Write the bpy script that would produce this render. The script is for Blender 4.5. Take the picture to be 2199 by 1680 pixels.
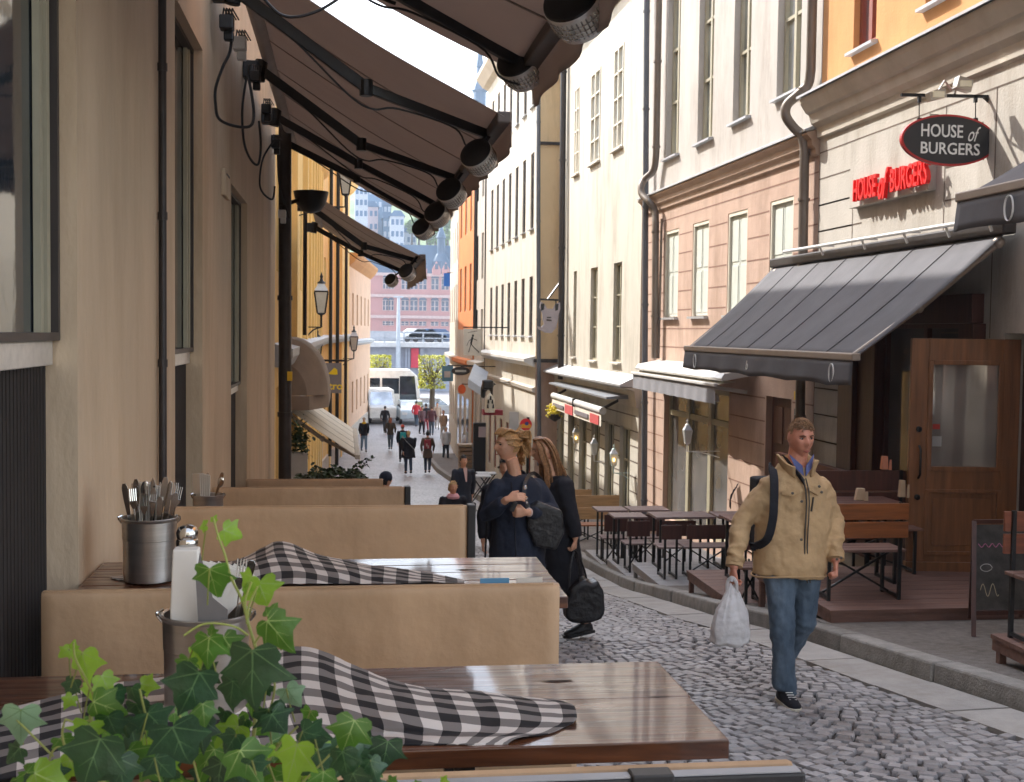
import bpy, bmesh, math, random
from mathutils import Vector, Matrix, noise
R = math.radians
PI = math.pi
scene = bpy.context.scene
for o in list(bpy.data.objects): bpy.data.objects.remove(o, do_unlink=True)
col = scene.collection
random.seed(11)

# ------------------------------------------------------------------ camera
EYE = Vector((0, 0, 1.7))
F_PX, UC, VC = 2650.0, 1099.5, 840.0          # measured on a 2199 x 1680 view of the photograph
YAW, PITCH, ROLL = R(7.73), R(2.72), R(0.7)
cam_data = bpy.data.cameras.new('camera')
cam_data.sensor_width = 36; cam_data.lens = 36 * F_PX / 2199
cam_data.clip_start = 0.05; cam_data.clip_end = 3000
cam_data.dof.use_dof = True; cam_data.dof.focus_distance = 4.6; cam_data.dof.aperture_fstop = 16
cam = bpy.data.objects.new('camera', cam_data); col.objects.link(cam)
ROT = Matrix.Rotation(-YAW, 3, 'Z') @ Matrix.Rotation(PI/2 - PITCH, 3, 'X') @ Matrix.Rotation(ROLL, 3, 'Z')
cam.location = EYE; cam.rotation_euler = ROT.to_euler()
scene.camera = cam

# ------------------------------------------------------------------ light
SUN_EL, SUN_DIR_XY = R(43.5), Vector((1.0, -1.25))      # the way the light travels, seen from above
h = SUN_DIR_XY.normalized() * math.cos(SUN_EL)
light_dir = Vector((h.x, h.y, -math.sin(SUN_EL)))
sd = bpy.data.lights.new('sun', 'SUN'); sd.energy = 2.0; sd.angle = R(0.6); sd.color = (1.0, 0.95, 0.88)
so = bpy.data.objects.new('sun', sd); col.objects.link(so)
so.rotation_euler = light_dir.to_track_quat('-Z', 'Y').to_euler()
world = bpy.data.worlds.new('World'); scene.world = world; world.use_nodes = True
nt = world.node_tree; nt.nodes.clear()
sky = nt.nodes.new('ShaderNodeTexSky'); sky.sky_type = 'NISHITA'; sky.sun_disc = False
sky.sun_elevation = SUN_EL
to_sun = -light_dir
sky.sun_rotation = math.atan2(to_sun.x, to_sun.y)
sky.air_density = 1.0; sky.dust_density = 1.6; sky.ozone_density = 1.0
bg = nt.nodes.new('ShaderNodeBackground'); bg.inputs[1].default_value = 0.15
wo = nt.nodes.new('ShaderNodeOutputWorld')
hs_ = nt.nodes.new('ShaderNodeHueSaturation'); hs_.inputs['Saturation'].default_value = .5
nt.links.new(sky.outputs[0], hs_.inputs['Color']); nt.links.new(hs_.outputs[0], bg.inputs[0]); nt.links.new(bg.outputs[0], wo.inputs[0])
scene.render.engine = 'CYCLES'
scene.view_settings.view_transform = 'Standard'; scene.view_settings.look = 'None'
scene.view_settings.gamma = 1; scene.view_settings.exposure = 2.22
scene.cycles.max_bounces = 8; scene.cycles.diffuse_bounces = 4; scene.cycles.glossy_bounces = 4; scene.cycles.blur_glossy = 0.0; scene.cycles.caustics_reflective = True; scene.cycles.sample_clamp_indirect = 120

# ------------------------------------------------------------------ measuring helpers
def ray(u, v):
    return ROT @ Vector(((u - UC) / F_PX, -(v - VC) / F_PX, -1))
def D(u, v, d):                      # point at distance d down the street
    r = ray(u, v); return EYE + r * (d / r.y)
def onX(u, v, X):                    # point on a plane x = X
    r = ray(u, v); return EYE + r * (X / r.x)
def onZ(u, v, z):
    r = ray(u, v); return EYE + r * ((z - EYE.z) / r.z)
def onPlane(u, v, A, B):             # vertical plane through A and B -> (s along A-B, z)
    r = ray(u, v); a = Vector((A[0], A[1], 0)); b = Vector((B[0], B[1], 0)); t = (b - a).normalized()
    n = Vector((-t.y, t.x, 0)); k = n.dot(a - Vector((EYE.x, EYE.y, 0))) / n.dot(r)
    p = EYE + r * k
    return (p - a).dot(t), p.z
GP = [(-5, .37), (0, -.03), (10, -.85), (13, -1.32), (17, -1.93), (19, -2.12), (25, -2.58), (40, -3.55), (53, -4.3), (62, -4.45), (75, -4.5), (2000, -4.5)]
def gz(y):
    for (a, za), (b, zb) in zip(GP, GP[1:]):
        if y <= b:
            t = max(0, (y - a) / (b - a)); return za + (zb - za) * t
    return GP[-1][1]
def onG(u, v):
    r = ray(u, v); lo, hi = .5, 400
    f = lambda y: (EYE + r * (y / r.y)).z - gz(y)
    for _ in range(50):
        m = (lo + hi) / 2
        if f(m) > 0: lo = m
        else: hi = m
    return EYE + r * (lo / r.y)

# ------------------------------------------------------------------ materials
def nd(t, ty, **k):
    n = t.nodes.new(ty)
    for a, b in k.items(): setattr(n, a, b)
    return n
def base_mat(name):
    m = bpy.data.materials.new(name); m.use_nodes = True
    t = m.node_tree; p = t.nodes['Principled BSDF']
    return m, t, p
def M(name, c, rough=.6, metal=0, var=.12, scale=3.0, stretch=(1, 1, 1), bump=0.0, bscale=40, c2=None, dirt=0, coat=0, spec=.5, world=True, detail=6, trans=0, sub=0, isl=0):
    m, t, p = base_mat(name)
    L = t.links.new
    p.inputs['Roughness'].default_value = rough; p.inputs['Metallic'].default_value = metal
    p.inputs['Specular IOR Level'].default_value = spec
    if coat: p.inputs['Coat Weight'].default_value = coat; p.inputs['Coat Roughness'].default_value = .08
    if trans: p.inputs['Transmission Weight'].default_value = trans
    if sub:
        p.inputs['Subsurface Weight'].default_value = sub; p.inputs['Subsurface Radius'].default_value = (1, .35, .2); p.inputs['Subsurface Scale'].default_value = .01
    if world: g = nd(t, 'ShaderNodeNewGeometry'); src = g.outputs['Position']
    else: g = nd(t, 'ShaderNodeTexCoord'); src = g.outputs['Object']
    mp = nd(t, 'ShaderNodeMapping'); mp.inputs['Scale'].default_value = stretch; L(src, mp.inputs[0])
    n1 = nd(t, 'ShaderNodeTexNoise'); n1.inputs['Scale'].default_value = scale; n1.inputs['Detail'].default_value = detail; n1.inputs['Roughness'].default_value = .6
    L(mp.outputs[0], n1.inputs['Vector'])
    r = nd(t, 'ShaderNodeValToRGB'); e = r.color_ramp.elements
    lo = tuple(x * (1 - var) for x in c); hi = tuple(min(1, x * (1 + var)) for x in c)
    if c2: hi = c2
    e[0].position = .3; e[0].color = (*lo, 1); e[1].position = .7; e[1].color = (*hi, 1)
    L(n1.outputs[0], r.inputs[0]); out = r.outputs[0]
    if isl:
        gi = nd(t, 'ShaderNodeNewGeometry'); mr = nd(t, 'ShaderNodeMapRange'); mr.inputs[3].default_value = 1 - isl; mr.inputs[4].default_value = 1 + isl
        L(gi.outputs['Random Per Island'], mr.inputs[0]); mx = nd(t, 'ShaderNodeMix', data_type='RGBA', blend_type='MULTIPLY'); mx.inputs[0].default_value = 1
        L(out, mx.inputs[6]); L(mr.outputs[0], mx.inputs[7]); out = mx.outputs[2]
    if dirt:
        n3 = nd(t, 'ShaderNodeTexNoise'); n3.inputs['Scale'].default_value = .9; n3.inputs['Detail'].default_value = 8; n3.inputs['Roughness'].default_value = .75
        mp3 = nd(t, 'ShaderNodeMapping'); mp3.inputs['Scale'].default_value = (1.6, 1.6, .35); L(src, mp3.inputs[0]); L(mp3.outputs[0], n3.inputs['Vector'])
        r3 = nd(t, 'ShaderNodeValToRGB'); r3.color_ramp.elements[0].position = .48; r3.color_ramp.elements[1].position = .72
        r3.color_ramp.elements[0].color = (1, 1, 1, 1); k = 1 - dirt; r3.color_ramp.elements[1].color = (k, k * .95, k * .88, 1)
        mx = nd(t, 'ShaderNodeMix', data_type='RGBA', blend_type='MULTIPLY'); mx.inputs[0].default_value = 1
        L(n3.outputs[0], r3.inputs[0]); L(out, mx.inputs[6]); L(r3.outputs[0], mx.inputs[7]); out = mx.outputs[2]
    L(out, p.inputs['Base Color'])
    if bump:
        n2 = nd(t, 'ShaderNodeTexNoise'); n2.inputs['Scale'].default_value = bscale; n2.inputs['Detail'].default_value = 5
        L(mp.outputs[0], n2.inputs['Vector']); b = nd(t, 'ShaderNodeBump'); b.inputs['Strength'].default_value = bump; b.inputs['Distance'].default_value = .02
        L(n2.outputs[0], b.inputs['Height']); L(b.outputs[0], p.inputs['Normal'])
    return m
def translucent(m, c, f):
    t = m.node_tree; p = t.nodes['Principled BSDF']; o = t.nodes['Material Output']; tr = nd(t, 'ShaderNodeBsdfTranslucent'); tr.inputs[0].default_value = (*c, 1)
    mx = nd(t, 'ShaderNodeMixShader'); mx.inputs[0].default_value = f; t.links.new(p.outputs[0], mx.inputs[1]); t.links.new(tr.outputs[0], mx.inputs[2]); t.links.new(mx.outputs[0], o.inputs[0])
def glass_pane(name, c=(.03, .04, .05), rough=.04, wav=.25, c2=None, spec=.8):
    m = M(name, c, rough, 0, .5, 1.3, c2=c2, spec=spec, bump=wav, bscale=1.6, detail=2)
    return m
MT = {}
def mats():
    A = MT
    A['plaster_tan'] = M('tan plaster', (.53, .40, .27), .85, var=.14, scale=1.1, stretch=(1, 1.2, .45), bump=.35, bscale=22, dirt=.16)
    A['plaster_cream'] = M('cream plaster', (.45, .42, .375), .9, var=.07, scale=2.2, bump=.25, bscale=30, dirt=.32)
    A['plaster_offwhite'] = M('greyish plaster', (.43, .40, .37), .9, var=.07, scale=2.2, stretch=(1, 1, .4), bump=.25, bscale=30, dirt=.34)
    A['plaster_white'] = M('white plaster', (.48, .45, .385), .9, var=.06, scale=1.5, stretch=(1, 1, .4), bump=.2, bscale=20, dirt=.38)
    A['plaster_white2'] = M('ivory plaster', (.50, .465, .40), .9, var=.08, scale=1.2, stretch=(1, 1, .4), bump=.1, bscale=10, dirt=.3)
    A['plaster_pink'] = M('pink plaster', (.45, .315, .245), .9, var=.09, scale=2.5, bump=.25, bscale=30, dirt=.3)
    A['plaster_orange'] = M('orange plaster', (.54, .27, .10), .9, var=.08, scale=2.0, bump=.2, bscale=30, dirt=.12)
    A['plaster_yellow'] = M('yellow plaster', (.84, .58, .23), .9, var=.10, scale=.9, stretch=(1, 1, .5), bump=.1, bscale=10, dirt=.14)
    A['plaster_ochre'] = M('ochre plaster', (.66, .50, .30), .9, var=.07, scale=.7, bump=.1, bscale=10, dirt=.3)
    A['plaster_peach'] = M('peach plaster', (.74, .50, .34), .9, var=.08, scale=.8, bump=.1, bscale=10, dirt=.12)
    A['plaster_red'] = M('red orange plaster', (.62, .20, .05), .9, var=.1, scale=.8, bump=.1, bscale=10)
    A['trim'] = M('stone trim', (.50, .455, .39), .85, var=.08, scale=3, bump=.15, dirt=.12)
    A['trim_pink'] = M('pink trim', (.42, .30, .225), .85, var=.1, scale=3, bump=.15, dirt=.12)
    A['flashing'] = M('grey metal flashing', (.42, .43, .45), .45, .4, var=.12, scale=5)
    A['groove'] = M('dark joint', (.12, .09, .07), .95)
    A['metal_dark'] = M('dark brown metal', (.035, .028, .026), .5, .3, var=.3, scale=8)
    A['black_metal'] = M('black metal', (.012, .012, .013), .42, .2, var=.3, scale=20)
    A['steel'] = M('brushed steel', (.46, .42, .38), .32, .9, var=.12, scale=14, stretch=(.2, .2, 3), bump=.03, bscale=60)
    A['silver'] = M('silver heater shell', (.72, .70, .66), .38, .6, var=.1, scale=20)
    A['steel_bright'] = M('polished steel', (.62, .60, .57), .14, 1, var=.08, scale=9)
    A['pipe_brown'] = M('grey brown pipe', (.17, .14, .115), .5, .3, var=.2, scale=5, stretch=(1, 1, .3))
    A['frame_olive'] = M('olive window frame', (.34, .31, .22), .6, var=.1)
    A['frame_white'] = M('cream window frame', (.62, .58, .48), .6, var=.06)
    A['frame_red'] = M('red window frame', (.22, .05, .025), .5, var=.12)
    A['frame_dark'] = M('dark window frame', (.05, .04, .035), .5, var=.2)
    A['shutter'] = M('grey green shutter', (.52, .55, .50), .6, var=.06, scale=5)
    A['pane'] = glass_pane('window glass', (.025, .032, .04), .05, .12)
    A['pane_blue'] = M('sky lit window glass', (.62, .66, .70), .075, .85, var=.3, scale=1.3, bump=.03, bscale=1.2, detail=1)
    A['pane_curtain'] = glass_pane('curtained window glass', (.20, .22, .22), .12, .1, c2=(.34, .36, .35))
    A['pane_shop'] = M('shop glass', (.20, .19, .18), .03, .4, var=.3, scale=1.3, bump=.06, bscale=1.5, detail=1)
    A['awning_tan'] = M('taupe awning fabric', (.27, .24, .215), .9, var=.10, scale=2.2, bump=.12, bscale=160)
    A['awning_dark'] = M('charcoal awning fabric', (.085, .083, .092), .85, var=.16, scale=2.6, stretch=(1, 1, 1), bump=.08, bscale=150)
    A['awning_edge'] = M('awning rail', (.30, .25, .21), .5, .2, var=.1)
    A['awning_white'] = M('white awning fabric', (.62, .58, .50), .85, var=.06)
    A['awning_grey'] = M('grey awning fabric', (.20, .20, .22), .85, var=.1)
    A['white_metal'] = M('white painted metal', (.55, .55, .54), .4, var=.06)
    A['leather_tan'] = M('tan leatherette', (.47, .30, .17), .62, var=.10, scale=2.5, bump=.35, bscale=9, c2=None, dirt=.26)
    A['leather_end'] = M('black bench end', (.018, .016, .016), .5, var=.2)
    A['slat_black'] = M('black slats', (.016, .012, .011), .8, var=.2)
    A['wood_brown'] = M('brown stained wood', (.13, .06, .032), .5, var=.35, scale=6, stretch=(.25, 3, 3), bump=.2, bscale=20)
    A['wood_deck'] = M('red brown decking', (.16, .085, .065), .6, var=.3, scale=5, stretch=(.4, 3, 3), bump=.2, bscale=20)
    A['wood_door'] = M('oak door', (.19, .078, .03), .42, var=.32, scale=4, stretch=(5, 5, .35), bump=.12, bscale=12, coat=.15)
    A['wood_mahog'] = M('dark mahogany', (.075, .028, .02), .45, var=.3, scale=4, stretch=(5, 5, .35), bump=.1, bscale=12)
    A['wood_orange'] = M('orange brown wood', (.26, .085, .025), .4, var=.35, scale=5, stretch=(.4, 3, 5), bump=.1, bscale=20, coat=.1)
    A['wood_grey'] = M('grey deck', (.30, .29, .29), .6, var=.12, scale=6)
    A['tabletop_dark'] = M('dark table boards', (.22, .155, .145), .45, var=.25, scale=6, stretch=(.3, 3, 3))
    A['skin'] = M('skin', (.62, .33, .21), .5, var=.09, scale=14, bump=.08, bscale=120, world=False, sub=.15)
    A['skin_man'] = M('ruddy skin', (.58, .25, .165), .5, var=.12, scale=12, bump=.08, bscale=120, world=False, sub=.15)
    A['denim'] = M('blue denim', (.045, .08, .13), .85, var=.5, scale=5, stretch=(1, 1, .5), bump=.5, bscale=22, c2=(.14, .19, .25), world=False)
    A['khaki'] = M('khaki cotton', (.47, .31, .16), .88, var=.10, scale=5, bump=.55, bscale=14, world=False)
    A['navy'] = M('navy wool', (.014, .019, .036), .9, var=.3, scale=5, bump=.4, bscale=14, world=False)
    A['black_cloth'] = M('black cloth', (.011, .011, .016), .9, var=.3, scale=5, bump=.3, bscale=14, world=False)
    A['black_leather'] = M('black leather', (.014, .013, .014), .38, var=.3, scale=9, bump=.4, bscale=30, world=False)
    A['white'] = M('white paint', (.76, .75, .72), .6, var=.03)
    A['grass_green'] = M('dark leaf', (.02, .045, .012), .5, var=.5, scale=9, isl=.4)
    A['rubber'] = M('white rubber sole', (.55, .50, .40), .6, var=.08)
    A['granite'] = M('granite kerb', (.24, .225, .205), .8, var=.22, scale=9, bump=.5, bscale=60, dirt=.25, isl=.18)
    A['slab'] = M('granite slabs', (.33, .31, .29), .75, var=.14, scale=6, bump=.3, bscale=60, dirt=.2, isl=.12)
    A['asphalt'] = M('asphalt pavement', (.16, .14, .125), .9, var=.3, scale=14, bump=.6, bscale=90, dirt=.3)
    A['quay'] = M('quay asphalt', (.30, .29, .28), .9, var=.1, scale=.5)
def simple(name, c, rough=.6, **k):
    if name not in MT: MT[name] = M(name, c, rough, **k)
    return MT[name]
mats()
translucent(MT['awning_tan'], (.48, .40, .35), .5)

# ------------------------------------------------------------------ mesh building
class MB:
    def __init__(s): s.v = []; s.f = []; s.m = []; s.uv = None
    def add(s, vs, fs, mi=0):
        b = len(s.v); s.v += [Vector(x) for x in vs]
        for f in fs: s.f.append([b + i for i in f]); s.m.append(mi)
        return b
    def box(s, c, sz, rz=0, mi=0, rot=None):
        m = rot if rot else Matrix.Rotation(rz, 3, 'Z'); c = Vector(c)
        vs = [c + m @ Vector((sx * sz[0] / 2, sy * sz[1] / 2, z * sz[2] / 2)) for sx, sy, z in
              ((-1, -1, -1), (1, -1, -1), (1, 1, -1), (-1, 1, -1), (-1, -1, 1), (1, -1, 1), (1, 1, 1), (-1, 1, 1))]
        s.add(vs, [(0, 3, 2, 1), (4, 5, 6, 7), (0, 1, 5, 4), (1, 2, 6, 5), (2, 3, 7, 6), (3, 0, 4, 7)], mi); return s
    def lohi(s, lo, hi, mi=0):
        lo = Vector(lo); hi = Vector(hi); return s.box((lo + hi) / 2, [abs(a) for a in (hi - lo)], 0, mi)
    def bar(s, p, q, w, hgt=None, mi=0, up=(0, 0, 1)):
        p = Vector(p); q = Vector(q); y = (q - p); ln = y.length; y.normalize(); up = Vector(up)
        x = y.cross(up)
        if x.length < 1e-3: x = y.cross(Vector((1, 0, 0)))
        x.normalize(); z = x.cross(y)
        m = Matrix((x, y, z)).transposed(); return s.box((p + q) / 2, (w, ln, hgt or w), 0, mi, m)
    def tube(s, pts, r, n=8, mi=0, cap=True, ell=1.0, up=None):
        pts = [Vector(p) for p in pts]; N = len(pts)
        rs = r if isinstance(r, (list, tuple)) else [r] * N
        u0 = Vector(up) if up else None; prev = None; base = len(s.v)
        for i, p in enumerate(pts):
            t = (pts[min(i + 1, N - 1)] - pts[max(i - 1, 0)]).normalized()
            if prev is None:
                a = u0 or (Vector((0, 0, 1)) if abs(t.z) < .9 else Vector((1, 0, 0)))
            else: a = prev
            b = (a - t * a.dot(t));
            if b.length < 1e-5: b = Vector((1, 0, 0))
            b.normalize(); prev = b; c = t.cross(b)
            rr = rs[i]; ra, rb = (rr if isinstance(rr, (tuple, list)) else (rr, rr * ell))
            for k in range(n):
                an = 2 * PI * k / n; s.v.append(p + b * math.cos(an) * ra + c * math.sin(an) * rb)
        for i in range(N - 1):
            for k in range(n):
                a = base + i * n + k; b = base + i * n + (k + 1) % n
                s.f.append([a, b, b + n, a + n]); s.m.append(mi)
        if cap:
            s.f.append([base + k for k in reversed(range(n))]); s.m.append(mi)
            s.f.append([base + (N - 1) * n + k for k in range(n)]); s.m.append(mi)
        return s
    def lathe(s, c, prof, n=24, mi=0, cap=True, ax=None):
        c = Vector(c); base = len(s.v)
        for r, z in prof:
            for k in range(n):
                a = 2 * PI * k / n; p = Vector((r * math.cos(a), r * math.sin(a), z))
                if ax: p = ax @ p
                s.v.append(c + p)
        for i in range(len(prof) - 1):
            for k in range(n):
                a = base + i * n + k; b = base + i * n + (k + 1) % n
                s.f.append([a, b, b + n, a + n]); s.m.append(mi)
        if cap:
            s.f.append([base + k for k in reversed(range(n))]); s.m.append(mi)
            e = base + (len(prof) - 1) * n; s.f.append([e + k for k in range(n)]); s.m.append(mi)
        return s
    def ball(s, c, r, n=12, mi=0, rot=None):
        rr = r if isinstance(r, (list, tuple)) else (r, r, r); c = Vector(c); base = len(s.v); m = n // 2 + 1
        for i in range(1, m):
            th = PI * i / m
            for k in range(n):
                a = 2 * PI * k / n; p = Vector((rr[0] * math.sin(th) * math.cos(a), rr[1] * math.sin(th) * math.sin(a), rr[2] * math.cos(th)))
                if rot: p = rot @ p
                s.v.append(c + p)
        pt = Vector((0, 0, rr[2])); pt = rot @ pt if rot else pt
        s.v.append(c + pt); s.v.append(c - pt); T = len(s.v) - 2; B = T + 1
        for i in range(m - 2):
            for k in range(n):
                a = base + i * n + k; b = base + i * n + (k + 1) % n; s.f.append([a, a + n, b + n, b]); s.m.append(mi)
        for k in range(n):
            s.f.append([base + k, base + (k + 1) % n, T]); s.m.append(mi)
            e = base + (m - 2) * n; s.f.append([e + (k + 1) % n, e + k, B]); s.m.append(mi)
        return s
    def prism(s, poly, o, ax, ay, th, mi=0):
        o = Vector(o); ax = Vector(ax); ay = Vector(ay); n = ax.cross(ay).normalized() * th; N = len(poly)
        b = s.add([o + ax * p[0] + ay * p[1] for p in poly] + [o + ax * p[0] + ay * p[1] + n for p in poly],
                  [tuple(reversed(range(N))), tuple(range(N, 2 * N))] + [(i, (i + 1) % N, N + (i + 1) % N, N + i) for i in range(N)], mi)
        return s
    def grid(s, fn, nu, nv, mi=0, uv=False):
        base = len(s.v)
        for j in range(nv + 1):
            for i in range(nu + 1): s.v.append(Vector(fn(i / nu, j / nv)))
        for j in range(nv):
            for i in range(nu):
                a = base + j * (nu + 1) + i; s.f.append([a, a + 1, a + nu + 2, a + nu + 1]); s.m.append(mi)
        return s
    def build(s, name, mat, parent=None, smooth=False, bevel=0, local=False, sharp=40, mods=None):
        off = WL.get(parent.name, Vector()) if (parent and not local) else Vector()
        me = bpy.data.meshes.new(name); me.from_pydata([v - off for v in s.v], [], s.f)
        ml = mat if isinstance(mat, (list, tuple)) else [mat]
        for m in ml: me.materials.append(MT[m] if isinstance(m, str) else m)
        if len(ml) > 1: me.polygons.foreach_set('material_index', s.m)
        if s.uv:
            ul = me.uv_layers.new(name='uv')
            for lp in me.loops: ul.data[lp.index].uv = s.uv[lp.vertex_index]
        me.validate(); me.update()
        if smooth:
            me.shade_smooth()
            if sharp: me.set_sharp_from_angle(angle=R(sharp))
        o = bpy.data.objects.new(name, me); col.objects.link(o)
        if parent: o.parent = parent
        WL[o.name] = off
        if bevel:
            b = o.modifiers.new('bevel', 'BEVEL'); b.width = bevel; b.segments = 2; b.limit_method = 'ANGLE'; b.angle_limit = R(40)
            b.harden_normals = False
        for md in (mods or []):
            x = o.modifiers.new(md[0], md[0])
            for k, v in md[1].items(): setattr(x, k, v)
        return o
WL = {}
def tag(o, label=None, cat=None, group=None, kind=None):
    if label: o['label'] = label
    if cat: o['category'] = cat
    if group: o['group'] = group
    if kind: o['kind'] = kind
    return o
def thing(name, label, cat, loc=(0, 0, 0), group=None, rz=0):
    o = bpy.data.objects.new(name, None); col.objects.link(o); o.empty_display_size = .1
    o.location = loc; o.rotation_euler = (0, 0, rz); WL[o.name] = Vector(loc)
    return tag(o, label, cat, group)
def kids(o): return [c for c in bpy.data.objects if c.parent == o]
def dup(o, loc=None, rz=None, label=None, parent=None, scale=None):
    c = o.copy(); col.objects.link(c)
    if parent is not None: c.parent = parent
    if loc is not None: c.location = loc
    if rz is not None: c.rotation_euler = (0, 0, rz)
    if scale is not None: c.scale = scale if isinstance(scale, (tuple, list)) else (scale,) * 3
    if label: c['label'] = label
    for k in kids(o): dup(k, parent=c)
    WL[c.name] = Vector(loc) if loc is not None else Vector()
    return c
def text_mb(mb, txt, o, ax, ay, size, th=.01, shear=0, sx=1.0, mi=0, spacing=1.0, align='LEFT', offset=0):
    cu = bpy.data.curves.new('t', 'FONT'); cu.body = txt; cu.size = size; cu.shear = shear; cu.space_character = spacing; cu.align_x = align; cu.offset = offset
    cu.extrude = th / 2; cu.resolution_u = 3
    ob = bpy.data.objects.new('t', cu); col.objects.link(ob)
    me = bpy.data.meshes.new_from_object(ob.evaluated_get(bpy.context.evaluated_depsgraph_get()))
    ax = Vector(ax).normalized(); ay = Vector(ay).normalized(); n = ax.cross(ay); o = Vector(o)
    mb.add([o + ax * v.co.x * sx + ay * v.co.y + n * (v.co.z + th / 2) for v in me.vertices], [tuple(p.vertices) for p in me.polygons], mi)
    bpy.data.objects.remove(ob); bpy.data.curves.remove(cu); bpy.data.meshes.remove(me)
def text_fit(mb, txt, o, ax, ay, x0, x1, z0, z1, th=.01, shear=0, mi=0, offset=0):
    t = MB(); text_mb(t, txt, (0, 0, 0), (1, 0, 0), (0, 1, 0), 1.0, th, shear, 1, 0, offset=offset)
    a, b = min(v.x for v in t.v), max(v.x for v in t.v); c, d = min(v.y for v in t.v), max(v.y for v in t.v)
    ax = Vector(ax).normalized(); ay = Vector(ay).normalized(); n = ax.cross(ay); o = Vector(o)
    mb.add([o + ax * (x0 + (v.x - a) / (b - a) * (x1 - x0)) + ay * (z0 + (v.y - c) / (d - c) * (z1 - z0)) + n * v.z for v in t.v], t.f, mi)
def struct(name, mb, mat, kind='structure', **k):
    o = mb.build(name, mat, None, **k); o['kind'] = kind; return o
# ------------------------------------------------------------------ ground
KX = [(-2, 4.5), (6, 4.32), (7.75, 4.06), (9.86, 3.79), (12, 3.78), (15, 3.95), (18, 4.0), (36, 4.0), (60, 3.9)]   # kerb line of the right pavement (y, x)
def kerb_x(y):
    for (a, xa), (b, xb) in zip(KX, KX[1:]):
        if y <= b: return xa + (xb - xa) * max(0, (y - a) / (b - a))
    return KX[-1][1]
ys = sorted(set([-5, -2, 0, 2, 4] + [4 + .5 * i for i in range(120)] + [66, 75, 100, 150, 300, 700, 2000]))
g = MB(); xs = [-300, -60, -20, -4, -1, 0, 1, 2, 3, 4, 6, 9, 20, 60, 300]
g.grid(lambda s, t: (xs[round(s * (len(xs) - 1))], ys[round(t * (len(ys) - 1))], gz(ys[round(t * (len(ys) - 1))]) - .05), len(xs) - 1, len(ys) - 1)
m, t, p = base_mat('street setts far'); L = t.links.new
ge = nd(t, 'ShaderNodeNewGeometry')
vo = nd(t, 'ShaderNodeTexVoronoi', feature='DISTANCE_TO_EDGE'); vo.inputs['Scale'].default_value = 7; L(ge.outputs['Position'], vo.inputs['Vector'])
r = nd(t, 'ShaderNodeValToRGB'); r.color_ramp.elements[0].position = .02; r.color_ramp.elements[1].position = .12
r.color_ramp.elements[0].color = (.14, .13, .13, 1); r.color_ramp.elements[1].color = (.38, .365, .37, 1); L(vo.outputs[0], r.inputs[0])
n = nd(t, 'ShaderNodeTexNoise'); n.inputs['Scale'].default_value = .8; n.inputs['Detail'].default_value = 8; L(ge.outputs['Position'], n.inputs['Vector'])
mr = nd(t, 'ShaderNodeMapRange'); mr.inputs[3].default_value = .65; mr.inputs[4].default_value = 1.3; L(n.outputs[0], mr.inputs[0])
mx = nd(t, 'ShaderNodeMix', data_type='RGBA', blend_type='MULTIPLY'); mx.inputs[0].default_value = 1; L(r.outputs[0], mx.inputs[6]); L(mr.outputs[0], mx.inputs[7])
L(mx.outputs[2], p.inputs['Base Color']); p.inputs['Roughness'].default_value = .5
struct('ground', g, m)
# cobbled road: real setts laid in fan arcs near the camera
MT['setts'] = M('granite setts', (.29, .275, .275), .52, var=.22, scale=5, bump=.45, bscale=70, isl=.30, dirt=.2, spec=.6)
def setts(x0f, x1f, y0, y1, pitch, arcw, arch, hgt):
    mb = MB(); rows = int((y1 - y0 + arch) / pitch)
    for rI in range(rows):
        yb = y0 + rI * pitch; sx = (rI % 2) * pitch * .5; x = -2.2 + sx
        while x < 5.2:
            w = pitch * random.uniform(.9, 1.35); xc = x + w / 2; x += w
            ph = (xc / arcw) % 1.0; yc = yb - arch + arch * 4 * (ph - .5) ** 2 + random.uniform(-.006, .006)
            if yc < y0 or yc > y1 or xc < x0f(yc) or xc > x1f(yc) - .45: continue
            sl = math.atan2(arch * 8 * (ph - .5) / arcw, 1) * .9 + random.uniform(-.06, .06)
            a, b = w / 2 - .006, pitch * random.uniform(.42, .475); ca, sa = math.cos(sl), math.sin(sl)
            z = gz(yc) - .008 + random.uniform(-.005, .005); j1, j2 = random.uniform(.78, .97), random.uniform(.78, .97); tx, ty = random.uniform(-.05, .05), random.uniform(-.05, .05) - .08
            vs = []
            for (k, dz) in ((1.0, -.045), (.985, -.008), (.84, .002)):
                for (px, py) in ((-a, -b * j1), (-a * j2, -b), (a * j1, -b), (a, -b * j2), (a, b * j1), (a * j2, b), (-a * j1, b), (-a, b * j2)):
                    X = px * k; Y = py * k; vs.append((xc + X * ca - Y * sa, yc + X * sa + Y * ca, z + dz + tx * X + ty * Y))
            fs = [[16 + i for i in range(8)]]
            for l in (0, 8): fs += [[l + i, l + (i + 1) % 8, l + 8 + (i + 1) % 8, l + 8 + i] for i in range(8)]
            mb.add(vs, fs)
    return mb
rd = setts(lambda y: -.9, kerb_x, 3.2, 24, .086, 1.35, .32, 0)
struct('cobblestone_road', rd, 'setts', smooth=True, sharp=50)
jb = MB(); jb.grid(lambda s, t: (-.95 + (kerb_x(3 + 21 * t) + .92) * s, 3 + 21 * t, gz(3 + 21 * t) - .034), 2, 84); struct('joint_sand', jb, M('dark joint sand', (.035, .03, .027), .95))
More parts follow.
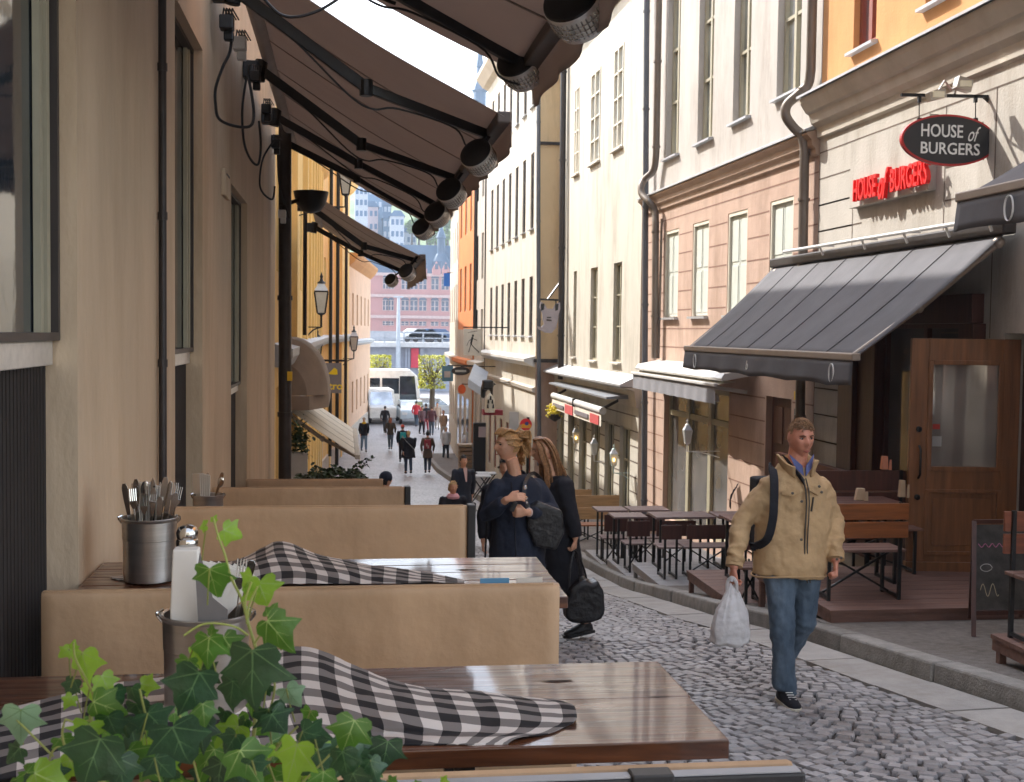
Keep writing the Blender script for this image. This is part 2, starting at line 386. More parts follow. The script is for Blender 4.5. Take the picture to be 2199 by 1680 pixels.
# gutter slabs beside the kerb
sl = MB(); y = -1.0
while y < 34:
    ln = random.uniform(.75, 1.15); a, b = y + .008, y + ln - .008
    for (o1, o2) in ((.44, .025),):
        xa0, xa1 = kerb_x(a) - o1, kerb_x(a) - o2; xb0, xb1 = kerb_x(b) - o1, kerb_x(b) - o2
        j = random.uniform(-.004, .004)
        sl.add([(xa0, a, gz(a) - .05), (xa1, a, gz(a) - .05), (xb1, b, gz(b) - .05), (xb0, b, gz(b) - .05), (xa0, a, gz(a) + j), (xa1, a, gz(a) + .01 + j), (xb1, b, gz(b) + .01 + j), (xb0, b, gz(b) + j)],
               [(4, 5, 6, 7), (0, 1, 5, 4), (1, 2, 6, 5), (2, 3, 7, 6), (3, 0, 4, 7)])
    y += ln
struct('gutter_slabs', sl, 'slab')
kb = MB(); y = -1.0
while y < 60:
    ln = random.uniform(.8, 1.25); a, b = y + .006, y + ln - .006; jj = random.uniform(-.012, .012)
    xa, xb = kerb_x(a) + jj, kerb_x(b) + jj; w = .2; hh = .14
    kb.add([(xa, a, gz(a) - .06), (xa + w, a, gz(a) - .06), (xb + w, b, gz(b) - .06), (xb, b, gz(b) - .06), (xa + .015, a, gz(a) + hh), (xa + w, a, gz(a) + hh), (xb + w, b, gz(b) + hh), (xb + .015, b, gz(b) + hh)],
           [(4, 5, 6, 7), (0, 1, 5, 4), (1, 2, 6, 5), (2, 3, 7, 6), (3, 0, 4, 7)])
    y += ln
struct('kerb', kb, 'granite', bevel=.018)
pv = MB(); py_ = [-1 + i * .5 for i in range(124)]
def pvf(s, t):
    yy = py_[round(t * (len(py_) - 1))]; x0 = kerb_x(yy) + .19; return (x0 + (7.4 - x0) * s, yy, gz(yy) + .13)
pv.grid(pvf, 6, len(py_) - 1); struct('pavement', pv, 'asphalt')

# ------------------------------------------------------------------ facades
def facade(root, A, B, z0, z1, holes, mat, depth=.12, name='wall', back=4.0, side=1, closed=True, label=None):
    """wall seen from the street; holes = (s0, s1, z0, z1); side=1: building body lies to the right of A->B"""
    A = Vector((A[0], A[1], 0)); B = Vector((B[0], B[1], 0)); t = (B - A); Ln = t.length; t.normalize(); n = Vector((t.y, -t.x, 0)) * side
    P = lambda s, z, dd=0: A + t * s + n * dd + Vector((0, 0, z))
    holes = [h for h in holes if h[1] > 0 and h[0] < Ln]
    holes = [(max(.02, h[0]), min(Ln - .02, h[1]), max(z0 + .02, h[2]), min(z1 - .02, h[3])) for h in holes]
    ss = sorted(set([0, Ln] + [h[0] for h in holes] + [h[1] for h in holes])); zs = sorted(set([z0, z1] + [h[2] for h in holes] + [h[3] for h in holes]))
    mb = MB()
    for i in range(len(ss) - 1):
        for j in range(len(zs) - 1):
            cs, cz = (ss[i] + ss[i + 1]) / 2, (zs[j] + zs[j + 1]) / 2
            if any(h[0] < cs < h[1] and h[2] < cz < h[3] for h in holes): continue
            q = [P(ss[i], zs[j]), P(ss[i + 1], zs[j]), P(ss[i + 1], zs[j + 1]), P(ss[i], zs[j + 1])]
            mb.add(q if side < 0 else q[::-1], [(0, 1, 2, 3)])
    for h in holes:
        c = [(h[0], h[2]), (h[1], h[2]), (h[1], h[3]), (h[0], h[3])]
        for k in range(4):
            a, b = c[k], c[(k + 1) % 4]; mb.add([P(*a), P(*b), P(*b, depth), P(*a, depth)], [(0, 1, 2, 3)])
    if closed:
        mb.add([P(0, z0), P(0, z1), P(0, z1, back), P(0, z0, back)], [(0, 1, 2, 3)])
        mb.add([P(Ln, z0), P(Ln, z1), P(Ln, z1, back), P(Ln, z0, back)], [(0, 1, 2, 3)])
        mb.add([P(0, z1), P(Ln, z1), P(Ln, z1, back), P(0, z1, back)], [(0, 1, 2, 3)])
        mb.add([P(0, z0, back), P(Ln, z0, back), P(Ln, z1, back), P(0, z1, back)], [(0, 1, 2, 3)])
    w = mb.build(name, mat, root)
    return w, P, Ln, t, n
def window(root, P, hz, depth, frame, pane, cols=2, rows=(.5,), fw=.06, bar=.035, sill=None, sn='window', outset=0):
    s0, s1, z0, z1 = hz; d0 = depth - .05
    fr = MB()
    def bx(a, b, c, d, da, db):
        vs = [P(a, c, da), P(b, c, da), P(b, c, db), P(a, c, db), P(a, d, da), P(b, d, da), P(b, d, db), P(a, d, db)]
        fr.add(vs, [(0, 3, 2, 1), (4, 5, 6, 7), (0, 1, 5, 4), (1, 2, 6, 5), (2, 3, 7, 6), (3, 0, 4, 7)])
    bx(s0, s0 + fw, z0, z1, d0, depth + .02); bx(s1 - fw, s1, z0, z1, d0, depth + .02)
    bx(s0 + fw, s1 - fw, z0, z0 + fw, d0, depth + .02); bx(s0 + fw, s1 - fw, z1 - fw, z1, d0, depth + .02)
    for k in range(1, cols):
        s = s0 + (s1 - s0) * k / cols; bx(s - bar * .8, s + bar * .8, z0 + fw, z1 - fw, d0 - .006, depth + .018)
    for r_ in rows:
        z = z0 + (z1 - z0) * r_; bx(s0 + fw, s1 - fw, z - bar / 2, z + bar / 2, d0 + .004, depth + .016)
    f = fr.build(sn, frame, root)
    pn = MB(); pn.add([P(s0, z0, depth), P(s1, z0, depth), P(s1, z1, depth), P(s0, z1, depth), P(s0, z0, depth + .01), P(s1, z0, depth + .01), P(s1, z1, depth + .01), P(s0, z1, depth + .01)],
                      [(3, 2, 1, 0), (4, 5, 6, 7)])
    pn.build('pane', pane, f)
    if sill:
        sb = MB(); fr, keep = sb, fr
        vs = [P(s0 - .06, z0 - .05, -.09), P(s1 + .06, z0 - .05, -.09), P(s1 + .06, z0 - .05, .03), P(s0 - .06, z0 - .05, .03), P(s0 - .06, z0 - .015, -.09), P(s1 + .06, z0 - .015, -.09), P(s1 + .06, z0 + .004, .03), P(s0 - .06, z0 + .004, .03)]
        sb.add(vs, [(0, 3, 2, 1), (4, 5, 6, 7), (0, 1, 5, 4), (1, 2, 6, 5), (2, 3, 7, 6), (3, 0, 4, 7)])
        sb.build('sill', sill, f)
    return f
def band(root, P, s0, s1, z0, z1, out, mat, name='cornice', inn=.0, prof=None):
    """moulding run along the facade; prof = [(out, z)] outline"""
    pr = prof or [(0, z0), (out, z0), (out, z1), (0, z1)]
    mb = MB(); N = len(pr)
    vs = [P(s0, z, -o_ + .001) for o_, z in pr] + [P(s1, z, -o_ + .001) for o_, z in pr]
    mb.add(vs, [tuple(range(N)), tuple(reversed(range(N, 2 * N)))] + [(i, (i + 1) % N, N + (i + 1) % N, N + i) for i in range(N)])
    return mb.build(name, mat, root)
def grooves(root, P, segs, mat='groove', w=.018, name='joints'):
    """recessed looking joints: thin dark strips proud of the wall by 3 mm; segs = (s0, s1, z0, z1)"""
    mb = MB()
    for s0, s1, z0, z1 in segs:
        if abs(z1 - z0) < 1e-6: z0 -= w / 2; z1 += w / 2
        if abs(s1 - s0) < 1e-6: s0 -= w / 2; s1 += w / 2
        mb.add([P(s0, z0, -.003), P(s1, z0, -.003), P(s1, z1, -.003), P(s0, z1, -.003)], [(0, 1, 2, 3)])
    return mb.build(name, mat, root)
def px(A, B, lb, rt):
    s0, z0 = onPlane(*lb, A, B); s1, z1 = onPlane(*rt, A, B); return (min(s0, s1), max(s0, s1), min(z0, z1), max(z0, z1))
def pipe(name, pts, r, mat, label, cat='downpipe', clamps=0, group=None):
    root = thing(name, label, cat, pts[-1], group)
    MB().tube(pts, r, 12).build('tube', mat, root, smooth=True)
    a, b = Vector(pts[0]), Vector(pts[-1])
    for k in range(clamps):
        z = b.z + (a.z - b.z) * (k + .5) / clamps
        i = min(range(len(pts) - 1), key=lambda i: 0 if min(pts[i][2], pts[i+1][2]) <= z <= max(pts[i][2], pts[i+1][2]) else 1)
        p0, p1 = Vector(pts[i]), Vector(pts[i + 1]); tt = (z - p0.z) / (p1.z - p0.z) if abs(p1.z - p0.z) > .01 else 0; c = p0.lerp(p1, min(1, max(0, tt)))
        MB().lathe(c, [(r * 1.12, -.02), (r * 1.22, -.02), (r * 1.22, .02), (r * 1.12, .02)], 12).build('clamp', mat, root)
    return root

# --- left wall beside the tables
XW = -.975
LW = thing('tan_house', 'tan plastered house wall on the left beside the outdoor tables', 'house', (XW, 8, 0))
lA, lB = (XW, -2.0), (XW, 17.6)
def ly(u, X=XW): return onX(u, 900, X).y
y1f = ly(167); y2n, y2f = ly(376), ly(435); y3n, y3f = ly(496), ly(530)
LH = [(y1f - 2.0 + 2.0 - 1.75, y1f + 2.0, -.2, 6), (y2n + 2, y2f + 2, -.6, 3.6), (y3n + 2, y3f + 2, -1, 2.95)]
LH[0] = (y1f + 2.0 - 1.75, y1f + 2.0, -.2, 5.2)
wl, PL, Ln, tt_, nn_ = facade(LW, lA, lB, -2.2, 13.0, LH, 'plaster_tan', depth=.15, side=-1, back=5)
for i, hz in enumerate(LH):
    zr = (1.7 - .05, 1.7 - .14) if i == 0 else ((1.7 - .16, 1.7 - .24) if i == 1 else (1.7 - .55, 1.7 - .62))
    dp = .11
    up = (hz[0], hz[1], zr[0], hz[3])
    f = window(LW, PL, up, dp, 'frame_dark', 'pane', 1, (), fw=.03)
    # light inner casement beside the dark outer one
    c = MB(); s1 = hz[1] - .05
    for (a, b, da, db) in ((s1 - .10, s1 - .055, .07, .105), (s1 - .155, s1 - .115, .08, .105)):
        vs = [PL(a, zr[0], da), PL(b, zr[0], da), PL(b, zr[0], db), PL(a, zr[0], db), PL(a, hz[3], da), PL(b, hz[3], da), PL(b, hz[3], db), PL(a, hz[3], db)]
        c.add(vs, [(0, 3, 2, 1), (4, 5, 6, 7), (0, 1, 5, 4), (1, 2, 6, 5), (2, 3, 7, 6), (3, 0, 4, 7)])
    c.build('casement', 'frame_olive', f)
    # steel rail and dark slatted shutter below
    rl = MB().lohi((XW - .135, hz[0] - 2, zr[1]), (XW - .085, hz[1] - 2 - .01, zr[0])); rl.build('window_rail', 'silver', LW, bevel=.004)
    sh = MB()
    y0_, y1_ = hz[0] - 2, hz[1] - 2; k = y0_
    while k < y1_:
        sh.lohi((XW - .148, k, hz[2]), (XW - .112, min(y1_, k + .035), zr[1] - .002)); k += .045
    sh.build('shutter_panel', 'slat_black', LW)
wp = [(XW + .03, ly(337), 6.5), (XW + .03, ly(337), 1.0), (XW + .03, ly(337), -.4)]
pipe('conduit', wp, .021, 'metal_dark', 'thin dark conduit running up the tan plaster wall between two window recesses', 'conduit', 9)
bx_ = thing('junction_box', 'small square pale plate with a slit on the tan wall below the hanging cables', 'wall box', D(481, 398, 10))
p_ = onX(481, 398, XW); q = MB().lohi((XW, p_.y - .22, p_.z - .1), (XW + .03, p_.y + .22, p_.z + .11)); bx_.location = p_; WL[bx_.name] = p_
q.build('cover', 'plaster_tan', bx_, bevel=.004)
q = MB().lohi((XW + .03, p_.y - .1, p_.z + .07), (XW + .034, p_.y + .14, p_.z + .085)); q.build('slit', 'metal_dark', bx_)
# big black downpipe at the end of the wall
pp = [D(612, 40, 16.4), D(612, 1150, 16.4)]
bp = thing('downpipe', 'thick black downpipe at the corner where the tan wall ends', 'downpipe', pp[1])
MB().tube([pp[0], pp[1]], .083, 16).build('tube', 'metal_dark', bp, smooth=True)
for v in (640, 890): MB().lathe(D(612, v, 16.4), [(.085, -.03), (.098, -.03), (.098, .03), (.085, .03)], 16).build('collar', 'metal_dark', bp)
mb = MB(); c = D(622, 808, 16.3); mb.lohi(c - Vector((.03, .03, .06)), c + Vector((.035, .0, .06))); mb.build('sticker', simple('yellow sticker', (.8, .5, .02)), bp)

# --- yellow house further down on the left, its facade bending right, then the peach one
YH = thing('yellow_house', 'yellow plastered house with pilasters on the left side down the street', 'house', (-1, 40, -3))
segs = [((-1.05, 18.2), (-1.02, 27.5)), ((-1.02, 27.5), (-.95, 50)), ((-.95, 50), (.22, 68))]
for si, (A, B) in enumerate(segs):
    z1 = (12.1, 8.2, 9.6)[si]
    Ls = (Vector(B) - Vector(A)).length; holes = []
    n_ = (3, 8, 5)[si]
    for k in range(n_):
        s = (k + .5) * Ls / n_
        for (za, zb) in ((-1.9, -.2), (2.6, 4.7), (6.0, 7.4)): holes.append((s - .5, s + .5, za + (1.2 if si < 2 and za < 0 else 0), zb + (1 if si < 2 and za < 0 else 0)))
    w_, P, Ln, t_, n__ = facade(YH, A, B, -6, z1, holes, 'plaster_yellow', depth=.15, side=-1, back=6)
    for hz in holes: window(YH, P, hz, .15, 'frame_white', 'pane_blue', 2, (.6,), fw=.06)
    pm = MB()
    for k in range(n_ + 1):
        s = k * Ls / n_
        vs = [P(s - .32, -6, -.12), P(s + .32, -6, -.12), P(s + .32, -6, .01), P(s - .32, -6, .01), P(s - .32, z1 - .6, -.12), P(s + .32, z1 - .6, -.12), P(s + .32, z1 - .6, .01), P(s - .32, z1 - .6, .01)]
        if 0 < k < n_: pm.add(vs, [(0, 3, 2, 1), (4, 5, 6, 7), (0, 1, 5, 4), (1, 2, 6, 5), (2, 3, 7, 6), (3, 0, 4, 7)])
    pm.build('pilaster', 'plaster_yellow', YH)
    band(YH, P, 0, Ln, 0, 0, 0, 'flashing', 'string_course', prof=[(0, 1.15), (.22, 1.15), (.3, 1.3), (.3, 1.42), (0, 1.5)])
    band(YH, P, 0, Ln, 0, 0, 0, 'plaster_yellow', 'eaves', prof=[(0, z1 - .6), (.2, z1 - .45), (.45, z1 - .1), (.45, z1 + .05), (0, z1 + .05)])
    band(YH, P, 0, Ln, -6, -3.6 if si > 1 else -2.6, .08, 'trim', 'plinth')
PH = thing('peach_house', 'lower peach coloured house at the far end of the left row', 'house', (1, 76, -4))
A, B = (.22, 68.05), (1.72, 85.5)
holes = [(2 + 3.2 * k, 3.1 + 3.2 * k, za, zb) for k in range(5) for (za, zb) in ((-3.0, -1.2), (2.0, 3.8))]
w_, P, Ln, _, _ = facade(PH, A, B, -6, 5.8, holes, 'plaster_peach', depth=.15, side=-1, back=7)
for hz in holes: window(PH, P, hz, .15, 'frame_white', 'pane', 2, (.6,))
band(PH, P, 0, Ln, 0, 0, 0, 'flashing', 'string_course', prof=[(0, .8), (.3, .95), (.3, 1.1), (0, 1.2)])
band(PH, P, 0, Ln, 0, 0, 0, 'plaster_orange', 'eaves', prof=[(0, 5.2), (.3, 5.5), (.5, 5.8), (.5, 5.95), (0, 5.95)])
band(PH, P, 0, Ln, -6, -3.7, .08, 'trim', 'plinth')

# --- right row.  plane of the facades
XF = 6.4
def right_house(name, label, A, B, loc=None):
    return thing(name, label, 'house', (A[0], (A[1] + B[1]) / 2, gz(A[1])))
# 1 burger house: cream below, orange above
SEAM = onX(1762, 300, XF).y
hA, hB = (XF, 4.0), (XF, SEAM)
H1 = right_house('corner_house', 'orange and cream house with the burger restaurant on its ground floor', hA, hB)
zc = onPlane(1775, 196, hA, hB)[1]            # underside of the orange storey
o1 = px(hA, hB, (1832, 112), (1888, -190)); o2 = px(hA, hB, (1987, 16), (2058, -330))
wO, PO, LnO, _, nO = facade(H1, hA, hB, zc + .02, 11.5, [(o1[0], o1[1], o1[2], o1[2] + 1.9), (o2[0], o2[1], o2[2], o2[2] + 1.9)], 'plaster_orange', depth=.14, side=1, back=6, name='upper_wall')
for hz in ((o1[0], o1[1], o1[2], o1[2] + 1.9), (o2[0], o2[1], o2[2], o2[2] + 1.9)):
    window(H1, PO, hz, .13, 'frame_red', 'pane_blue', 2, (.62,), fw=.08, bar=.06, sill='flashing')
# lower cream storey of the corner house with the restaurant front
def Hz(A, B, y, dz):       # helper: s position for a street distance y
    return (y - A[1]) * math.hypot(B[0] - A[0], B[1] - A[1]) / (B[1] - A[1])
shopwin = (14.75 - 4, 12.0 - 4)
lowh = [(11.95 - 4, 14.75 - 4, -.05, 1.95), (9.75 - 4, 11.35 - 4, -.85, 1.75), (4.5 - 4, 9.0 - 4, -.05, 2.0)]
wLo, PLo, LnLo, _, _ = facade(H1, hA, hB, -2.5, zc - .0, lowh, 'plaster_cream', depth=.22, side=1, back=6, name='lower_wall')
band(H1, PO, 0, LnO, 0, 0, 0, 'flashing', 'flashing', prof=[(0, zc - .02), (.36, zc - .09), (.36, zc - .06), (0, zc + .06)])
band(H1, PO, 0, LnO, 0, 0, 0, 'trim', 'cornice', prof=[(0, zc - .62), (.05, zc - .60), (.06, zc - .47), (.14, zc - .42), (.18, zc - .30), (.22, zc - .28), (.30, zc - .16), (.32, zc - .095), (0, zc - .03)])
# panel joints of the cream storey
zp = onPlane(1835, 302, hA, hB)[1]; sp0 = onPlane(1835, 302, hA, hB)[0]
gs = [(0, sp0, zp, zp)]
sj = onPlane(2029, 380, hA, hB)[0]; sj2 = onPlane(2140, 260, hA, hB)[0]
gs += [(sp0, sp0, 1.7, zp), (sj, sj, 1.7, zp), (sj2, sj2, 1.7, zp)]
dz = .355
for k in range(1, 12):
    z = zp - k * dz
    gs.append((sp0, LnLo, z, z))
    if k > 1: gs.append((10.80, LnLo, z, z))
    gs.append((sj2 + .25, sj - .02, z + .05, z + .05))
gs.append((sp0, LnLo, zp, zp))
gs.append((8.1, sp0, 1.98, 1.98))
grooves(H1, PLo, [g_ for g_ in gs if g_[2] > -1.2])
# dark wooden shop front
sf = MB()
def sfb(s0, s1, z0, z1, o=.12, i=.1):
    vs = [PLo(s0, z0, -o), PLo(s1, z0, -o), PLo(s1, z0, i), PLo(s0, z0, i), PLo(s0, z1, -o), PLo(s1, z1, -o), PLo(s1, z1, i), PLo(s0, z1, i)]
    sf.add(vs, [(0, 3, 2, 1), (4, 5, 6, 7), (0, 1, 5, 4), (1, 2, 6, 5), (2, 3, 7, 6), (3, 0, 4, 7)])
sfb(10.60, 11.05, -1.0, 2.0, .16); sfb(10.1, 10.6 - .004, -1.0, 2.0, .10); sfb(7.75, 10.1 - .004, 1.85, 2.15, .13); sfb(7.7, 8.0, -1.0, 1.846, .14)
sfb(8.004, 10.096, -1.0, -.06, .08); sfb(5.0, 5.7, -1, 2.0, .12)
sf.build('shop_front', 'wood_mahog', H1, bevel=.008)
wf = window(H1, PLo, (8.0, 10.1, -.06, 1.85), .08, 'wood_mahog', 'pane_shop', 2, (), fw=.05, bar=.05, sn='shop_window')
window(H1, PLo, (.5, 5.0, -.05, 2.0), .12, 'wood_mahog', 'pane_shop', 3, (), fw=.06, sn='shop_window')
mb = MB(); mb.lohi((XF + .21, 9.75, -.85), (XF + .24, 11.35, 1.75)); mb.build('doorway_back', 'wood_mahog', H1)
wr = MB(); wr.lohi((XF - .26, 11.5, -.23), (XF - .17, 17.0, .03)); wr.build('counter_board', simple('red brown paint', (.13, .035, .02), .5), H1, bevel=.006)

# open oak door
dr_l = D(1945, 1250, 11.45); dr_r = D(2178, 1250, 11.3); DZ0 = -.60; DZ1 = 1.69
door = thing('open_door', 'oak entrance door with a tall glass pane standing open beside the restaurant window', 'door', (dr_r.x, dr_r.y, DZ0))
dx = Vector((dr_r.x - dr_l.x, dr_r.y - dr_l.y, 0)); dw = dx.length; dx.normalize(); dn = Vector((-dx.y, dx.x, 0)); d0 = Vector((dr_l.x, dr_l.y, 0))
def dbx(mb, a, b, z0, z1, n0, n1):
    vs = [d0 + dx * a + dn * n0, d0 + dx * b + dn * n0, d0 + dx * b + dn * n1, d0 + dx * a + dn * n1]
    mb.add([v + Vector((0, 0, z0)) for v in vs] + [v + Vector((0, 0, z1)) for v in vs], [(0, 3, 2, 1), (4, 5, 6, 7), (0, 1, 5, 4), (1, 2, 6, 5), (2, 3, 7, 6), (3, 0, 4, 7)])
mb = MB(); st = .17
gz0, gz1 = .40, 1.47
dbx(mb, 0, st, DZ0, DZ1, 0, .06); dbx(mb, dw - st, dw, DZ0, DZ1, 0, .06)
dbx(mb, st, dw - st, gz1, DZ1, .001, .058); dbx(mb, st, dw - st, gz0 - .2, gz0, .001, .058); dbx(mb, st, dw - st, DZ0 + .004, DZ0 + .17, .001, .058)
dbx(mb, -.015, dw + .01, DZ0 - .02, DZ0 + .09, -.035, .062)
mb.build('door_frame', 'wood_door', door, bevel=.006)
mb = MB(); dbx(mb, st, dw - st, DZ0 + .17, gz0 - .2, .02, .045); dbx(mb, st + .07, dw - st - .07, DZ0 + .25, gz0 - .28, .006, .02); mb.build('lower_panel', 'wood_door', door, bevel=.008)
mb = MB()
for (a, b, z0, z1) in ((st - .005, st + .045, gz0, gz1), (dw - st - .045, dw - st + .005, gz0, gz1), (st + .045, dw - st - .045, gz0 - .01, gz0 + .035), (st + .045, dw - st - .045, gz1 - .035, gz1 + .01)): dbx(mb, a, b, z0, z1, -.012, .01)
for (a, b, z0, z1) in ((st - .01, st + .03, DZ0 + .16, gz0 - .19), (dw - st - .03, dw - st + .01, DZ0 + .16, gz0 - .19), (st + .03, dw - st - .03, gz0 - .225, gz0 - .19), (st + .03, dw - st - .03, DZ0 + .16, DZ0 + .195)): dbx(mb, a, b, z0, z1, -.012, .01)
mb.build('moulding', 'wood_door', door, bevel=.004)
mb = MB(); dbx(mb, st + .03, dw - st - .03, gz0 + .02, gz1 - .02, .028, .034)
mb.build('glass_pane', M('door glass', (.42, .40, .37), .02, .6, .4, 1.5, bump=.05, bscale=2.2, detail=1), door)
mb = MB(); c = d0 + dx * .085 - dn * .03
mb.tube([c + Vector((0, .0, .32)), c + Vector((0, -.03, .36)) - dn * .01, c + Vector((0, -.03, .6)) - dn * .01, c + Vector((0, 0, .64))], .012, 8)
mb.build('door_handle', 'black_metal', door, smooth=True)
mb = MB()
for z in (.80, .13): mb.lathe(d0 + dx * .085 + Vector((0, 0, z)), [(.028, 0), (.028, .02), (.018, .026)], 14, ax=Matrix.Rotation(PI/2, 3, 'X'))
mb.build('lock', 'black_metal', door)
mb = MB(); p_ = d0 + dx * (st + .12) - dn * .004 - dn * 0
dbx(mb, st + .06, st + .13, .80, .85, .022, .026); mb.build('sticker', simple('red sticker', (.35, .03, .02)), door)
mb = MB(); dbx(mb, st + .06, st + .15, .63, .73, .022, .026); mb.build('sticker', simple('grey sticker', (.3, .3, .3)), door)

# raised sign board with red letters
SB = thing('letter_board', 'pale board fixed to the cream wall carrying red channel letters', 'shop sign', onX(1845, 450, XF))
b0 = onPlane(1840, 440, hA, hB); b1 = onPlane(2013, 322, hA, hB)
zs0, zs1 = onPlane(1848, 447, hA, hB)[1], onPlane(1838, 306, hA, hB)[1] - .02
Y0 = 4 + b0[0]; Y1 = 4 + b1[0]
mb = MB().lohi((XF - .10, Y1, zs0), (XF - .0, Y0, zs1)); mb.build('board', 'plaster_cream', SB, bevel=.004)
zl = onX(1840, 434, XF - .13).z
lw = MB(); red = simple('red letters', (.75, .008, .012), .35)
nl = Y0 - onX(1997, 398, XF - .13).y - .06
yq = lambda u: Y0 - onX(u, 420, XF - .13).y
text_fit(lw, 'HOUSE', (XF - .13, Y0, zl), (0, -1, 0), (0, 0, 1), yq(1839), yq(1888), 0, .27, .05, offset=.015)
text_fit(lw, 'of', (XF - .13, Y0, zl), (0, -1, 0), (0, 0, 1), yq(1893), yq(1914), -.05, .31, .05, .45, offset=.02)
text_fit(lw, 'BURGERS', (XF - .13, Y0, zl), (0, -1, 0), (0, 0, 1), yq(1919), yq(1998), 0, .27, .05, offset=.015)
lw.build('lettering', red, SB)

# hanging oval sign
dS = 11.8
hs = thing('hanging_sign', 'oval black hanging sign with a red rim on a steel bracket above the restaurant awning', 'shop sign', D(2034, 303, dS))
c = D(2034, 303, dS); hw = (D(2137, 303, dS) - D(1932, 303, dS)).length / 2; hh = (D(2034, 248, dS) - D(2034, 358, dS)).length / 2
def ell(a, b, n=64): return [(a * math.cos(2 * PI * i / n), b * math.sin(2 * PI * i / n)) for i in range(n)]
sx = (D(2137, 304.5, dS) - D(1932, 301.5, dS)).normalized(); sx = Vector((sx.x, sx.y, -.006)).normalized()
zv = Vector((0, 0, 1)); fr_ = Vector((0, -1, 0))
MB().prism(ell(hw, hh), c + fr_ * .0, sx, zv, .05).build('rim', simple('red rim', (.42, .02, .02), .5), hs)
MB().prism(ell(hw - .02, hh - .02), c - fr_ * .003, sx, zv, .056).build('plate', simple('sign black', (.022, .021, .023), .5), hs)
mb = MB(); o = c + fr_ * .0535
lh = hh * .52
text_fit(mb, 'HOUSE', o, sx, zv, -hw * .60, hw * .27, hh * .10, hh * .60, .006, offset=.01)
text_fit(mb, 'of', o, sx, zv, hw * .38, hw * .64, hh * -.02, hh * .56, .006, .5)
text_fit(mb, 'BURGERS', o, sx, zv, -hw * .60, hw * .63, -hh * .56, -hh * .10, .006, offset=.01)
mb.build('lettering', 'white', hs)
mb = MB()
pa, pb = D(1935, 204, dS), D(2183, 209, dS); pc = D(2177, 345, dS)
mb.bar(pa, pb, .03, .03); mb.bar(pb + Vector((0, 0, .02)), pc, .035, .045); mb.bar(D(2112, 208, dS), D(2177, 272, dS), .022, .022)
mb.bar(pb, (XF - .0, pb.y + .1, pb.z + .0), .03, .03); mb.bar(D(2183, 290, dS), (XF, dS + .05, D(2190, 345, dS).z), .02, .02); mb.bar(D(2184, 225, dS), D(2215, 335, dS), .016, .016)
mb.build('bracket', 'black_metal', hs)
mb = MB()
for u in (1974, 2095): mb.tube([D(u, 208, dS), D(u, 258, dS)], .006, 6); mb.box(D(u, 214, dS), (.03, .03, .06)); mb.box(D(u, 257, dS), (.04, .03, .03))
mb.build('hanger', 'black_metal', hs)
for (a, b, m_) in (((2045, 195), (2010, 205), 0), ((2050, 203), (2068, 182), 1)):
    mb = MB(); q = D(*b, dS - .15)
    mb.box(q, (.17, .10, .09) if not m_ else (.16, .1, .12), rot=Matrix.Rotation(.25 * (1 if m_ else -1), 3, 'Y')); mb.tube([D(*a, dS), (D(*a, dS) + q) / 2 + Vector((0, 0, .12)), q], .012, 8)
    lp = mb.build('spotlight', 'steel', hs, bevel=.01)
    MB().box(q + Vector((0, -.055, -.0)), (.12, .012, .06)).build('lens', simple('spotlight glass', (.75, .68, .5), .2), lp)

# 2 pink house with off-white upper storeys
pA, pB = (XF, SEAM + .02), (6.22, 25.3)
H2 = right_house('pink_house', 'house with rusticated pink lower storey and greyish white upper storeys, next to the corner house', pA, pB)
z2 = 1.7 + 2.86
ups = [((1430, 342), (1464, -60)), ((1497, 310), (1537, -100)), ((1573, 266), (1618, -150)), ((1667, 214), (1727, -190))]
UH = [px(pA, pB, *u) for u in ups]; UH = [(a, b, c_, 8.4 + .1 * i) for i, (a, b, c_, d_) in enumerate(UH)]
wU, PU, LnU, _, _ = facade(H2, pA, pB, z2, 13, UH, 'plaster_offwhite', depth=.16, side=1, back=6, name='upper_wall')
for hz in UH:
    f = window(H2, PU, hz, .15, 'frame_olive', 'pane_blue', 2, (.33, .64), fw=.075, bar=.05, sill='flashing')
shp = [((1425, 686), (1458, 497)), ((1485, 680), (1523, 475)), ((1560, 668), (1606, 447)), ((1650, 655), (1705, 412))]
SH = [px(pA, pB, *u) for u in shp]
SH = [(a, b, SH[1][2] - .0, SH[1][3] + .03) for (a, b, c_, d_) in SH]
shopH = [px(pA, pB, (1422, 1108), (1566, 842)), px(pA, pB, (1640, 1110), (1700, 858))]
wP, PP, LnP, _, _ = facade(H2, pA, pB, -3.2, z2, SH + shopH, 'plaster_pink', depth=.16, side=1, back=6, name='lower_wall')
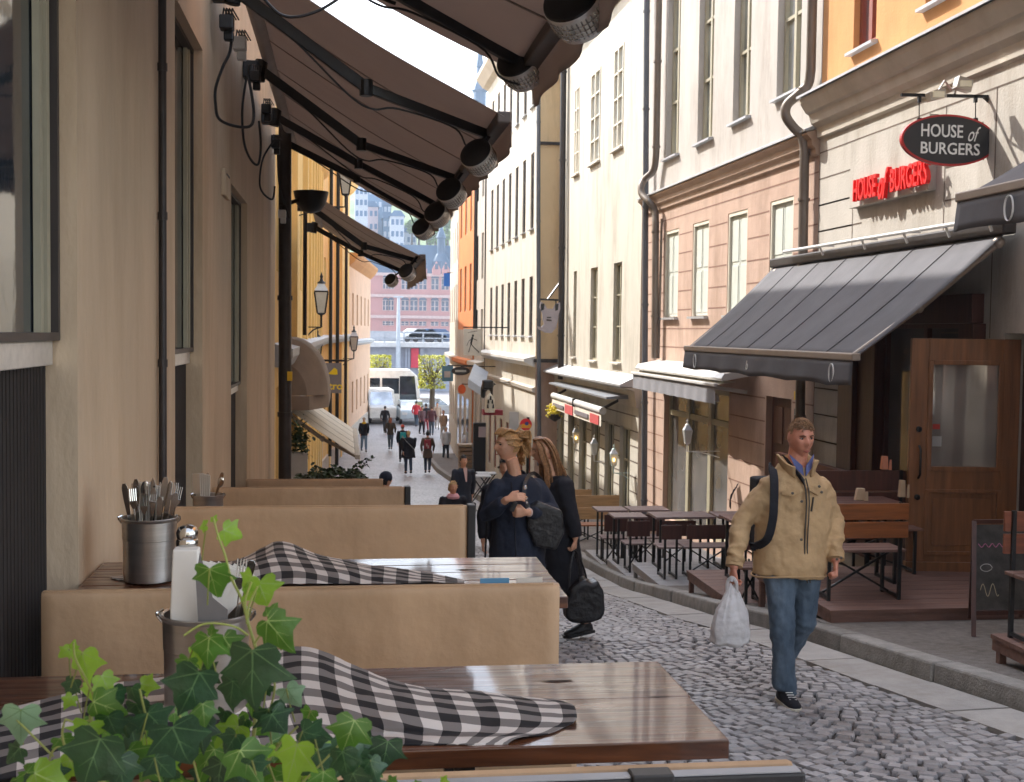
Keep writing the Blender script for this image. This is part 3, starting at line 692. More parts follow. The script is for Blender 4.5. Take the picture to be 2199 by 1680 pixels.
for i, hz in enumerate(SH):
    s0, s1, za, zb = hz; f = MB()
    def b4(mb, a, b, c_, d_, o, i_):
        vs = [PP(a, c_, o), PP(b, c_, o), PP(b, c_, i_), PP(a, c_, i_), PP(a, d_, o), PP(b, d_, o), PP(b, d_, i_), PP(a, d_, i_)]
        mb.add(vs, [(0, 3, 2, 1), (4, 5, 6, 7), (0, 1, 5, 4), (1, 2, 6, 5), (2, 3, 7, 6), (3, 0, 4, 7)])
    for (a, b, c_, d_) in ((s0, s0 + .05, za, zb), (s1 - .05, s1, za, zb), (s0 + .05, s1 - .05, zb - .06, zb)): b4(f, a, b, c_, d_, .01, .15)
    fr = f.build('window', 'frame_white', H2)
    sm = (s0 + s1) / 2
    for (a, b) in ((s0 + .055, sm - .008), (sm + .008, s1 - .055)):
        g2 = MB(); b4(g2, a, b, za + .01, zb - .065, .055, .09)
        for (c_, d_) in ((za + .07, za + (zb - za) * .48), (za + (zb - za) * .52, zb - .13)): b4(g2, a + .05, b - .05, c_, d_, .045, .056)
        g2.build('shutter', 'shutter', fr, bevel=.004)
    g2 = MB(); b4(g2, s0 - .04, s1 + .04, za - .045, za - .003, -.08, .16); g2.build('sill', 'flashing', fr)
gs = []
k = 0; z = z2 - .62
while z > -2:
    ss = sorted([0, LnP] + [x for hz in SH + shopH if hz[2] - .02 < z < hz[3] + .02 for x in (hz[0] - .04, hz[1] + .04)])
    for a, b in zip(ss[::2], ss[1::2]): gs.append((a, b, z, z))
    z -= .355
grooves(H2, PP, gs, simple('pink joint', (.22, .12, .085), .9), .022)
band(H2, PP, 0, LnP, 0, 0, 0, 'flashing', 'flashing', prof=[(0, z2 - .03), (.22, z2 - .08), (.22, z2 - .05), (0, z2 + .05)])
band(H2, PP, 0, LnP, 0, 0, 0, 'trim_pink', 'cornice', prof=[(0, z2 - .40), (.05, z2 - .38), (.06, z2 - .30), (.11, z2 - .26), (.12, z2 - .18), (.19, z2 - .12), (.19, z2 - .085), (0, z2 - .04)])
# shop window of the pink house (olive timber with transoms)
a, b, c_, d_ = shopH[0]
window(H2, PP, (a, b, c_, d_), .15, 'frame_olive', 'pane_shop', 3, (.78,), fw=.09, bar=.10, sn='shop_window')
a, b, c_, d_ = shopH[1]
dd = MB(); b4(dd, a, b, c_, d_, .10, .14); b4(dd, a + .12, (a + b) / 2 - .05, c_ + .2, c_ + 1.0, .085, .10); b4(dd, (a + b) / 2 + .05, b - .12, c_ + .2, c_ + 1.0, .085, .10)
b4(dd, a + .12, (a + b) / 2 - .05, c_ + 1.15, d_ - .15, .085, .10); b4(dd, (a + b) / 2 + .05, b - .12, c_ + 1.15, d_ - .15, .085, .10)
dd.build('door', 'wood_mahog', H2, bevel=.006)
def crp0(p, n):
    q = [Vector(a) for a in p]; out = []
    for i in range(n + 1):
        x = i / n * (len(q) - 1); k = min(int(x), len(q) - 2); f = x - k; a, b, c, d = q[max(k - 1, 0)], q[k], q[k + 1], q[min(k + 2, len(q) - 1)]
        out.append(b + (c - a) * (.5 * f) + (a * 2 - b * 5 + c * 4 - d) * (.5 * f * f) + (b * 3 - a - c * 3 + d) * (.5 * f ** 3))
    return out
# gutter / downpipes
def PX(u, v, X): return onX(u, v, X)
xg = XF - .22
xq = XF - .13; p0_ = onX(1741, 150, xq); pts = [p0_ + Vector((0, 0, 5)), p0_, onX(1735, 182, xq), onX(1712, 205, xq - .12), onX(1690, 226, xq - .24), onX(1688, 250, xq - .25), onX(1705, 275, xq - .14), onX(1722, 292, xq - .04), onX(1728, 320, xq), onX(1724, 545, xq), onX(1716, 1010, xq)]
pts = pts[:1] + crp0(pts[1:9], 30) + pts[9:]
pipe('downpipe', pts, .068, 'pipe_brown', 'brown downpipe with a swan neck between the cream house and the pink house', clamps=7)
xq = 6.1; p0_ = onX(1409, 330, xq); pts = [p0_ + Vector((0, 0, 6)), p0_, onX(1404, 365, xq), onX(1385, 385, xq - .12), onX(1377, 400, xq - .2), onX(1379, 418, xq - .2), onX(1395, 435, xq - .1), onX(1406, 452, xq), onX(1408, 480, xq), onX(1406, 770, xq)]
pts = pts[:1] + crp0(pts[1:9], 30) + pts[9:]
pipe('downpipe', pts, .07, 'pipe_brown', 'bent brown downpipe between the pink house and the white house', clamps=6)
pipe('downpipe', [onX(1389, -80, 6.08), onX(1383, 1180, 6.08)], .062, simple('blue grey pipe', (.10, .11, .13), .45), 'straight blue grey downpipe left of the bent one on the white house', clamps=6)
pipe('downpipe', [onX(1421, 470, 6.18), onX(1414, 770, 6.18)], .025, 'pipe_brown', 'thin cable pipe on the left edge of the pink house', 'conduit', clamps=3)

# 3 white house
wA, wB = (6.2, 25.6), (6.05, 34.9)
H3 = right_house('white_house', 'tall plain white plastered house with small windows and a shop awning', wA, wB)
WH = [px(wA, wB, (1233, 378), (1246, 183)), px(wA, wB, (1268, 356), (1291, 143)), px(wA, wB, (1317, 326), (1341, 90)),
      px(wA, wB, (1230, 766), (1239, 582)), px(wA, wB, (1266, 773), (1284, 573)), px(wA, wB, (1315, 777), (1336, 562)), px(wA, wB, (1233, -100), (1246, -300)), px(wA, wB, (1317, -150), (1341, -340))]
zl3 = 1.7 - 1.02
gh = [(.7 + 1.5 * k, 1.65 + 1.5 * k, -2.9, zl3 - 1.05) for k in range(6)]
w3, P3, Ln3, _, _ = facade(H3, wA, wB, -4.2, 13, WH + gh, 'plaster_white', depth=.14, side=1, back=6)
for i, hz in enumerate(WH):
    window(H3, P3, hz, .03 if i < 3 else .12, 'frame_white' if i < 3 else 'frame_olive', 'pane_blue' if i < 3 else 'pane', 2, (.25, .5, .75) if i < 3 else (.36, .68), fw=.05, sill='trim')
for hz in gh: window(H3, P3, hz, .13, 'frame_olive', 'pane', 2, (.7,), fw=.07, sn='shop_window')
band(H3, P3, 0, Ln3, 0, 0, 0, 'flashing', 'ledge', prof=[(0, zl3 - .12), (.42, zl3 - .10), (.42, zl3 - .06), (0, zl3 + .14)])
band(H3, P3, 0, Ln3, 0, 0, 0, 'trim', 'fascia', prof=[(0, zl3 - .55), (.06, zl3 - .55), (.10, zl3 - .2), (.30, zl3 - .13), (0, zl3 - .125)])
band(H3, P3, 0, Ln3, 0, 0, 0, 'trim', 'cornice', prof=[(0, 9.25), (.1, 9.3), (.28, 9.45), (.28, 9.52), (0, 9.56)])
gs = []
for k in range(7):
    z = zl3 - .75 - .33 * k
    e = [0] + [x for q in gh for x in (q[0], q[1])] + [Ln3]
    for a, b in zip(e[::2], e[1::2]):
        if z < zl3 - 1.05: gs.append((a, b, z, z))
        else: gs.append((0, Ln3, z, z)); break
grooves(H3, P3, gs, w=.03)
mb = MB()
for (u, v, w, hgt) in ((1238, 300, .03, .5), (1273, 560, .03, .5), (1273, 610, .04, .25), (1310, 455, .02, .1), (1300, 600, .02, .5), (1226, 620, .02, .4)):
    s, z = onPlane(u, v, wA, wB); mb.add([P3(s, z, -.003), P3(s + w, z, -.003), P3(s + w * .6, z + hgt * .25, -.003), P3(s, z + hgt * .25, -.003)], [(0, 1, 2, 3)])
pipe('downpipe', [onX(1211, 60, 5.93), onX(1204, 815, 5.93)], .085, 'metal_dark', 'dark downpipe at the far corner of the white house', clamps=4)

# 4 ivory house that steps forward, ochre side wall
fA, fB = (5.42, 35.0), (5.36, 47.4)
H4 = right_house('ivory_house', 'long ivory house with rows of narrow dark windows and an ochre side wall', fA, fB)
FH = []
for y in (35.7, 37.3, 38.9, 40.5, 42.1, 43.7, 45.3):
    s = y - 35.0
    for (za, zb) in ((1.7 + 6.6, 1.7 + 8.5), (1.7 + 3.05, 1.7 + 5.25), (1.7 - .1, 1.7 + 1.65), (-3.2, -1.3)): FH.append((s - .02, s + .62, za, zb))
w4, P4, Ln4, _, _ = facade(H4, fA, fB, -4.6, 11.4, FH, 'plaster_white2', depth=.10, side=1, back=5)
for hz in FH: window(H4, P4, hz, .09, 'frame_red' if hz[2] < 0 else 'frame_dark', 'pane', 2, (.4, .7), fw=.05, sill='flashing' if hz[2] > 1.5 else None)
z4 = 1.7 - .75
band(H4, P4, 0, Ln4, 0, 0, 0, 'white_metal', 'ledge', prof=[(0, z4 - .25), (.12, z4 - .2), (.34, z4 - .08), (.34, z4), (0, z4 + .08)])
band(H4, P4, 0, Ln4, 0, 0, 0, 'trim', 'fascia', prof=[(0, z4 - 1.0), (.07, z4 - .95), (.1, z4 - .85), (.0, z4 - .8)])
band(H4, P4, 0, Ln4, 0, 0, 0, 'trim', 'eaves', prof=[(0, 10.9), (.2, 11.0), (.45, 11.3), (.45, 11.45), (0, 11.45)])
mb = MB(); mb.lohi((5.42 - .001, 34.97, z4), (6.9, 34.996, 11.3)); mb.build('side_wall', 'plaster_ochre', H4)
mb = MB(); mb.lohi((5.42 - .001, 34.96, -4), (6.9, 34.996, z4 - .1)); mb.build('side_wall', 'plaster_pink', H4)
mb = MB(); zq = D(1180, 312, 35).z; mb.lohi((5.36, 34.9, zq), (6.9, 34.966, zq + .08)); mb.lohi((5.36, 34.9, z4 - .1), (6.9, 34.966, z4)); mb.build('ledge', 'metal_dark', H4)
pipe('downpipe', [D(1157, -60, 34.8), D(1156, 470, 34.8), D(1158, 1000, 34.8)], .06, simple('blue grey pipe', (.10, .11, .13)), 'grey downpipe on the ochre side wall of the ivory house', clamps=5)
# 5 6 7 far houses
def plain(name, label, A, B, z1, mat, nwin, zrows, w=.9, eav='trim', frame='frame_white', pane='pane'):
    H = right_house(name, label, A, B); L_ = math.hypot(B[0] - A[0], B[1] - A[1])
    hs_ = [((k + .5) * L_ / nwin - w / 2, (k + .5) * L_ / nwin + w / 2, za, zb) for k in range(nwin) for (za, zb) in zrows]
    w_, P, Ln, _, _ = facade(H, A, B, -6, z1, hs_, mat, depth=.12, side=1, back=5)
    for hz in hs_: window(H, P, hz, .11, frame, pane, 2, (.6,), fw=.07)
    band(H, P, 0, Ln, 0, 0, 0, eav, 'eaves', prof=[(0, z1 - .5), (.2, z1 - .4), (.5, z1 - .1), (.5, z1 + .05), (0, z1 + .05)])
    band(H, P, 0, Ln, 0, 0, 0, eav, 'ledge', prof=[(0, .2), (.3, .35), (.3, .5), (0, .55)])
    return H, P, Ln
H5, P5, L5 = plain('cream_house', 'narrow cream house between the ivory house and the red orange house', (5.34, 47.45), (5.33, 51.2), 10.0, 'plaster_cream', 2, ((7, 8.8), (3.8, 5.6), (.9, 2.6), (-2.6, -.6)), .7)
H6, P6, L6 = plain('red_house', 'red orange house far down on the right side', (5.28, 51.3), (5.30, 58.2), 9.6, 'plaster_red', 3, ((6, 7.8), (2.6, 4.6), (-2.8, -.8)), .9, eav='plaster_red')
H7, P7, L7 = plain('beige_house', 'beige house with mouldings, last of the right row', (5.28, 58.3), (5.98, 71), 8.6, 'trim', 4, ((5.2, 7), (2.2, 4), (-2.8, -1)), 1.0)
for (u, ya, vt, vb, lab) in ((1069, 45.5, 330, 900, 'thin dark downpipe on the ivory house'), (1047, 47.5, 330, 900, 'dark downpipe between the ivory house and the cream house'), (1024, 50.5, 330, 740, 'dark downpipe on the cream house'), (984, 62.0, 440, 960, 'dark downpipe beside the beige house')):
    pipe('downpipe', [D(u, vt, ya), D(u - 4, vb, ya)], .09, 'metal_dark', lab)

# cream ground floor band of the red house
mb = MB(); mb.add([P6(0, -6, -.02), P6(L6, -6, -.02), P6(L6, 1.8, -.02), P6(0, 1.8, -.02), P6(0, -6, .003), P6(L6, -6, .003), P6(L6, 1.8, .003), P6(0, 1.8, .003)], [(0, 1, 2, 3), (0, 3, 7, 4), (2, 3, 7, 6)]); mb.build('ground_floor', 'plaster_cream', H6)
for k in range(3):
    q = [P6(1.2 + 2.2 * k, -3.6, -.03), P6(2.2 + 2.2 * k, -3.6, -.03), P6(2.2 + 2.2 * k, -1.2, -.03), P6(1.2 + 2.2 * k, -1.2, -.03)]; mb = MB(); mb.add(q, [(0, 1, 2, 3)]); mb.build('shop_window', 'pane', H6)
# the street behind the camera, seen in the glass
HBk = thing('opposite_house', 'pale house closing the street behind the camera, seen only in reflections', 'house', (2, -17, 1))
hb_ = [(1.5 + 2.6 * k, 2.6 + 2.6 * k, z, z + 1.9) for k in range(8) for z in (.6, 4.2, 7.6)]
w_, Pb, Lb, _, _ = facade(HBk, (-9, -16), (14, -16), -1, 12, hb_, 'plaster_white', depth=.15, side=1, back=6)
for hz in hb_: window(HBk, Pb, hz, .14, 'frame_dark', 'pane', 2, (.6,))
# ------------------------------------------------------------------ awnings over the tables
def cr(p, t):            # Catmull-Rom through a list of points, t in 0..1
    n = len(p) - 1; x = min(max(t, 0), 1) * n; i = min(int(x), n - 1); f = x - i
    a, b, c, d = p[max(i - 1, 0)], p[i], p[i + 1], p[min(i + 2, n)]
    return b * 1.0 + (c - a) * (.5 * f) + (a * 2 - b * 5 + c * 4 - d) * (.5 * f * f) + (b * 3 - a - c * 3 + d) * (.5 * f ** 3)
def crp(p, n): return [cr([Vector(q) for q in p], i / n) for i in range(n + 1)]
def left_awning(label, y0, y1, zw, zf, Xf, arms, heaters, fab='awning_tan', val=.2, Xw=-.74):
    A = thing('folding_awning', label, 'awning', (Xw, (y0 + y1) / 2, zw), 'taupe awnings over the outdoor tables')
    mb = MB(); nseam = max(2, round((y1 - y0) / 1.2))
    def f(s, t):
        x = Xw + (Xf - Xw) * t; y = y0 + (y1 - y0) * s
        sag = -.05 * math.sin(PI * t) - .012 * abs(math.sin(PI * s * nseam)) * math.sin(PI * t) + .006 * noise.noise(Vector((x * 2, y * 1.5, 3))) + .010 * noise.noise(Vector((x * .8, y * 9, 5))) * math.sin(PI * t)
        return (x, y, zw + (zf - zw) * t + sag)
    mb.grid(f, nseam * 26, 14)
    for k in range(1, nseam):
        pts = [Vector(f(k / nseam, t / 10)) - Vector((0, 0, .006)) for t in range(11)]
        for a, b in zip(pts, pts[1:]): mb.bar(a, b, .03, .004, mi=1)
    mb.build('canopy', [fab, simple('awning seam', (.17, .135, .115), .9)], A, smooth=True, mods=[('SOLIDIFY', {'thickness': .004})])
    mb = MB(); nv = int((y1 - y0) * 10)
    def g(s, t):
        y = y0 + (y1 - y0) * s; return (Xf + .05 + .018 * math.sin(y * 9) * t + .02 * t, y, zf - .03 - val * t * (1 - .12 * abs(math.sin(y * 3.3))))
    mb.grid(g, nv, 4); mb.build('valance', fab, A, smooth=True, mods=[('SOLIDIFY', {'thickness': .004})])
    MB().tube([(Xw, y0 + .05, zw - .02), (Xw, y1 - .05, zw - .02)], .065, 16).build('roller', simple('pale roller', (.36, .31, .27), .6), A, smooth=True)
    mb = MB(); mb.bar((Xf, y0, zf), (Xf, y1, zf), .10, .085); mb.build('front_bar', simple('brown front bar', (.085, .065, .055), .5), A, bevel=.012)
    for (ya, ka) in arms:
        p0 = Vector((Xw - .06, ya, zw - .16)); p2 = Vector((Xf - .03, ya + .25, zf - .02)); p1 = p0.lerp(p2, .5) + Vector((0, -.15, -.20 * ka))
        mb = MB(); mb.bar(p0, p1, .06, .085); mb.bar(p1, p2, .05, .07); mb.tube([p1 + Vector((0, 0, -.06)), p1 + Vector((0, 0, .06))], .05, 10)
        mb.tube([p0 + Vector((-.03, 0, -.1)), p0 + Vector((0, 0, .1))], .06, 10); mb.box(p0 + Vector((-.1, 0, .0)), (.14, .16, .16))
        am = mb.build('folding_arm', 'black_metal', A, bevel=.006)
        cb = MB(); q = [p0 + Vector((.1, -.02, -.06)), p0.lerp(p1, .5) + Vector((0, -.02, -.06)), p1 + Vector((-.12, -.04, -.07)), p1 + Vector((.05, -.04, -.16)), p1.lerp(p2, .25) + Vector((0, -.03, -.07)), p1.lerp(p2, .7) + Vector((0, -.03, -.05)), p1.lerp(p2, .82) + Vector((0, -.03, -.16)), p2 + Vector((-.02, 0, -.12))]
        cb.tube(crp(q, 40), .0075, 6); cb.build('cable', 'black_metal', am, smooth=True)
    return A
ZF = 3.24
left_awning('nearest taupe awning at the top edge, its front bar carrying a large heater', 2.6, 7.95, 4.3, ZF + .12, 1.12, [(3.6, .6), (7.35, .0)], 0)
left_awning('long taupe awning with four folding arms and a row of heaters', 8.85, 17.6, 4.32, ZF, 1.12, [(9.3, 1), (12.1, 1), (14.7, .2), (16.6, -.1)], 0)
left_awning('small farthest taupe awning beyond the black downpipe', 18.7, 24.6, 3.75, 2.82, 1.15, [(19.2, 1), (23.2, .3)], 0, val=.3, Xw=-.5)
# heaters on the front bars
def heater(c, s=1.0):
    H = thing('patio_heater', 'x', 'heater', c, 'round heaters hung on the awning front bars')
    a = Vector((-.45, -.62, .42)).normalized(); q = a.to_track_quat('Z', 'Y').to_matrix()
    pr = [(.10, -.17), (.125, -.15), (.135, -.02), (.14, .0), (.135, .012)]
    mb = MB(); n = 40
    mb.lathe(c, [(r * s, z * s) for r, z in pr], n, ax=q); mb.build('shell', 'silver', H, smooth=True)
    mb = MB()
    for k in range(36):
        an = 2 * PI * k / 36; e = q @ Vector((math.cos(an), math.sin(an), 0)); mb.bar(c + e * .128 * s - a * .125 * s, c + e * .138 * s - a * .015 * s, .006 * s, .006 * s)
    for z in (-.04, -.07, -.10): mb.lathe(c, [(.136 * s, z * s), (.141 * s, z * s), (.139 * s, (z - .006) * s)], n, ax=q, cap=False)
    mb.build('guard', 'steel_bright', H)
    mb = MB().lathe(c + a * .012 * s, [(.02 * s, .02 * s), (.10 * s, .022 * s), (.132 * s, .01 * s), (.137 * s, 0)], n, ax=q); mb.build('face', 'black_metal', H, smooth=True)
    mb = MB(); t_ = Vector((1.10, c.y + .12, ZF + .0 if c.y < 18 else 2.86)); mb.bar(c, t_, .05 * s, .03 * s); mb.ball(c - a * .15 * s, .07 * s, 10); mb.build('bracket', 'black_metal', H, smooth=False)
    return H
for (u, v, d, s, lab) in ((1228, 2, 5.9, 1.05, 'largest round heater, cut off by the top edge of the picture'), (1112, 130, 7.6, 1.0, 'round heater hanging where the nearest awning ends'),
                          (1022, 330, 9.4, .93, 'round heater below the first arm end of the long awning'), (964, 408, 11.6, .95, 'second heater from the near end under the long awning'),
                          (934, 456, 13.8, .95, 'third heater from the near end under the long awning'), (904, 488, 16.2, .95, 'farthest small heater at the end of the long awning'),
                          (872, 582, 18.9, .9, 'heater at the near corner of the small farthest awning'), (838, 600, 21.6, .8, 'last dark heater at the far corner of the small awning')):
    h_ = heater(D(u, v, d), s); h_['label'] = lab
# dome lamp on the downpipe
c = D(668, 412, 17.2); dl = thing('dome_lamp', 'black half dome fixture beside the top of the black downpipe', 'lamp', c)
MB().lathe(c, [(.005, -.30), (.13, -.26), (.20, -.17), (.235, -.03), (.24, 0), (.1, .01)], 28).build('dome', 'black_metal', dl, smooth=True)
MB().bar(c + Vector((0, 0, -.05)), D(612, 440, 17.0), .05, .05).build('bracket', 'black_metal', dl)
# tangle of cables and fittings where the arms meet the wall
cabs = [[(498, 60), (494, 110), (478, 145), (458, 190), (455, 225), (470, 255), (500, 270), (535, 272), (545, 250), (540, 200), (532, 160)],
        [(535, 140), (524, 200), (520, 250), (525, 310), (540, 345), (555, 352), (560, 310), (556, 260)],
        [(590, 300), (565, 340), (555, 390), (565, 415), (585, 428), (590, 400)], [(596, 330), (600, 400), (612, 440), (622, 470)],
        [(560, -10), (600, 30), (640, 36), (690, 20), (735, -8)], [(810, -10), (828, 0), (850, 8)]]
labs = ['long black cable loop hanging from the first awning arm against the tan wall', 'narrow black cable loop hanging behind the second awning arm', 'short black cable loop under the third awning arm', 'thin cable running down to the top of the black downpipe', 'black cable sagging across the top of the long awning', 'scrap of cable at the top edge of the picture']
for pts, lb, dd in zip(cabs, labs, (9.3, 11.5, 14, 16, 8.6, 7.6)):
    P3d = [D(u, v, dd) for u, v in pts]
    for q in P3d:
        if dd > 9: q.x = max(q.x, XW + .03)
    o = MB().tube(crp(P3d, 50), .011, 6).build('hanging_cable', 'black_metal', None, smooth=True); tag(o, lb, 'cable', 'cables hanging below the awnings')
for (u, v, d, lb) in ((487, 50, 9.2, 'cluster of connectors at the foot of the first awning arm'), (515, 95, 9.9, 'pale connector block between the first and second awning arms'), (548, 165, 11.9, 'connector box at the foot of the second awning arm'),
                   (572, 235, 13.4, 'connector box between the second and third awning arms'), (592, 310, 15.2, 'connector box at the foot of the third awning arm'), (606, 460, 16.2, 'white fitting on the top of the black downpipe')):
    c = D(u, v, d); c.x = max(c.x, XW + .08); J = thing('cable_connector', lb, 'junction box', c, 'wall connectors of the awnings')
    MB().box(c, (.1, .12, .1)).box(c + Vector((.01, .05, -.08)), (.07, .07, .07)).build('casing', 'white_metal' if u in (515, 606) else 'black_metal', J, bevel=.01)
    mb = MB()
    for k in range(4): mb.tube([c + Vector((.02 * k - .03, 0, .04)), c + Vector((.02 * k - .03, .1, .13)), c + Vector((.02 * k, .3, .1))], .006, 5)
    mb.build('wires', 'black_metal', J); 

# ------------------------------------------------------------------ tables and benches on the left
ZT = .748
w, t, p = base_mat('varnished table wood'); L = t.links.new
ge = nd(t, 'ShaderNodeNewGeometry'); mp = nd(t, 'ShaderNodeMapping'); mp.inputs['Scale'].default_value = (1.4, 26, 20); L(ge.outputs['Position'], mp.inputs[0])
n1 = nd(t, 'ShaderNodeTexNoise'); n1.inputs['Scale'].default_value = 1.6; n1.inputs['Detail'].default_value = 7; n1.inputs['Distortion'].default_value = .8; L(mp.outputs[0], n1.inputs['Vector'])
r = nd(t, 'ShaderNodeValToRGB'); e = r.color_ramp.elements; e[0].position = .3; e[0].color = (.04, .014, .007, 1); e[1].position = .72; e[1].color = (.16, .056, .022, 1); L(n1.outputs[0], r.inputs[0])
L(r.outputs[0], p.inputs['Base Color'])
mp2 = nd(t, 'ShaderNodeMapping'); mp2.inputs['Scale'].default_value = (2.0, 14, 6); L(ge.outputs['Position'], mp2.inputs[0])
n2 = nd(t, 'ShaderNodeTexNoise'); n2.inputs['Scale'].default_value = 2.2; n2.inputs['Detail'].default_value = 5; L(mp2.outputs[0], n2.inputs['Vector'])
mr = nd(t, 'ShaderNodeMapRange'); mr.inputs[1].default_value = .35; mr.inputs[2].default_value = .7; mr.inputs[3].default_value = .25; mr.inputs[4].default_value = .5; L(n2.outputs[0], mr.inputs[0]); L(mr.outputs[0], p.inputs['Roughness'])
b = nd(t, 'ShaderNodeBump'); b.inputs['Strength'].default_value = .25; b.inputs['Distance'].default_value = .01; L(n1.outputs[0], b.inputs['Height']); L(b.outputs[0], p.inputs['Normal'])
p.inputs['Specular IOR Level'].default_value = .35; p.inputs['Coat Weight'].default_value = .7; p.inputs['Coat Roughness'].default_value = .05; p.inputs['Coat IOR'].default_value = 1.4
MT['table_wood'] = w
def table(label, y0, y1, x0, x1, z, planks, mat='table_wood', gap=.006):
    T = thing('cafe_table', label, 'table', ((x0 + x1) / 2, (y0 + y1) / 2, gz((y0 + y1) / 2)), 'long cafe tables against the left wall')
    mb = MB(); wd = (y1 - y0) / planks
    for k in range(planks):
        j = random.uniform(-.0015, .0015)
        mb.lohi((x0, y0 + k * wd + gap / 2, z - .045), (x1 + random.uniform(-.004, .004), y0 + (k + 1) * wd - gap / 2, z + j))
    mb.build('tabletop', mat, T, bevel=.004)
    mb = MB()
    for (x, y, w_, h_) in ((x1 - .45, y0 + .12, .10, .010), (x1 - .37, y0 + .52, .09, .012), (x1 - .12, y0 + .35, .07, .006)):
        mb.add([(x, y, z + .0022), (x + w_ * .4, y - h_, z + .0022), (x + w_, y - h_ * .3, z + .0022), (x + w_ * .9, y + h_ * .6, z + .0022), (x + w_ * .3, y + h_ * .7, z + .0022)], [(0, 1, 2, 3, 4)])
    mb.build('cracks', simple('wood crack', (.03, .014, .008), .8), T)
    for (x, y) in ((x0 + .12, y0 + .1), (x0 + .12, y1 - .1), (x1 - .6, y0 + .3), (x1 - .6, y1 - .1)):
        MB().lohi((x - .025, y - .025, gz(y) - .04), (x + .025, y + .025, z - .047)).build('leg', 'black_metal', T)
    return T
n_, f_ = onZ(1570, 1590, ZT), onZ(1378, 1421, ZT)
table('front varnished wooden table with a crumpled checked cloth', n_.y, f_.y, -1.16, n_.x, ZT, 2, gap=.0015)
n_, f_ = onZ(1222, 1281, ZT), onZ(1147, 1196, ZT)
table('second wooden table with open plank joints behind the widest tan bench back', n_.y, f_.y, XW + .01, n_.x, ZT, 5)
table('third wooden table, hidden low between the farther tan bench backs', 6.9, 7.6, XW + .01, .6, .33, 5)
table('fourth wooden table between the two farthest tan bench backs', 9.9, 10.6, XW + .01, .5, .02, 5)
def bench(label, y, x1, ztop, deck, hgt=.62, th=.075, end=0, front=0):
    B = thing('bench', label, 'bench', ((XW + x1) / 2, y, deck), 'tan upholstered benches along the left wall')
    mb = MB()
    def f(s, t):      # rounded slab drawn as a closed loop section swept along x
        an = t * 2 * PI; cx = XW + .012 + (x1 - XW - .012 - end) * s
        hw_, hz_ = th / 2, hgt / 2; e = .12
        c_, s_ = math.cos(an), math.sin(an)
        yy = hw_ * math.copysign(abs(c_) ** .35, c_); zz = hz_ * math.copysign(abs(s_) ** .12, s_)
        edge = min(s, 1 - s); k = 1 - .35 * max(0, 1 - edge * 60) ** 2
        yy *= k; yy += .004 * noise.noise(Vector((cx * 3, zz * 5, y)))
        return (cx, y + yy, ztop - hz_ + zz - .0 * s)
    mb.grid(f, 70, 48)
    mb.prism([(th / 2 * .65 * math.copysign(abs(math.cos(a)) ** .35, math.cos(a)), hgt / 2 * math.copysign(abs(math.sin(a)) ** .12, math.sin(a))) for a in [2 * PI * i / 48 for i in range(48)]],
             (x1 - end, y, ztop - hgt / 2), (0, 1, 0), (0, 0, 1), .001)
    mb.build('backrest', 'leather_tan', B, smooth=True, sharp=50)
    mb = MB(); mb.lohi((XW + .02, y - .50, deck + .36), (x1 - end - .02, y - th / 2 - .005, deck + .46)); mb.build('seat', 'leather_tan', B, bevel=.02)
    mb = MB(); mb.bar((XW + .02, y - th * .2, ztop + .002), (x1 - end - .02, y - th * .2, ztop + .002), .012, .006); mb.build('seam', 'leather_tan', B)
    if end:
        mb = MB(); mb.lohi((x1 - end, y - th / 2 - .004, deck), (x1, y + th / 2 + .004, ztop + .006)); mb.build('end_panel', 'leather_end', B, bevel=.006)
    for x in (XW + .15, x1 - end - .12):
        MB().lohi((x - .02, y - .46, gz(y) - .05), (x + .02, y - .42, deck + .358)).build('leg', 'black_metal', B)
        MB().lohi((x - .02, y - .02, gz(y) - .05), (x + .02, y + .02, ztop - hgt + .004)).build('leg', 'black_metal', B)
    return B
def xat(u, d): return D(u, 1100, d).x
zb1 = D(1100, 1257, 4.1).z; zb2 = D(900, 1086, 6.2).z; zb3 = D(800, 1046, 9.3).z; zb4 = D(780, 1029, 12.4).z
bench('tan bench back between the two front tables, the widest in view', 4.12, xat(1201, 4.12), zb1, 0.0)
bench('tan bench back with a black end panel behind the second table', 6.2, xat(1020, 6.2), zb2, 0.0, end=.042)
bench('narrower tan bench back with a black end, third from the camera', 9.3, xat(881, 9.3), zb3, -.45, end=.045)
bench('farthest tan bench back, only a thin strip above the others', 12.4, xat(822, 12.4), zb4, -.8)
# near bench whose frame crosses the bottom edge
yb = 2.32; B0 = thing('bench', 'near bench across the bottom edge with a black steel back frame and tan pad', 'bench', (0, yb, 0), 'tan upholstered benches along the left wall')
zt0 = D(1200, 1641, yb + .05).z; x1 = D(1722, 1640, yb).x
mb = MB(); mb.lohi((-1.14, yb + .016, zt0 - .5), (x1 - .006, yb + .046, zt0)); mb.build('backrest', 'leather_tan', B0, bevel=.02)
mb = MB(); mb.lohi((-1.14, yb - .026, zt0 - .048), (x1, yb + .012, zt0 - .008)); mb.lohi((x1 - .04, yb - .024, -.1), (x1 - .001, yb + .011, zt0 - .049)); mb.build('back_frame', 'leather_end', B0, bevel=.006)
mb = MB(); mb.lohi((-1.14, yb - .022, zt0 - .0078), (x1 - .01, yb + .008, zt0 - .005)); mb.build('frame_edge', simple('grey edge', (.33, .33, .34), .5), B0)  # lighter grey strip along the top of the black frame
cx = D(1395, 1660, yb).x; mb = MB(); mb.lohi((cx - .042, yb - .034, zt0 - .075), (cx + .042, yb + .014, zt0 + .001)); mb.build('clip', 'leather_end', B0, bevel=.004)
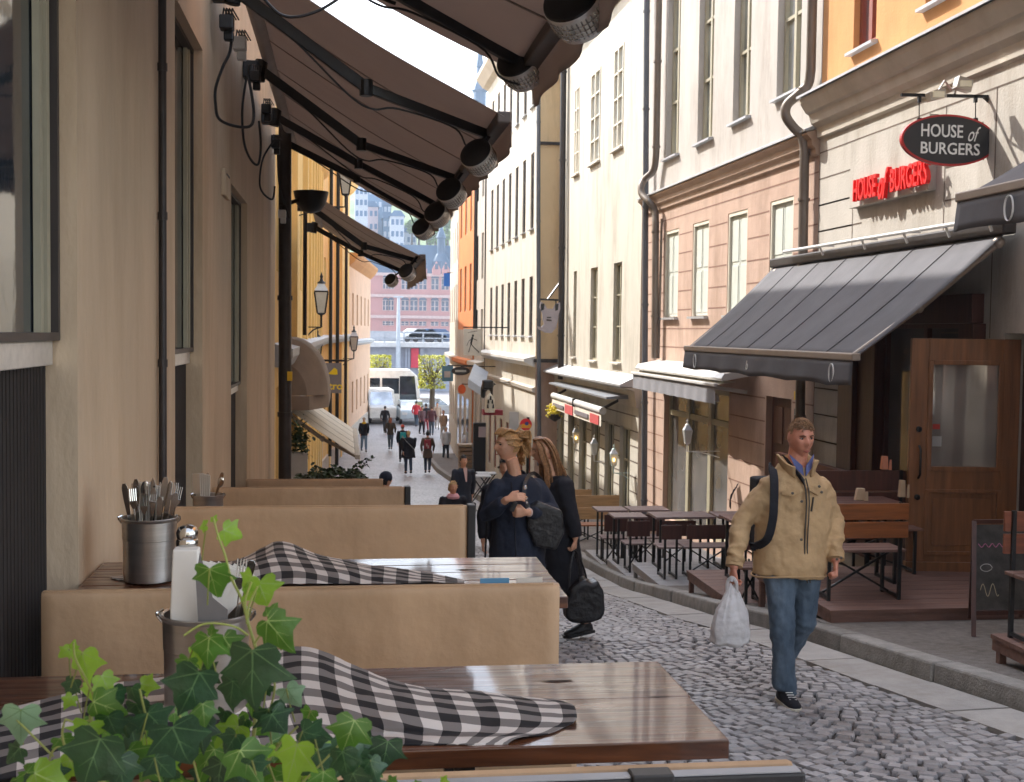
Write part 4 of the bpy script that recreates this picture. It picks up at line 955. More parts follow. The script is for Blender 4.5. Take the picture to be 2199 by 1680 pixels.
mb = MB(); mb.lohi((-1.14, yb + .062, .36), (x1 - .05, yb + .45, .46)); mb.build('seat', 'leather_tan', B0, bevel=.02)
for (u, w_, c_) in ((1065, .05, (.10, .26, .42)), (1140, .045, (.62, .58, .52))):
    x = xat(u, 4.15); q = MB().lohi((x - w_, 4.16, zb1 - .08), (x + w_, 4.166, zb1 + .012)).build('menu_card', simple('card %d' % u, c_, .6), None)
    tag(q, ('blue' if u == 1065 else 'white') + ' card edge sticking up behind the widest bench back', 'menu')

# ------------------------------------------------------------------ checked cloths
w, t, p = base_mat('black and white gingham'); L = t.links.new
uvn = nd(t, 'ShaderNodeUVMap'); uvn.uv_map = 'uv'; sp = nd(t, 'ShaderNodeSeparateXYZ'); L(uvn.outputs[0], sp.inputs[0])
outs = []
for ax in (0, 1):
    m_ = nd(t, 'ShaderNodeMath', operation='MULTIPLY'); m_.inputs[1].default_value = 1 / .096; L(sp.outputs[ax], m_.inputs[0])
    f_ = nd(t, 'ShaderNodeMath', operation='FRACT'); L(m_.outputs[0], f_.inputs[0]); g_ = nd(t, 'ShaderNodeMath', operation='GREATER_THAN'); g_.inputs[1].default_value = .5; L(f_.outputs[0], g_.inputs[0]); outs.append(g_.outputs[0])
ad = nd(t, 'ShaderNodeMath', operation='ADD'); L(outs[0], ad.inputs[0]); L(outs[1], ad.inputs[1])
dv = nd(t, 'ShaderNodeMath', operation='MULTIPLY'); dv.inputs[1].default_value = .5; L(ad.outputs[0], dv.inputs[0])
nz = nd(t, 'ShaderNodeTexNoise'); nz.inputs['Scale'].default_value = 900; L(uvn.outputs[0], nz.inputs['Vector'])
nm = nd(t, 'ShaderNodeMath', operation='MULTIPLY_ADD'); nm.inputs[1].default_value = .18; L(nz.outputs[0], nm.inputs[0]); L(dv.outputs[0], nm.inputs[2])
r = nd(t, 'ShaderNodeValToRGB'); e = r.color_ramp.elements; e[0].position = .1; e[0].color = (.62, .56, .51, 1); e[1].position = 1.0; e[1].color = (.014, .012, .013, 1)
x_ = r.color_ramp.elements.new(.5); x_.color = (.20, .175, .16, 1); x_ = r.color_ramp.elements.new(.7); x_.color = (.17, .15, .14, 1); x_ = r.color_ramp.elements.new(.32); x_.color = (.60, .54, .49, 1)
L(nm.outputs[0], r.inputs[0]); L(r.outputs[0], p.inputs['Base Color']); p.inputs['Roughness'].default_value = .95
MT['gingham'] = w
def cloth(label, rows, zt, nu=150, nv=80, wr=.0055, loc=None):
    """rows: lists of (u, v, height above the table) seen in the photograph; turned into real points above the table top"""
    G = [[onZ(u, v, zt + hgt) for (u, v, hgt) in row] for row in rows]
    mb = MB()
    def f(s, t):
        c = cr([cr(row, s) for row in G], t)
        c = c + Vector((0, 0, wr * noise.noise(c * 9) + wr * .4 * noise.noise(c * 25)))
        c.z = max(c.z, zt + .004) if c.y > GY else c.z
        return c
    mb.grid(f, nu, nv)
    lu = sum((G[len(G) // 2][i + 1] - G[len(G) // 2][i]).length for i in range(len(G[0]) - 1)); k = len(G[0]) // 2
    N = nu + 1; uv = [None] * len(mb.v); acc = [0.0]
    mid = (nv // 2) * N
    for i in range(nu): acc.append(acc[-1] + (mb.v[mid + i + 1] - mb.v[mid + i]).length)
    for i in range(N):
        a = 0
        for j in range(nv + 1):
            if j: a += (mb.v[j * N + i] - mb.v[(j - 1) * N + i]).length
            uv[j * N + i] = [acc[i], a]
    av = [sum(uv[j * N + i][1] for i in range(int(N * .2), int(N * .9))) / (int(N * .9) - int(N * .2)) for j in range(nv + 1)]
    for j in range(nv + 1):
        for i in range(N): uv[j * N + i][1] = .6 * av[j] + .4 * uv[j * N + i][1]
    mb.uv = uv
    o = mb.build('checked_cloth', 'gingham', None, smooth=True, sharp=0, mods=[('SOLIDIFY', {'thickness': .002})])
    return tag(o, label, 'tablecloth', 'black and white checked cloths on the tables')
GY = n_.y * 0 + onZ(1570, 1590, ZT).y + .02
cloth('crumpled checked cloth lying on the front table below the ivy', [
    [(-160, 1572, .004), (200, 1478, .004), (450, 1440, .012), (640, 1390, .045), (760, 1428, .03), (860, 1468, .014), (1020, 1486, .010), (1190, 1503, .006)],
    [(-160, 1590, .004), (200, 1503, .006), (450, 1468, .02), (640, 1425, .05), (760, 1452, .04), (870, 1482, .03), (1040, 1498, .016), (1228, 1515, .010)],
    [(-160, 1612, .004), (200, 1530, .01), (450, 1500, .015), (640, 1470, .04), (770, 1490, .04), (880, 1505, .034), (1050, 1518, .018), (1238, 1530, .016)],
    [(-160, 1635, .004), (200, 1560, .004), (450, 1530, .02), (650, 1515, .028), (780, 1525, .034), (890, 1535, .034), (1060, 1545, .014), (1236, 1546, .014)],
    [(-160, 1660, .004), (200, 1590, .012), (460, 1560, .008), (660, 1548, .016), (790, 1556, .022), (900, 1562, .018), (1060, 1566, .006), (1216, 1560, .005)],
    [(-160, 1685, .004), (200, 1612, .004), (470, 1585, .012), (670, 1572, .005), (790, 1576, .006), (900, 1578, .005), (1050, 1578, .005), (1180, 1576, .004)],
    [(-160, 1705, .004), (200, 1640, .004), (480, 1612, .004), (680, 1598, .005), (790, 1598, .005), (900, 1597, .005), (1020, 1596, .005), (1100, 1594, .004)],
    [(-160, 1725, -.06), (200, 1655, -.05), (480, 1652, -.05), (680, 1651, -.05), (790, 1650, -.05), (890, 1649, -.05), (980, 1648, -.05), (1062, 1646, -.045)]], ZT)
GY = onZ(1222, 1281, ZT).y + .01
cloth('checked cloth heaped up on the second table beside the steel cutlery bucket', [
    [(236, 1240, .004), (400, 1222, .004), (500, 1206, .012), (560, 1180, .05), (607, 1163, .075), (680, 1190, .03), (800, 1214, .01), (900, 1228, .004), (996, 1246, .004)],
    [(238, 1241, .004), (400, 1226, .004), (500, 1216, .03), (560, 1200, .06), (612, 1186, .07), (690, 1203, .04), (800, 1223, .02), (900, 1236, .01), (998, 1248, .004)],
    [(240, 1242, .004), (400, 1231, .008), (505, 1228, .04), (565, 1212, .06), (620, 1206, .055), (700, 1216, .045), (800, 1233, .02), (900, 1243, .006), (998, 1249, .004)],
    [(246, 1244, .004), (400, 1240, .004), (510, 1243, .02), (570, 1234, .04), (630, 1230, .04), (710, 1234, .03), (800, 1243, .014), (900, 1248, .006), (998, 1250, .004)],
    [(250, 1246, .004), (400, 1250, .004), (510, 1256, .004), (570, 1256, .012), (630, 1256, .012), (710, 1254, .01), (800, 1254, .004), (900, 1253, .004), (998, 1251, .004)]], ZT, wr=.006)

# ------------------------------------------------------------------ cutlery buckets
def bucket(label, c, r=.10, hgt=.235):
    B = thing('cutlery_bucket', label, 'bucket', c, 'steel cutlery buckets')
    pr = [(r * .86, 0), (r * .93, .004), (r * .945, .02), (r * .96, hgt * .66), (r * .985, hgt * .67), (r * .985, hgt * .69), (r, hgt - .01), (r * 1.06, hgt - .004), (r * 1.07, hgt + .002), (r * 1.02, hgt + .004), (r * .97, hgt), (r * .95, .02), (0.001, .018)]
    MB().lathe(c, pr, 48, cap=True).build('can', 'steel', B, smooth=True)
    mb = MB()
    mb.tube([c + Vector((-r * 1.0, 0, hgt - .02)), c + Vector((-r * 1.12, 0, hgt - .004)), c + Vector((-r * 1.12, -.01, hgt + .006)), c + Vector((-r * .98, -.0, hgt + .01))], .004, 6)
    mb.tube([c + Vector((r * 1.0, 0, hgt - .02)), c + Vector((r * 1.12, 0, hgt - .004)), c + Vector((r * 1.12, -.01, hgt + .006)), c + Vector((r * .98, -.0, hgt + .01))], .004, 6)
    mb.build('handle', 'steel_bright', B, smooth=True)
    return B
def cutlery(kind, base, d, ln, label, face=Vector((0, -1, 0))):
    d = Vector(d).normalized(); top = Vector(base) + d * ln; x = d.cross(face).normalized(); n = x.cross(d)
    mb = MB()
    if kind == 'knife':
        pts = [(-.006, 0), (.006, 0), (.007, ln * .5), (.010, ln * .62), (.010, ln * .9), (.006, ln * .97), (-.001, ln), (-.008, ln * .95), (-.009, ln * .6), (-.007, ln * .5)]
        mb.prism(pts, base, x, d, .0025)
    elif kind == 'handle':
        pts = [(-.004, 0), (.004, 0), (.006, ln * .6), (.011, ln * .85), (.011, ln * .95), (.006, ln), (-.006, ln), (-.011, ln * .95), (-.011, ln * .85), (-.006, ln * .6)]
        mb.prism(pts, base, x, d, .003)
    elif kind == 'spoon':
        mb.bar(base, Vector(base) + d * (ln - .05), .007, .003)
        mb.ball(Vector(base) + d * (ln - .03), (.019, .005, .033), 14, rot=Matrix((x, n, d)).transposed())
    else:
        mb.bar(base, Vector(base) + d * (ln - .075), .007, .003); b = Vector(base) + d * (ln - .075)
        mb.prism([(-.004, 0), (.004, 0), (.013, .02), (.013, .03), (-.013, .03), (-.013, .02)], b, x, d, .0025)
        for k in range(4): mb.bar(b + d * .028 + x * (-.0108 + .0072 * k), b + d * .075 + x * (-.0108 + .0072 * k) - n * .006, .0035, .0025)
    o = mb.build(kind if kind != 'handle' else 'knife', 'steel_bright', None, smooth=False, bevel=.0006)
    return tag(o, label, 'cutlery', 'cutlery standing in the buckets')
def napkin(c, w_, hgt, n, tilt, label, fan=0.0):
    mb = MB()
    for k in range(n):
        m_ = Matrix.Rotation(tilt + fan * k, 3, 'Z') @ Matrix.Rotation(.03 * (k - n / 2), 3, 'Y')
        mb.box(Vector(c) + m_ @ Vector((0, .006 * k, hgt / 2)), (w_, .003, hgt), rot=m_)
    return tag(mb.build('napkins', simple('napkin paper', (.70, .66, .60), .9), None), label, 'napkins', 'paper napkins in the buckets')
b2c = onZ(321, 1232, ZT + .006); b2c.y = 4.74; b2c.z = ZT + .006
b2c.x = D(321, 1235, 4.74).x
bucket('steel bucket full of cutlery on the second table beside the wall', b2c)
spec = [('handle', -.055, -.01, -.16, .29), ('fork', -.040, -.03, -.10, .27), ('fork', -.028, -.03, .02, .25), ('fork', -.015, -.035, .1, .27), ('handle', .0, -.03, .05, .275), ('knife', .012, -.01, .0, .31), ('handle', .02, -.02, .12, .315), ('handle', .03, -.03, .06, .24), ('knife', .04, .01, .12, .30), ('handle', .05, -.02, .20, .26), ('spoon', -.02, .02, -.02, .29), ('fork', .072, .0, .10, .29), ('fork', .066, -.02, .18, .28), ('handle', -.05, .02, -.05, .30), ('knife', .0, .03, .1, .29)]
nth = ['leftmost', 'second from the left', 'third from the left', 'fourth from the left', 'fifth from the left', 'sixth from the left', 'seventh from the left', 'eighth from the left', 'ninth from the left', 'tenth from the left', 'rear middle', 'rightmost', 'second from the right', 'rear left', 'rear centre right']
for (k_, x, y, lean, ln), nm_ in zip(spec, nth):
    cutlery(k_, b2c + Vector((x * .8, y, .05)), (lean + .02, -.03, 1), ln + .03, '%s %s standing in the bucket on the second table' % (nm_, {'handle': 'table knife', 'knife': 'table knife'}.get(k_, k_)))
napkin(b2c + Vector((-.045, .03, .03)), .1, .33, 9, -1.15, 'stack of white napkins at the left of the bucket on the second table', .02)
b3c = Vector((D(447, 1080, 7.2).x, 7.2, .336)); bucket('distant cutlery bucket half hidden behind the second tan bench back', b3c, .085, D(447, 1063, 7.2).z - .336)
for (k_, x, lean, ln, nm_) in (('handle', -.02, .1, .1, 'left dark'), ('handle', .02, .3, .13, 'leaning dark'), ('spoon', .04, .2, .10, 'right'), ('knife', .0, .0, .12, 'middle')):
    cutlery(k_, b3c + Vector((x, -.02, D(447, 1063, 7.2).z - .336 - .08)), (lean, 0, 1), ln + .09, nm_ + ' piece of cutlery in the distant bucket behind the bench')
napkin(b3c + Vector((-.05, .0, .1)), .1, D(447, 1063, 7.2).z - .336 + .02, 6, -1.0, 'white napkins in the distant bucket behind the bench')
b1c = Vector((D(443, 1500, 3.08).x, 3.08, ZT + .008))
bucket('large steel bucket on the front table half covered by the ivy', b1c, .105, .245)
# white napkin holder + shaker in the front bucket
nh = MB(); cN = D(400, 1312, 3.04); hN = D(400, 1181, 3.04).z - cN.z; wN = (D(436, 1300, 3.04) - D(366, 1300, 3.04)).length
nh.prism([(-wN / 2, -.12), (wN / 2, -.12), (wN * .5, 0), (wN * .40, hN * .5), (wN * .36, hN), (-wN * .42, hN), (-wN / 2, 0)], cN, (1, 0, 0), (0, 0, 1), -.05)
tag(nh.build('napkin_holder', simple('napkin paper', (.70, .66, .60), .9), None, bevel=.004), 'tall white napkin holder standing in the front steel bucket', 'napkin holder')
fn = MB(); cF = D(470, 1215, 3.12)
for k in range(7):
    m_ = Matrix.Rotation(.2 + .09 * k, 3, 'Y'); fn.box(cF + Vector((-.045 + .013 * k, .006 * k, -.055 - .003 * k)), (.06, .003, .13), rot=m_)
tag(fn.build('napkins', simple('napkin paper', (.70, .66, .60), .9), None), 'fan of white napkins in the front steel bucket', 'napkins', 'paper napkins in the buckets')
fc = MB(); c = D(448, 1310, 3.0)
fc.prism([(-.02, -.1), (.045, -.1), (.045, .0), (.01, .03), (-.02, .14), (-.03, .08)], c, (1, 0, 0), (0, 0, 1), .004)
tag(fc.build('menu_card', simple('grey card', (.16, .15, .145), .4), None), 'curved grey card beside the white napkin holder', 'menu')
cS = D(402, 1178, 3.1); S_ = thing('salt_shaker', 'glass salt shaker with a chrome dome top behind the napkin holder', 'salt shaker', cS - Vector((0, 0, .06)))
MB().lathe(cS - Vector((0, 0, .06)), [(.024, 0), (.026, .03), (.024, .062), (.021, .066)], 20).build('glass_body', glass_pane('shaker glass', (.45, .42, .33), .08), S_, smooth=True)
MB().lathe(cS, [(.024, .004), (.027, .008), (.027, .02), (.024, .024), (.026, .03), (.027, .04), (.022, .052), (.012, .058), (.002, .06)], 24).build('cap', 'steel_bright', S_, smooth=True)
for k, (u, l_) in enumerate(((519, 'fork leaning at the right rim of the front steel bucket'), (527, 'spoon handle leaning at the right rim of the front steel bucket'))):
    cutlery('fork' if k == 0 else 'handle', D(u - 12, 1330, 3.08 + .02 * k), (.10 + .1 * k, 0, 1), .15, l_)
# ------------------------------------------------------------------ awnings on the right
def slope_awning(label, group, y0, y1, Xw, zw, Xf, zf, fab, val=.26, seams=7, bar='awning_edge', emblem=(), arm=True, sag=.04, y0w=None):
    A = thing('sloping_awning', label, 'awning', (Xw, (y0 + y1) / 2, zw), group)
    mb = MB()
    def f(s, t):
        x = Xw + (Xf - Xw) * t; ya_ = y0 + ((y0w if y0w is not None else y0) - y0) * (1 - t); y = ya_ + (y1 - ya_) * s
        return (x, y, zw + (zf - zw) * t - sag * math.sin(PI * t) + .006 * noise.noise(Vector((x * 3, y * 2, 1))) - .010 * abs(math.sin(PI * s * seams)) * math.sin(PI * t))
    mb.grid(f, seams * 6, 14)
    for k in range(1, seams):
        pts = [Vector(f(k / seams, t / 10)) + Vector((0, 0, .007)) for t in range(11)]
        for a, b in zip(pts, pts[1:]): mb.bar(a, b, .02, .004, mi=1)
    mb.build('canopy', [fab, simple('seam of ' + fab, tuple(c * .55 for c in ((.085, .083, .092) if fab == 'awning_dark' else (.6, .56, .5))), .9)], A, smooth=True, mods=[('SOLIDIFY', {'thickness': .004})])
    sg = -1 if Xf < Xw else 1
    mb = MB(); n = int((y1 - y0) * 12)
    def g(s, t):
        y = y0 + (y1 - y0) * s; return (Xf + sg * (.03 + .03 * t + .012 * math.sin(y * 7) * t), y, zf - .03 - val * t * (1 - .08 * abs(math.sin(y * 2.6))))
    mb.grid(g, n, 4); v_ = mb.build('valance', fab, A, smooth=True, mods=[('SOLIDIFY', {'thickness': .004})])
    for (ye, ty) in emblem:
        e = MB(); o = Vector((Xf + sg * .058, ye, zf - .03 - val * .52))
        if ty == 'O':
            N = 28
            for k in range(N):
                a0, a1 = 2 * PI * k / N, 2 * PI * (k + 1) / N
                e.bar(o + Vector((0, -.06 * math.cos(a0), .095 * math.sin(a0))), o + Vector((0, -.06 * math.cos(a1), .095 * math.sin(a1))), .004, .014, up=(1, 0, 0))
        else: text_mb(e, ty, o + Vector((0, .07, -.05)), (0, -1, 0), (0, 0, 1), .16, .004, .3)
        e.build('emblem', 'white', v_)
    MB().bar((Xf, y0 - .02, zf), (Xf, y1 + .02, zf), .09, .075).build('front_bar', bar, A, bevel=.012)
    yc0 = y0w if y0w is not None else y0; MB().box((Xw - sg * -.02, (yc0 + y1) / 2, zw + .02), (.14, y1 - yc0 + .1, .13)).build('cassette', bar if fab != 'awning_dark' else 'metal_dark', A, bevel=.02)
    if arm:
        for ya in (y0 + .12, y1 - .15):
            mb = MB(); p0 = Vector((Xw - .05 * -sg, ya if (ya > y0 + 1 or y0w is None) else y0w + .1, zw - .12)); p2 = Vector((Xf, ya, zf - .01)); p1 = p0.lerp(p2, .5) + Vector((0, .1, -.07))
            mb.tube([p0, p1], .035, 10); mb.tube([p1, p2], .03, 10); mb.ball(p1, .05, 10); mb.ball(p0, .06, 10); mb.build('arm', 'awning_edge', A, smooth=True)
    return A
XA = 4.95
yf0, yf1 = onX(1838, 752, XA).y, onX(1475, 741, XA).y
def yO(u): return onX(u, 780, XA).y
RA = slope_awning('large charcoal awning sloping over the restaurant front, half in sunlight', 'charcoal awnings of the restaurant', yf0, yf1, 6.28, 2.74, XA, 1.50, 'awning_dark', .27, 7, emblem=((yO(1797), 'O'), (yO(1615), 'b'), (yO(1500), 'O')), y0w=onX(2168, 480, 6.28).y)
mb = MB(); mb.tube([onX(1683, 541, 6.1), onX(2230, 452, 6.1)], .022, 8)
mb.build('white_rail', 'white_metal', RA, smooth=True)
mb = MB()
for u in (1760, 1850, 1940, 2030, 2120): p = onX(u, 541 - (u - 1683) * .1627, 6.1); mb.bar(p, p + Vector((.2, 0, -.0)), .015, .015); mb.bar(p, p + Vector((.05, 0, -.12)), .02, .02)
mb.build('rail_bracket', 'white_metal', RA)
slope_awning('upper charcoal awning cut off by the right edge, showing its first corner', 'charcoal awnings of the restaurant', 4.3, 9.45, 6.3, 3.72, 4.92, 2.83, 'awning_dark', .26, 6, emblem=((onX(2166, 430, 4.86).y, 'O'),), arm=False)
# pink shop: nearly closed grey awning with a white cover
S1 = thing('shop_awning', 'short grey awning with white cover over the shop window of the pink house', 'awning', (6.2, 21, 1))
y0, y1 = 18.5, 24.2
mb = MB(); mb.prism([(0, 0), (-.52, -.10), (-.56, -.06), (-.5, .02), (0, .12)], (6.33, y0, 1.08), (1, 0, 0), (0, 0, 1), -(y1 - y0)); mb.build('cover', 'white_metal', S1, bevel=.01)
mb = MB(); mb.grid(lambda s, t: (6.05 - .32 * t, y0 + .1 + (y1 - y0 - .15) * s, .97 - .05 * t), 20, 4); mb.build('canopy', 'awning_white', S1)
mb = MB(); mb.grid(lambda s, t: (5.72 + .012 * math.sin(s * 60) * t, y0 + .1 + (y1 - y0 - .15) * s, .90 - .28 * t), 60, 3); mb.build('valance', 'awning_grey', S1, smooth=True)
mb = MB(); mb.bar((5.72, y0 + .08, .92), (5.72, y1, .92), .07, .05); mb.build('front_bar', 'white_metal', S1, bevel=.01)
for y in (y0 + .3, y1 - .4): MB().bar((5.74, y, .88), (6.3, y, .80), .05, .06).build('arm', 'white_metal', S1, bevel=.01)
for y in (19.4, 21.3, 23.2): MB().lathe((5.95, y, .62), [(.02, .14), (.07, .1), (.09, 0), (.08, -.01)], 14).build('spotlight', 'white_metal', S1, smooth=True)
# white house: striped shop sign awning
S2 = thing('shop_awning', 'grey shop awning of the white house with a white and red lettered valance', 'awning', (6.1, 30, .2))
mb = MB(); mb.prism([(0, 0), (-.55, -.06), (-.55, -.10), (0, -.10)], (6.17, 26.2, .38), (1, 0, 0), (0, 0, 1), -7.6); mb.build('cover', simple('dark zinc', (.17, .18, .20), .5), S2)
MB().tube([(5.72, 27, -.03), (5.72, 33.6, -.03)], .085, 14).build('roller', 'white_metal', S2, smooth=True)
MB().bar((5.72, 30.2, -.03), (5.72, 30.26, -.03), .2, .2).build('roller_joint', 'metal_dark', S2)
mb = MB(); mb.grid(lambda s, t: (5.68, 27 + 6.6 * s, -.12 - .26 * t), 30, 2); v_ = mb.build('valance', 'awning_white', S2)
mb = MB(); mb.lohi((5.66, 30.4, -.37), (5.675, 31.5, -.14)); mb.lohi((5.66, 27.2, -.36), (5.675, 28.2, -.15)); mb.build('red_panel', simple('faded red', (.45, .06, .06), .7), v_)
mb = MB(); mb.lohi((5.65, 28.4, -.30), (5.675, 30.1, -.20)); mb.lohi((5.65, 31.7, -.30), (5.675, 33.3, -.21)); mb.build('lettering', simple('grey letters', (.15, .13, .14), .7), v_)
for y in (27.2, 33.3): MB().bar((5.74, y, 0), (6.15, y, .22), .05, .06).build('arm', 'metal_dark', S2)

# ------------------------------------------------------------------ lanterns
def lantern(label, c, s, wall_x, kind=0, mat='black_metal', lit=.0):
    T = thing('wall_lantern', label, 'lantern', c, 'street and wall lanterns')
    q = lambda pr: [(r * s, z * s) for r, z in pr]
    mb = MB()
    for k in range(4):
        a = PI / 4 + PI / 2 * k; d = Vector((math.cos(a), math.sin(a), 0)); mb.bar(c + d * .26 * s + Vector((0, 0, .22 * s)), c + d * .15 * s + Vector((0, 0, -.35 * s)), .03 * s, .03 * s)
    R45 = Matrix.Rotation(PI / 4, 3, 'Z')
    mb.lathe(c, q([(.26, .22), (.28, .24), (.26, .26)]), 4, ax=R45, cap=False); mb.lathe(c, q([(.15, -.35), (.16, -.38), (.05, -.42), (.03, -.50)]), 4, ax=R45)
    mb.lathe(c, q([(.11, .46), (.12, .48), (.05, .54), (.03, .62), (.05, .65), (.02, .72), (.004, .78)]), 10); mb.build('frame', mat, T)
    MB().lathe(c, q([(.145, -.35), (.25, .22), (.255, .24)]), 4, ax=R45, cap=False).build('glass', simple('lantern glass', (.50, .50, .46), .25, spec=.8), T)
    MB().lathe(c, q([(.255, .262), (.24, .30), (.11, .465)]), 4, ax=R45, cap=False).build('roof', simple('lantern roof glass', (.55, .60, .66), .2, spec=.8), T)
    if lit:
        m_, t_, p_ = base_mat('warm bulb'); p_.inputs['Emission Color'].default_value = (1, .55, .15, 1); p_.inputs['Emission Strength'].default_value = lit; MT['bulb'] = m_
        MB().ball(c + Vector((-.02, -.27 * s, -.05 * s)), (.06 * s, .05 * s, .1 * s), 8).build('bulb', 'bulb', T)
    mb = MB(); z = -.5 * s
    mb.tube([c + Vector((0, 0, z)), c + Vector((0, 0, z - .25 * s))], .03 * s, 6); w = Vector((wall_x, c.y, c.z + z - .25 * s)); mb.bar(c + Vector((0, 0, z - .25 * s)), w, .03 * s, .03 * s)
    cur = [c + Vector((0, 0, z - .25 * s)), c.lerp(w, .4) + Vector((0, 0, z - .42 * s - (c.z - w.z) * -.4 * 0)), w + Vector((0, 0, -.3 * s))]
    mb.tube(crp([c + Vector((0, 0, z - .25 * s)), Vector(((c.x + w.x) / 2, c.y, w.z - .08 * s)), w + Vector((0, 0, -.3 * s))], 10), .02 * s, 6)
    mb.build('bracket', mat, T)
    return T
lantern('large glass street lantern on a bracket of the yellow house', D(690, 645, 32), .92, -1.0)
lantern('smaller street lantern below the large one, farther along the yellow house', D(682, 748, 40), .80, -.98)
lantern('far lantern at the end of the yellow house', D(760, 735, 62), 1.1, -.1)
lantern('lantern behind the arms of the long taupe awning, high on the yellow house', D(742, 392, 27), .70, -1.0)
lantern('white lantern hanging in front of the pink house shop window', D(1476, 935, 20), .36, 6.25, mat='white_metal')
lantern('lit pale lantern on the nearest pilaster of the white house', D(1318, 985, 26.2), .42, 6.15, mat=simple('pale teal paint', (.35, .45, .43), .5), lit=1.6)
lantern('pale lantern in the middle of the white house front', D(1276, 962, 28.5), .42, 6.15, mat='white_metal')
lantern('lit lantern on the far pilaster of the white house', D(1237, 938, 31.5), .45, 6.1, mat='white_metal', lit=1.6)

# ------------------------------------------------------------------ raised decks, tables and benches of the right terrace
def deck(label, x0, x1, y0, y1, z, mat, boards=9, group='raised decks of the terrace'):
    T = thing('deck', label, 'deck', ((x0 + x1) / 2, (y0 + y1) / 2, z - .3), group)
    mb = MB(); w_ = (y1 - y0) / boards
    for k in range(boards): mb.lohi((x0, y0 + k * w_ + .004, z - .03), (x1, y0 + (k + 1) * w_ - .004, z + random.uniform(-.001, .001)))
    mb.build('boards', mat, T)
    mb = MB(); mb.lohi((x0 + .01, y0 + .01, z - .11), (x1 - .01, y0 + .05, z - .031)); mb.lohi((x0 + .01, y0 + .051, z - .11), (x0 + .05, y1 - .01, z - .031)); mb.build('edge_beam', mat, T)
    for (x, y) in ((x0 + .04, y0 + .04), (x0 + .04, y1 - .08), (x1 - .2, y0 + .04), (x0 + (x1 - x0) * .5, y0 + .04)):
        g_ = gz(y) + .13 if x > kerb_x(y) + .1 else gz(y); MB().lohi((x - .025, y - .025, g_ - .02), (x + .025, y + .025, z - .112)).build('leg', mat, T)
    return z
Z1 = deck('nearest grey deck of the terrace in front of the pink house', 4.1, 6.25, 15.5, 17.2, -1.58, 'wood_grey', 8)
Z2 = deck('middle grey deck one step lower down the street', 4.1, 6.2, 17.4, 18.9, -1.84, 'wood_grey', 8)
Z3 = deck('lowest grey deck, farthest down the street', 4.1, 6.15, 19.0, 20.6, -2.0, 'wood_grey', 8)
Z4 = deck('brown deck between the walking man and the grey decks', 3.97, 6.2, 12.0, 13.9, -1.05, 'wood_deck', 10)
Z5 = deck('large brown deck below the open oak door', 4.05, 6.2, 9.8, 11.7, -.60, 'wood_deck', 10)
Z6 = deck('small brown deck cut off by the right edge', D(2142, 1400, 7.9).x, 6.2, 5.5, 8.0, -.36, 'wood_deck', 10)
def rect_frame(mb, a, b, z0, z1, w_=.03):
    a = Vector(a); b = Vector(b); up = Vector((0, 0, 1))
    mb.bar(a + up * z0, a + up * z1, w_, w_, up=(0, 1, 0)); mb.bar(b + up * z0, b + up * z1, w_, w_, up=(0, 1, 0)); mb.bar(a + up * (z0 + w_ / 2), b + up * (z0 + w_ / 2), w_, w_)
def terrace_bench(label, x0, x1, y, z, hgt=.80, seat=.43, mat='tabletop_dark', ss=-1, planks=2, back='wood_mahog', group='benches with backs on the terrace'):
    """bench running across the street; ss=-1: seat on the far side, its back towards the camera"""
    T = thing('terrace_bench', label, 'bench', ((x0 + x1) / 2, y, z), group)
    ph = (hgt - seat - .10) / planks
    mb = MB()
    for k in range(planks): mb.lohi((x0, y - .012, z + seat + .11 + ph * k), (x1, y + .012, z + seat + .10 + ph * (k + 1) - .008))
    mb.build('backrest', back, T, bevel=.004)
    mb = MB()
    for k in range(3): mb.lohi((x0 - .01, y - ss * (.04 + .12 * k), z + seat - .025), (x1 + .01, y - ss * (.15 + .12 * k), z + seat))
    mb.build('seat', mat, T, bevel=.004)
    for x in (x0 + .06, x1 - .06):
        mb = MB(); mb.bar((x, y - ss * .02, z), (x, y - ss * .02, z + hgt), .028, .028, up=(0, 1, 0)); mb.bar((x, y - ss * .36, z), (x, y - ss * .36, z + seat - .027), .028, .028, up=(0, 1, 0)); mb.bar((x, y - ss * .03, z + .03), (x, y - ss * .35, z + .03), .025, .025); mb.build('leg', 'black_metal', T)
    xm = (x0 + x1) / 2
    if x1 - x0 > .3:
        MB().bar((x0 + .07, y - ss * .19, z + .04), (x1 - .07, y - ss * .19, z + seat - .04), .018, .018).bar((x1 - .07, y - ss * .215, z + .04), (x0 + .07, y - ss * .215, z + seat - .04), .018, .018).build('cross_brace', 'black_metal', T)
    return T
def terrace_table(label, x0, x1, y0, y1, z, hgt=.74, mat='tabletop_dark', n=4, group='tables on the terrace'):
    T = thing('terrace_table', label, 'table', ((x0 + x1) / 2, (y0 + y1) / 2, z), group); w_ = (y1 - y0) / n; mb = MB()
    for k in range(n): mb.lohi((x0, y0 + w_ * k + .003, z + hgt - .03), (x1, y0 + w_ * (k + 1) - .003, z + hgt))
    mb.build('tabletop', mat, T, bevel=.003)
    for x in (x0 + .08, x1 - .08):
        mb = MB(); rect_frame(mb, (x, y0 + .08, z), (x, y1 - .08, z), 0, hgt - .032); mb.build('leg', 'black_metal', T)
    return T
terrace_table('grey brown table on the nearest grey deck', 4.30, 5.15, 16.6, 17.15, Z1)
terrace_table('second table on the nearest grey deck, against the house', 5.2, 6.1, 16.6, 17.15, Z1)
terrace_table('table at the street end of the middle grey deck', 4.10, 4.62, 18.35, 18.85, Z2)
terrace_table('small table on the lowest grey deck at the street side', 4.1, 4.6, 19.6, 20.1, Z3, .82)
terrace_table('table on the lowest grey deck beside the small one', 4.65, 5.3, 19.6, 20.1, Z3, .82)
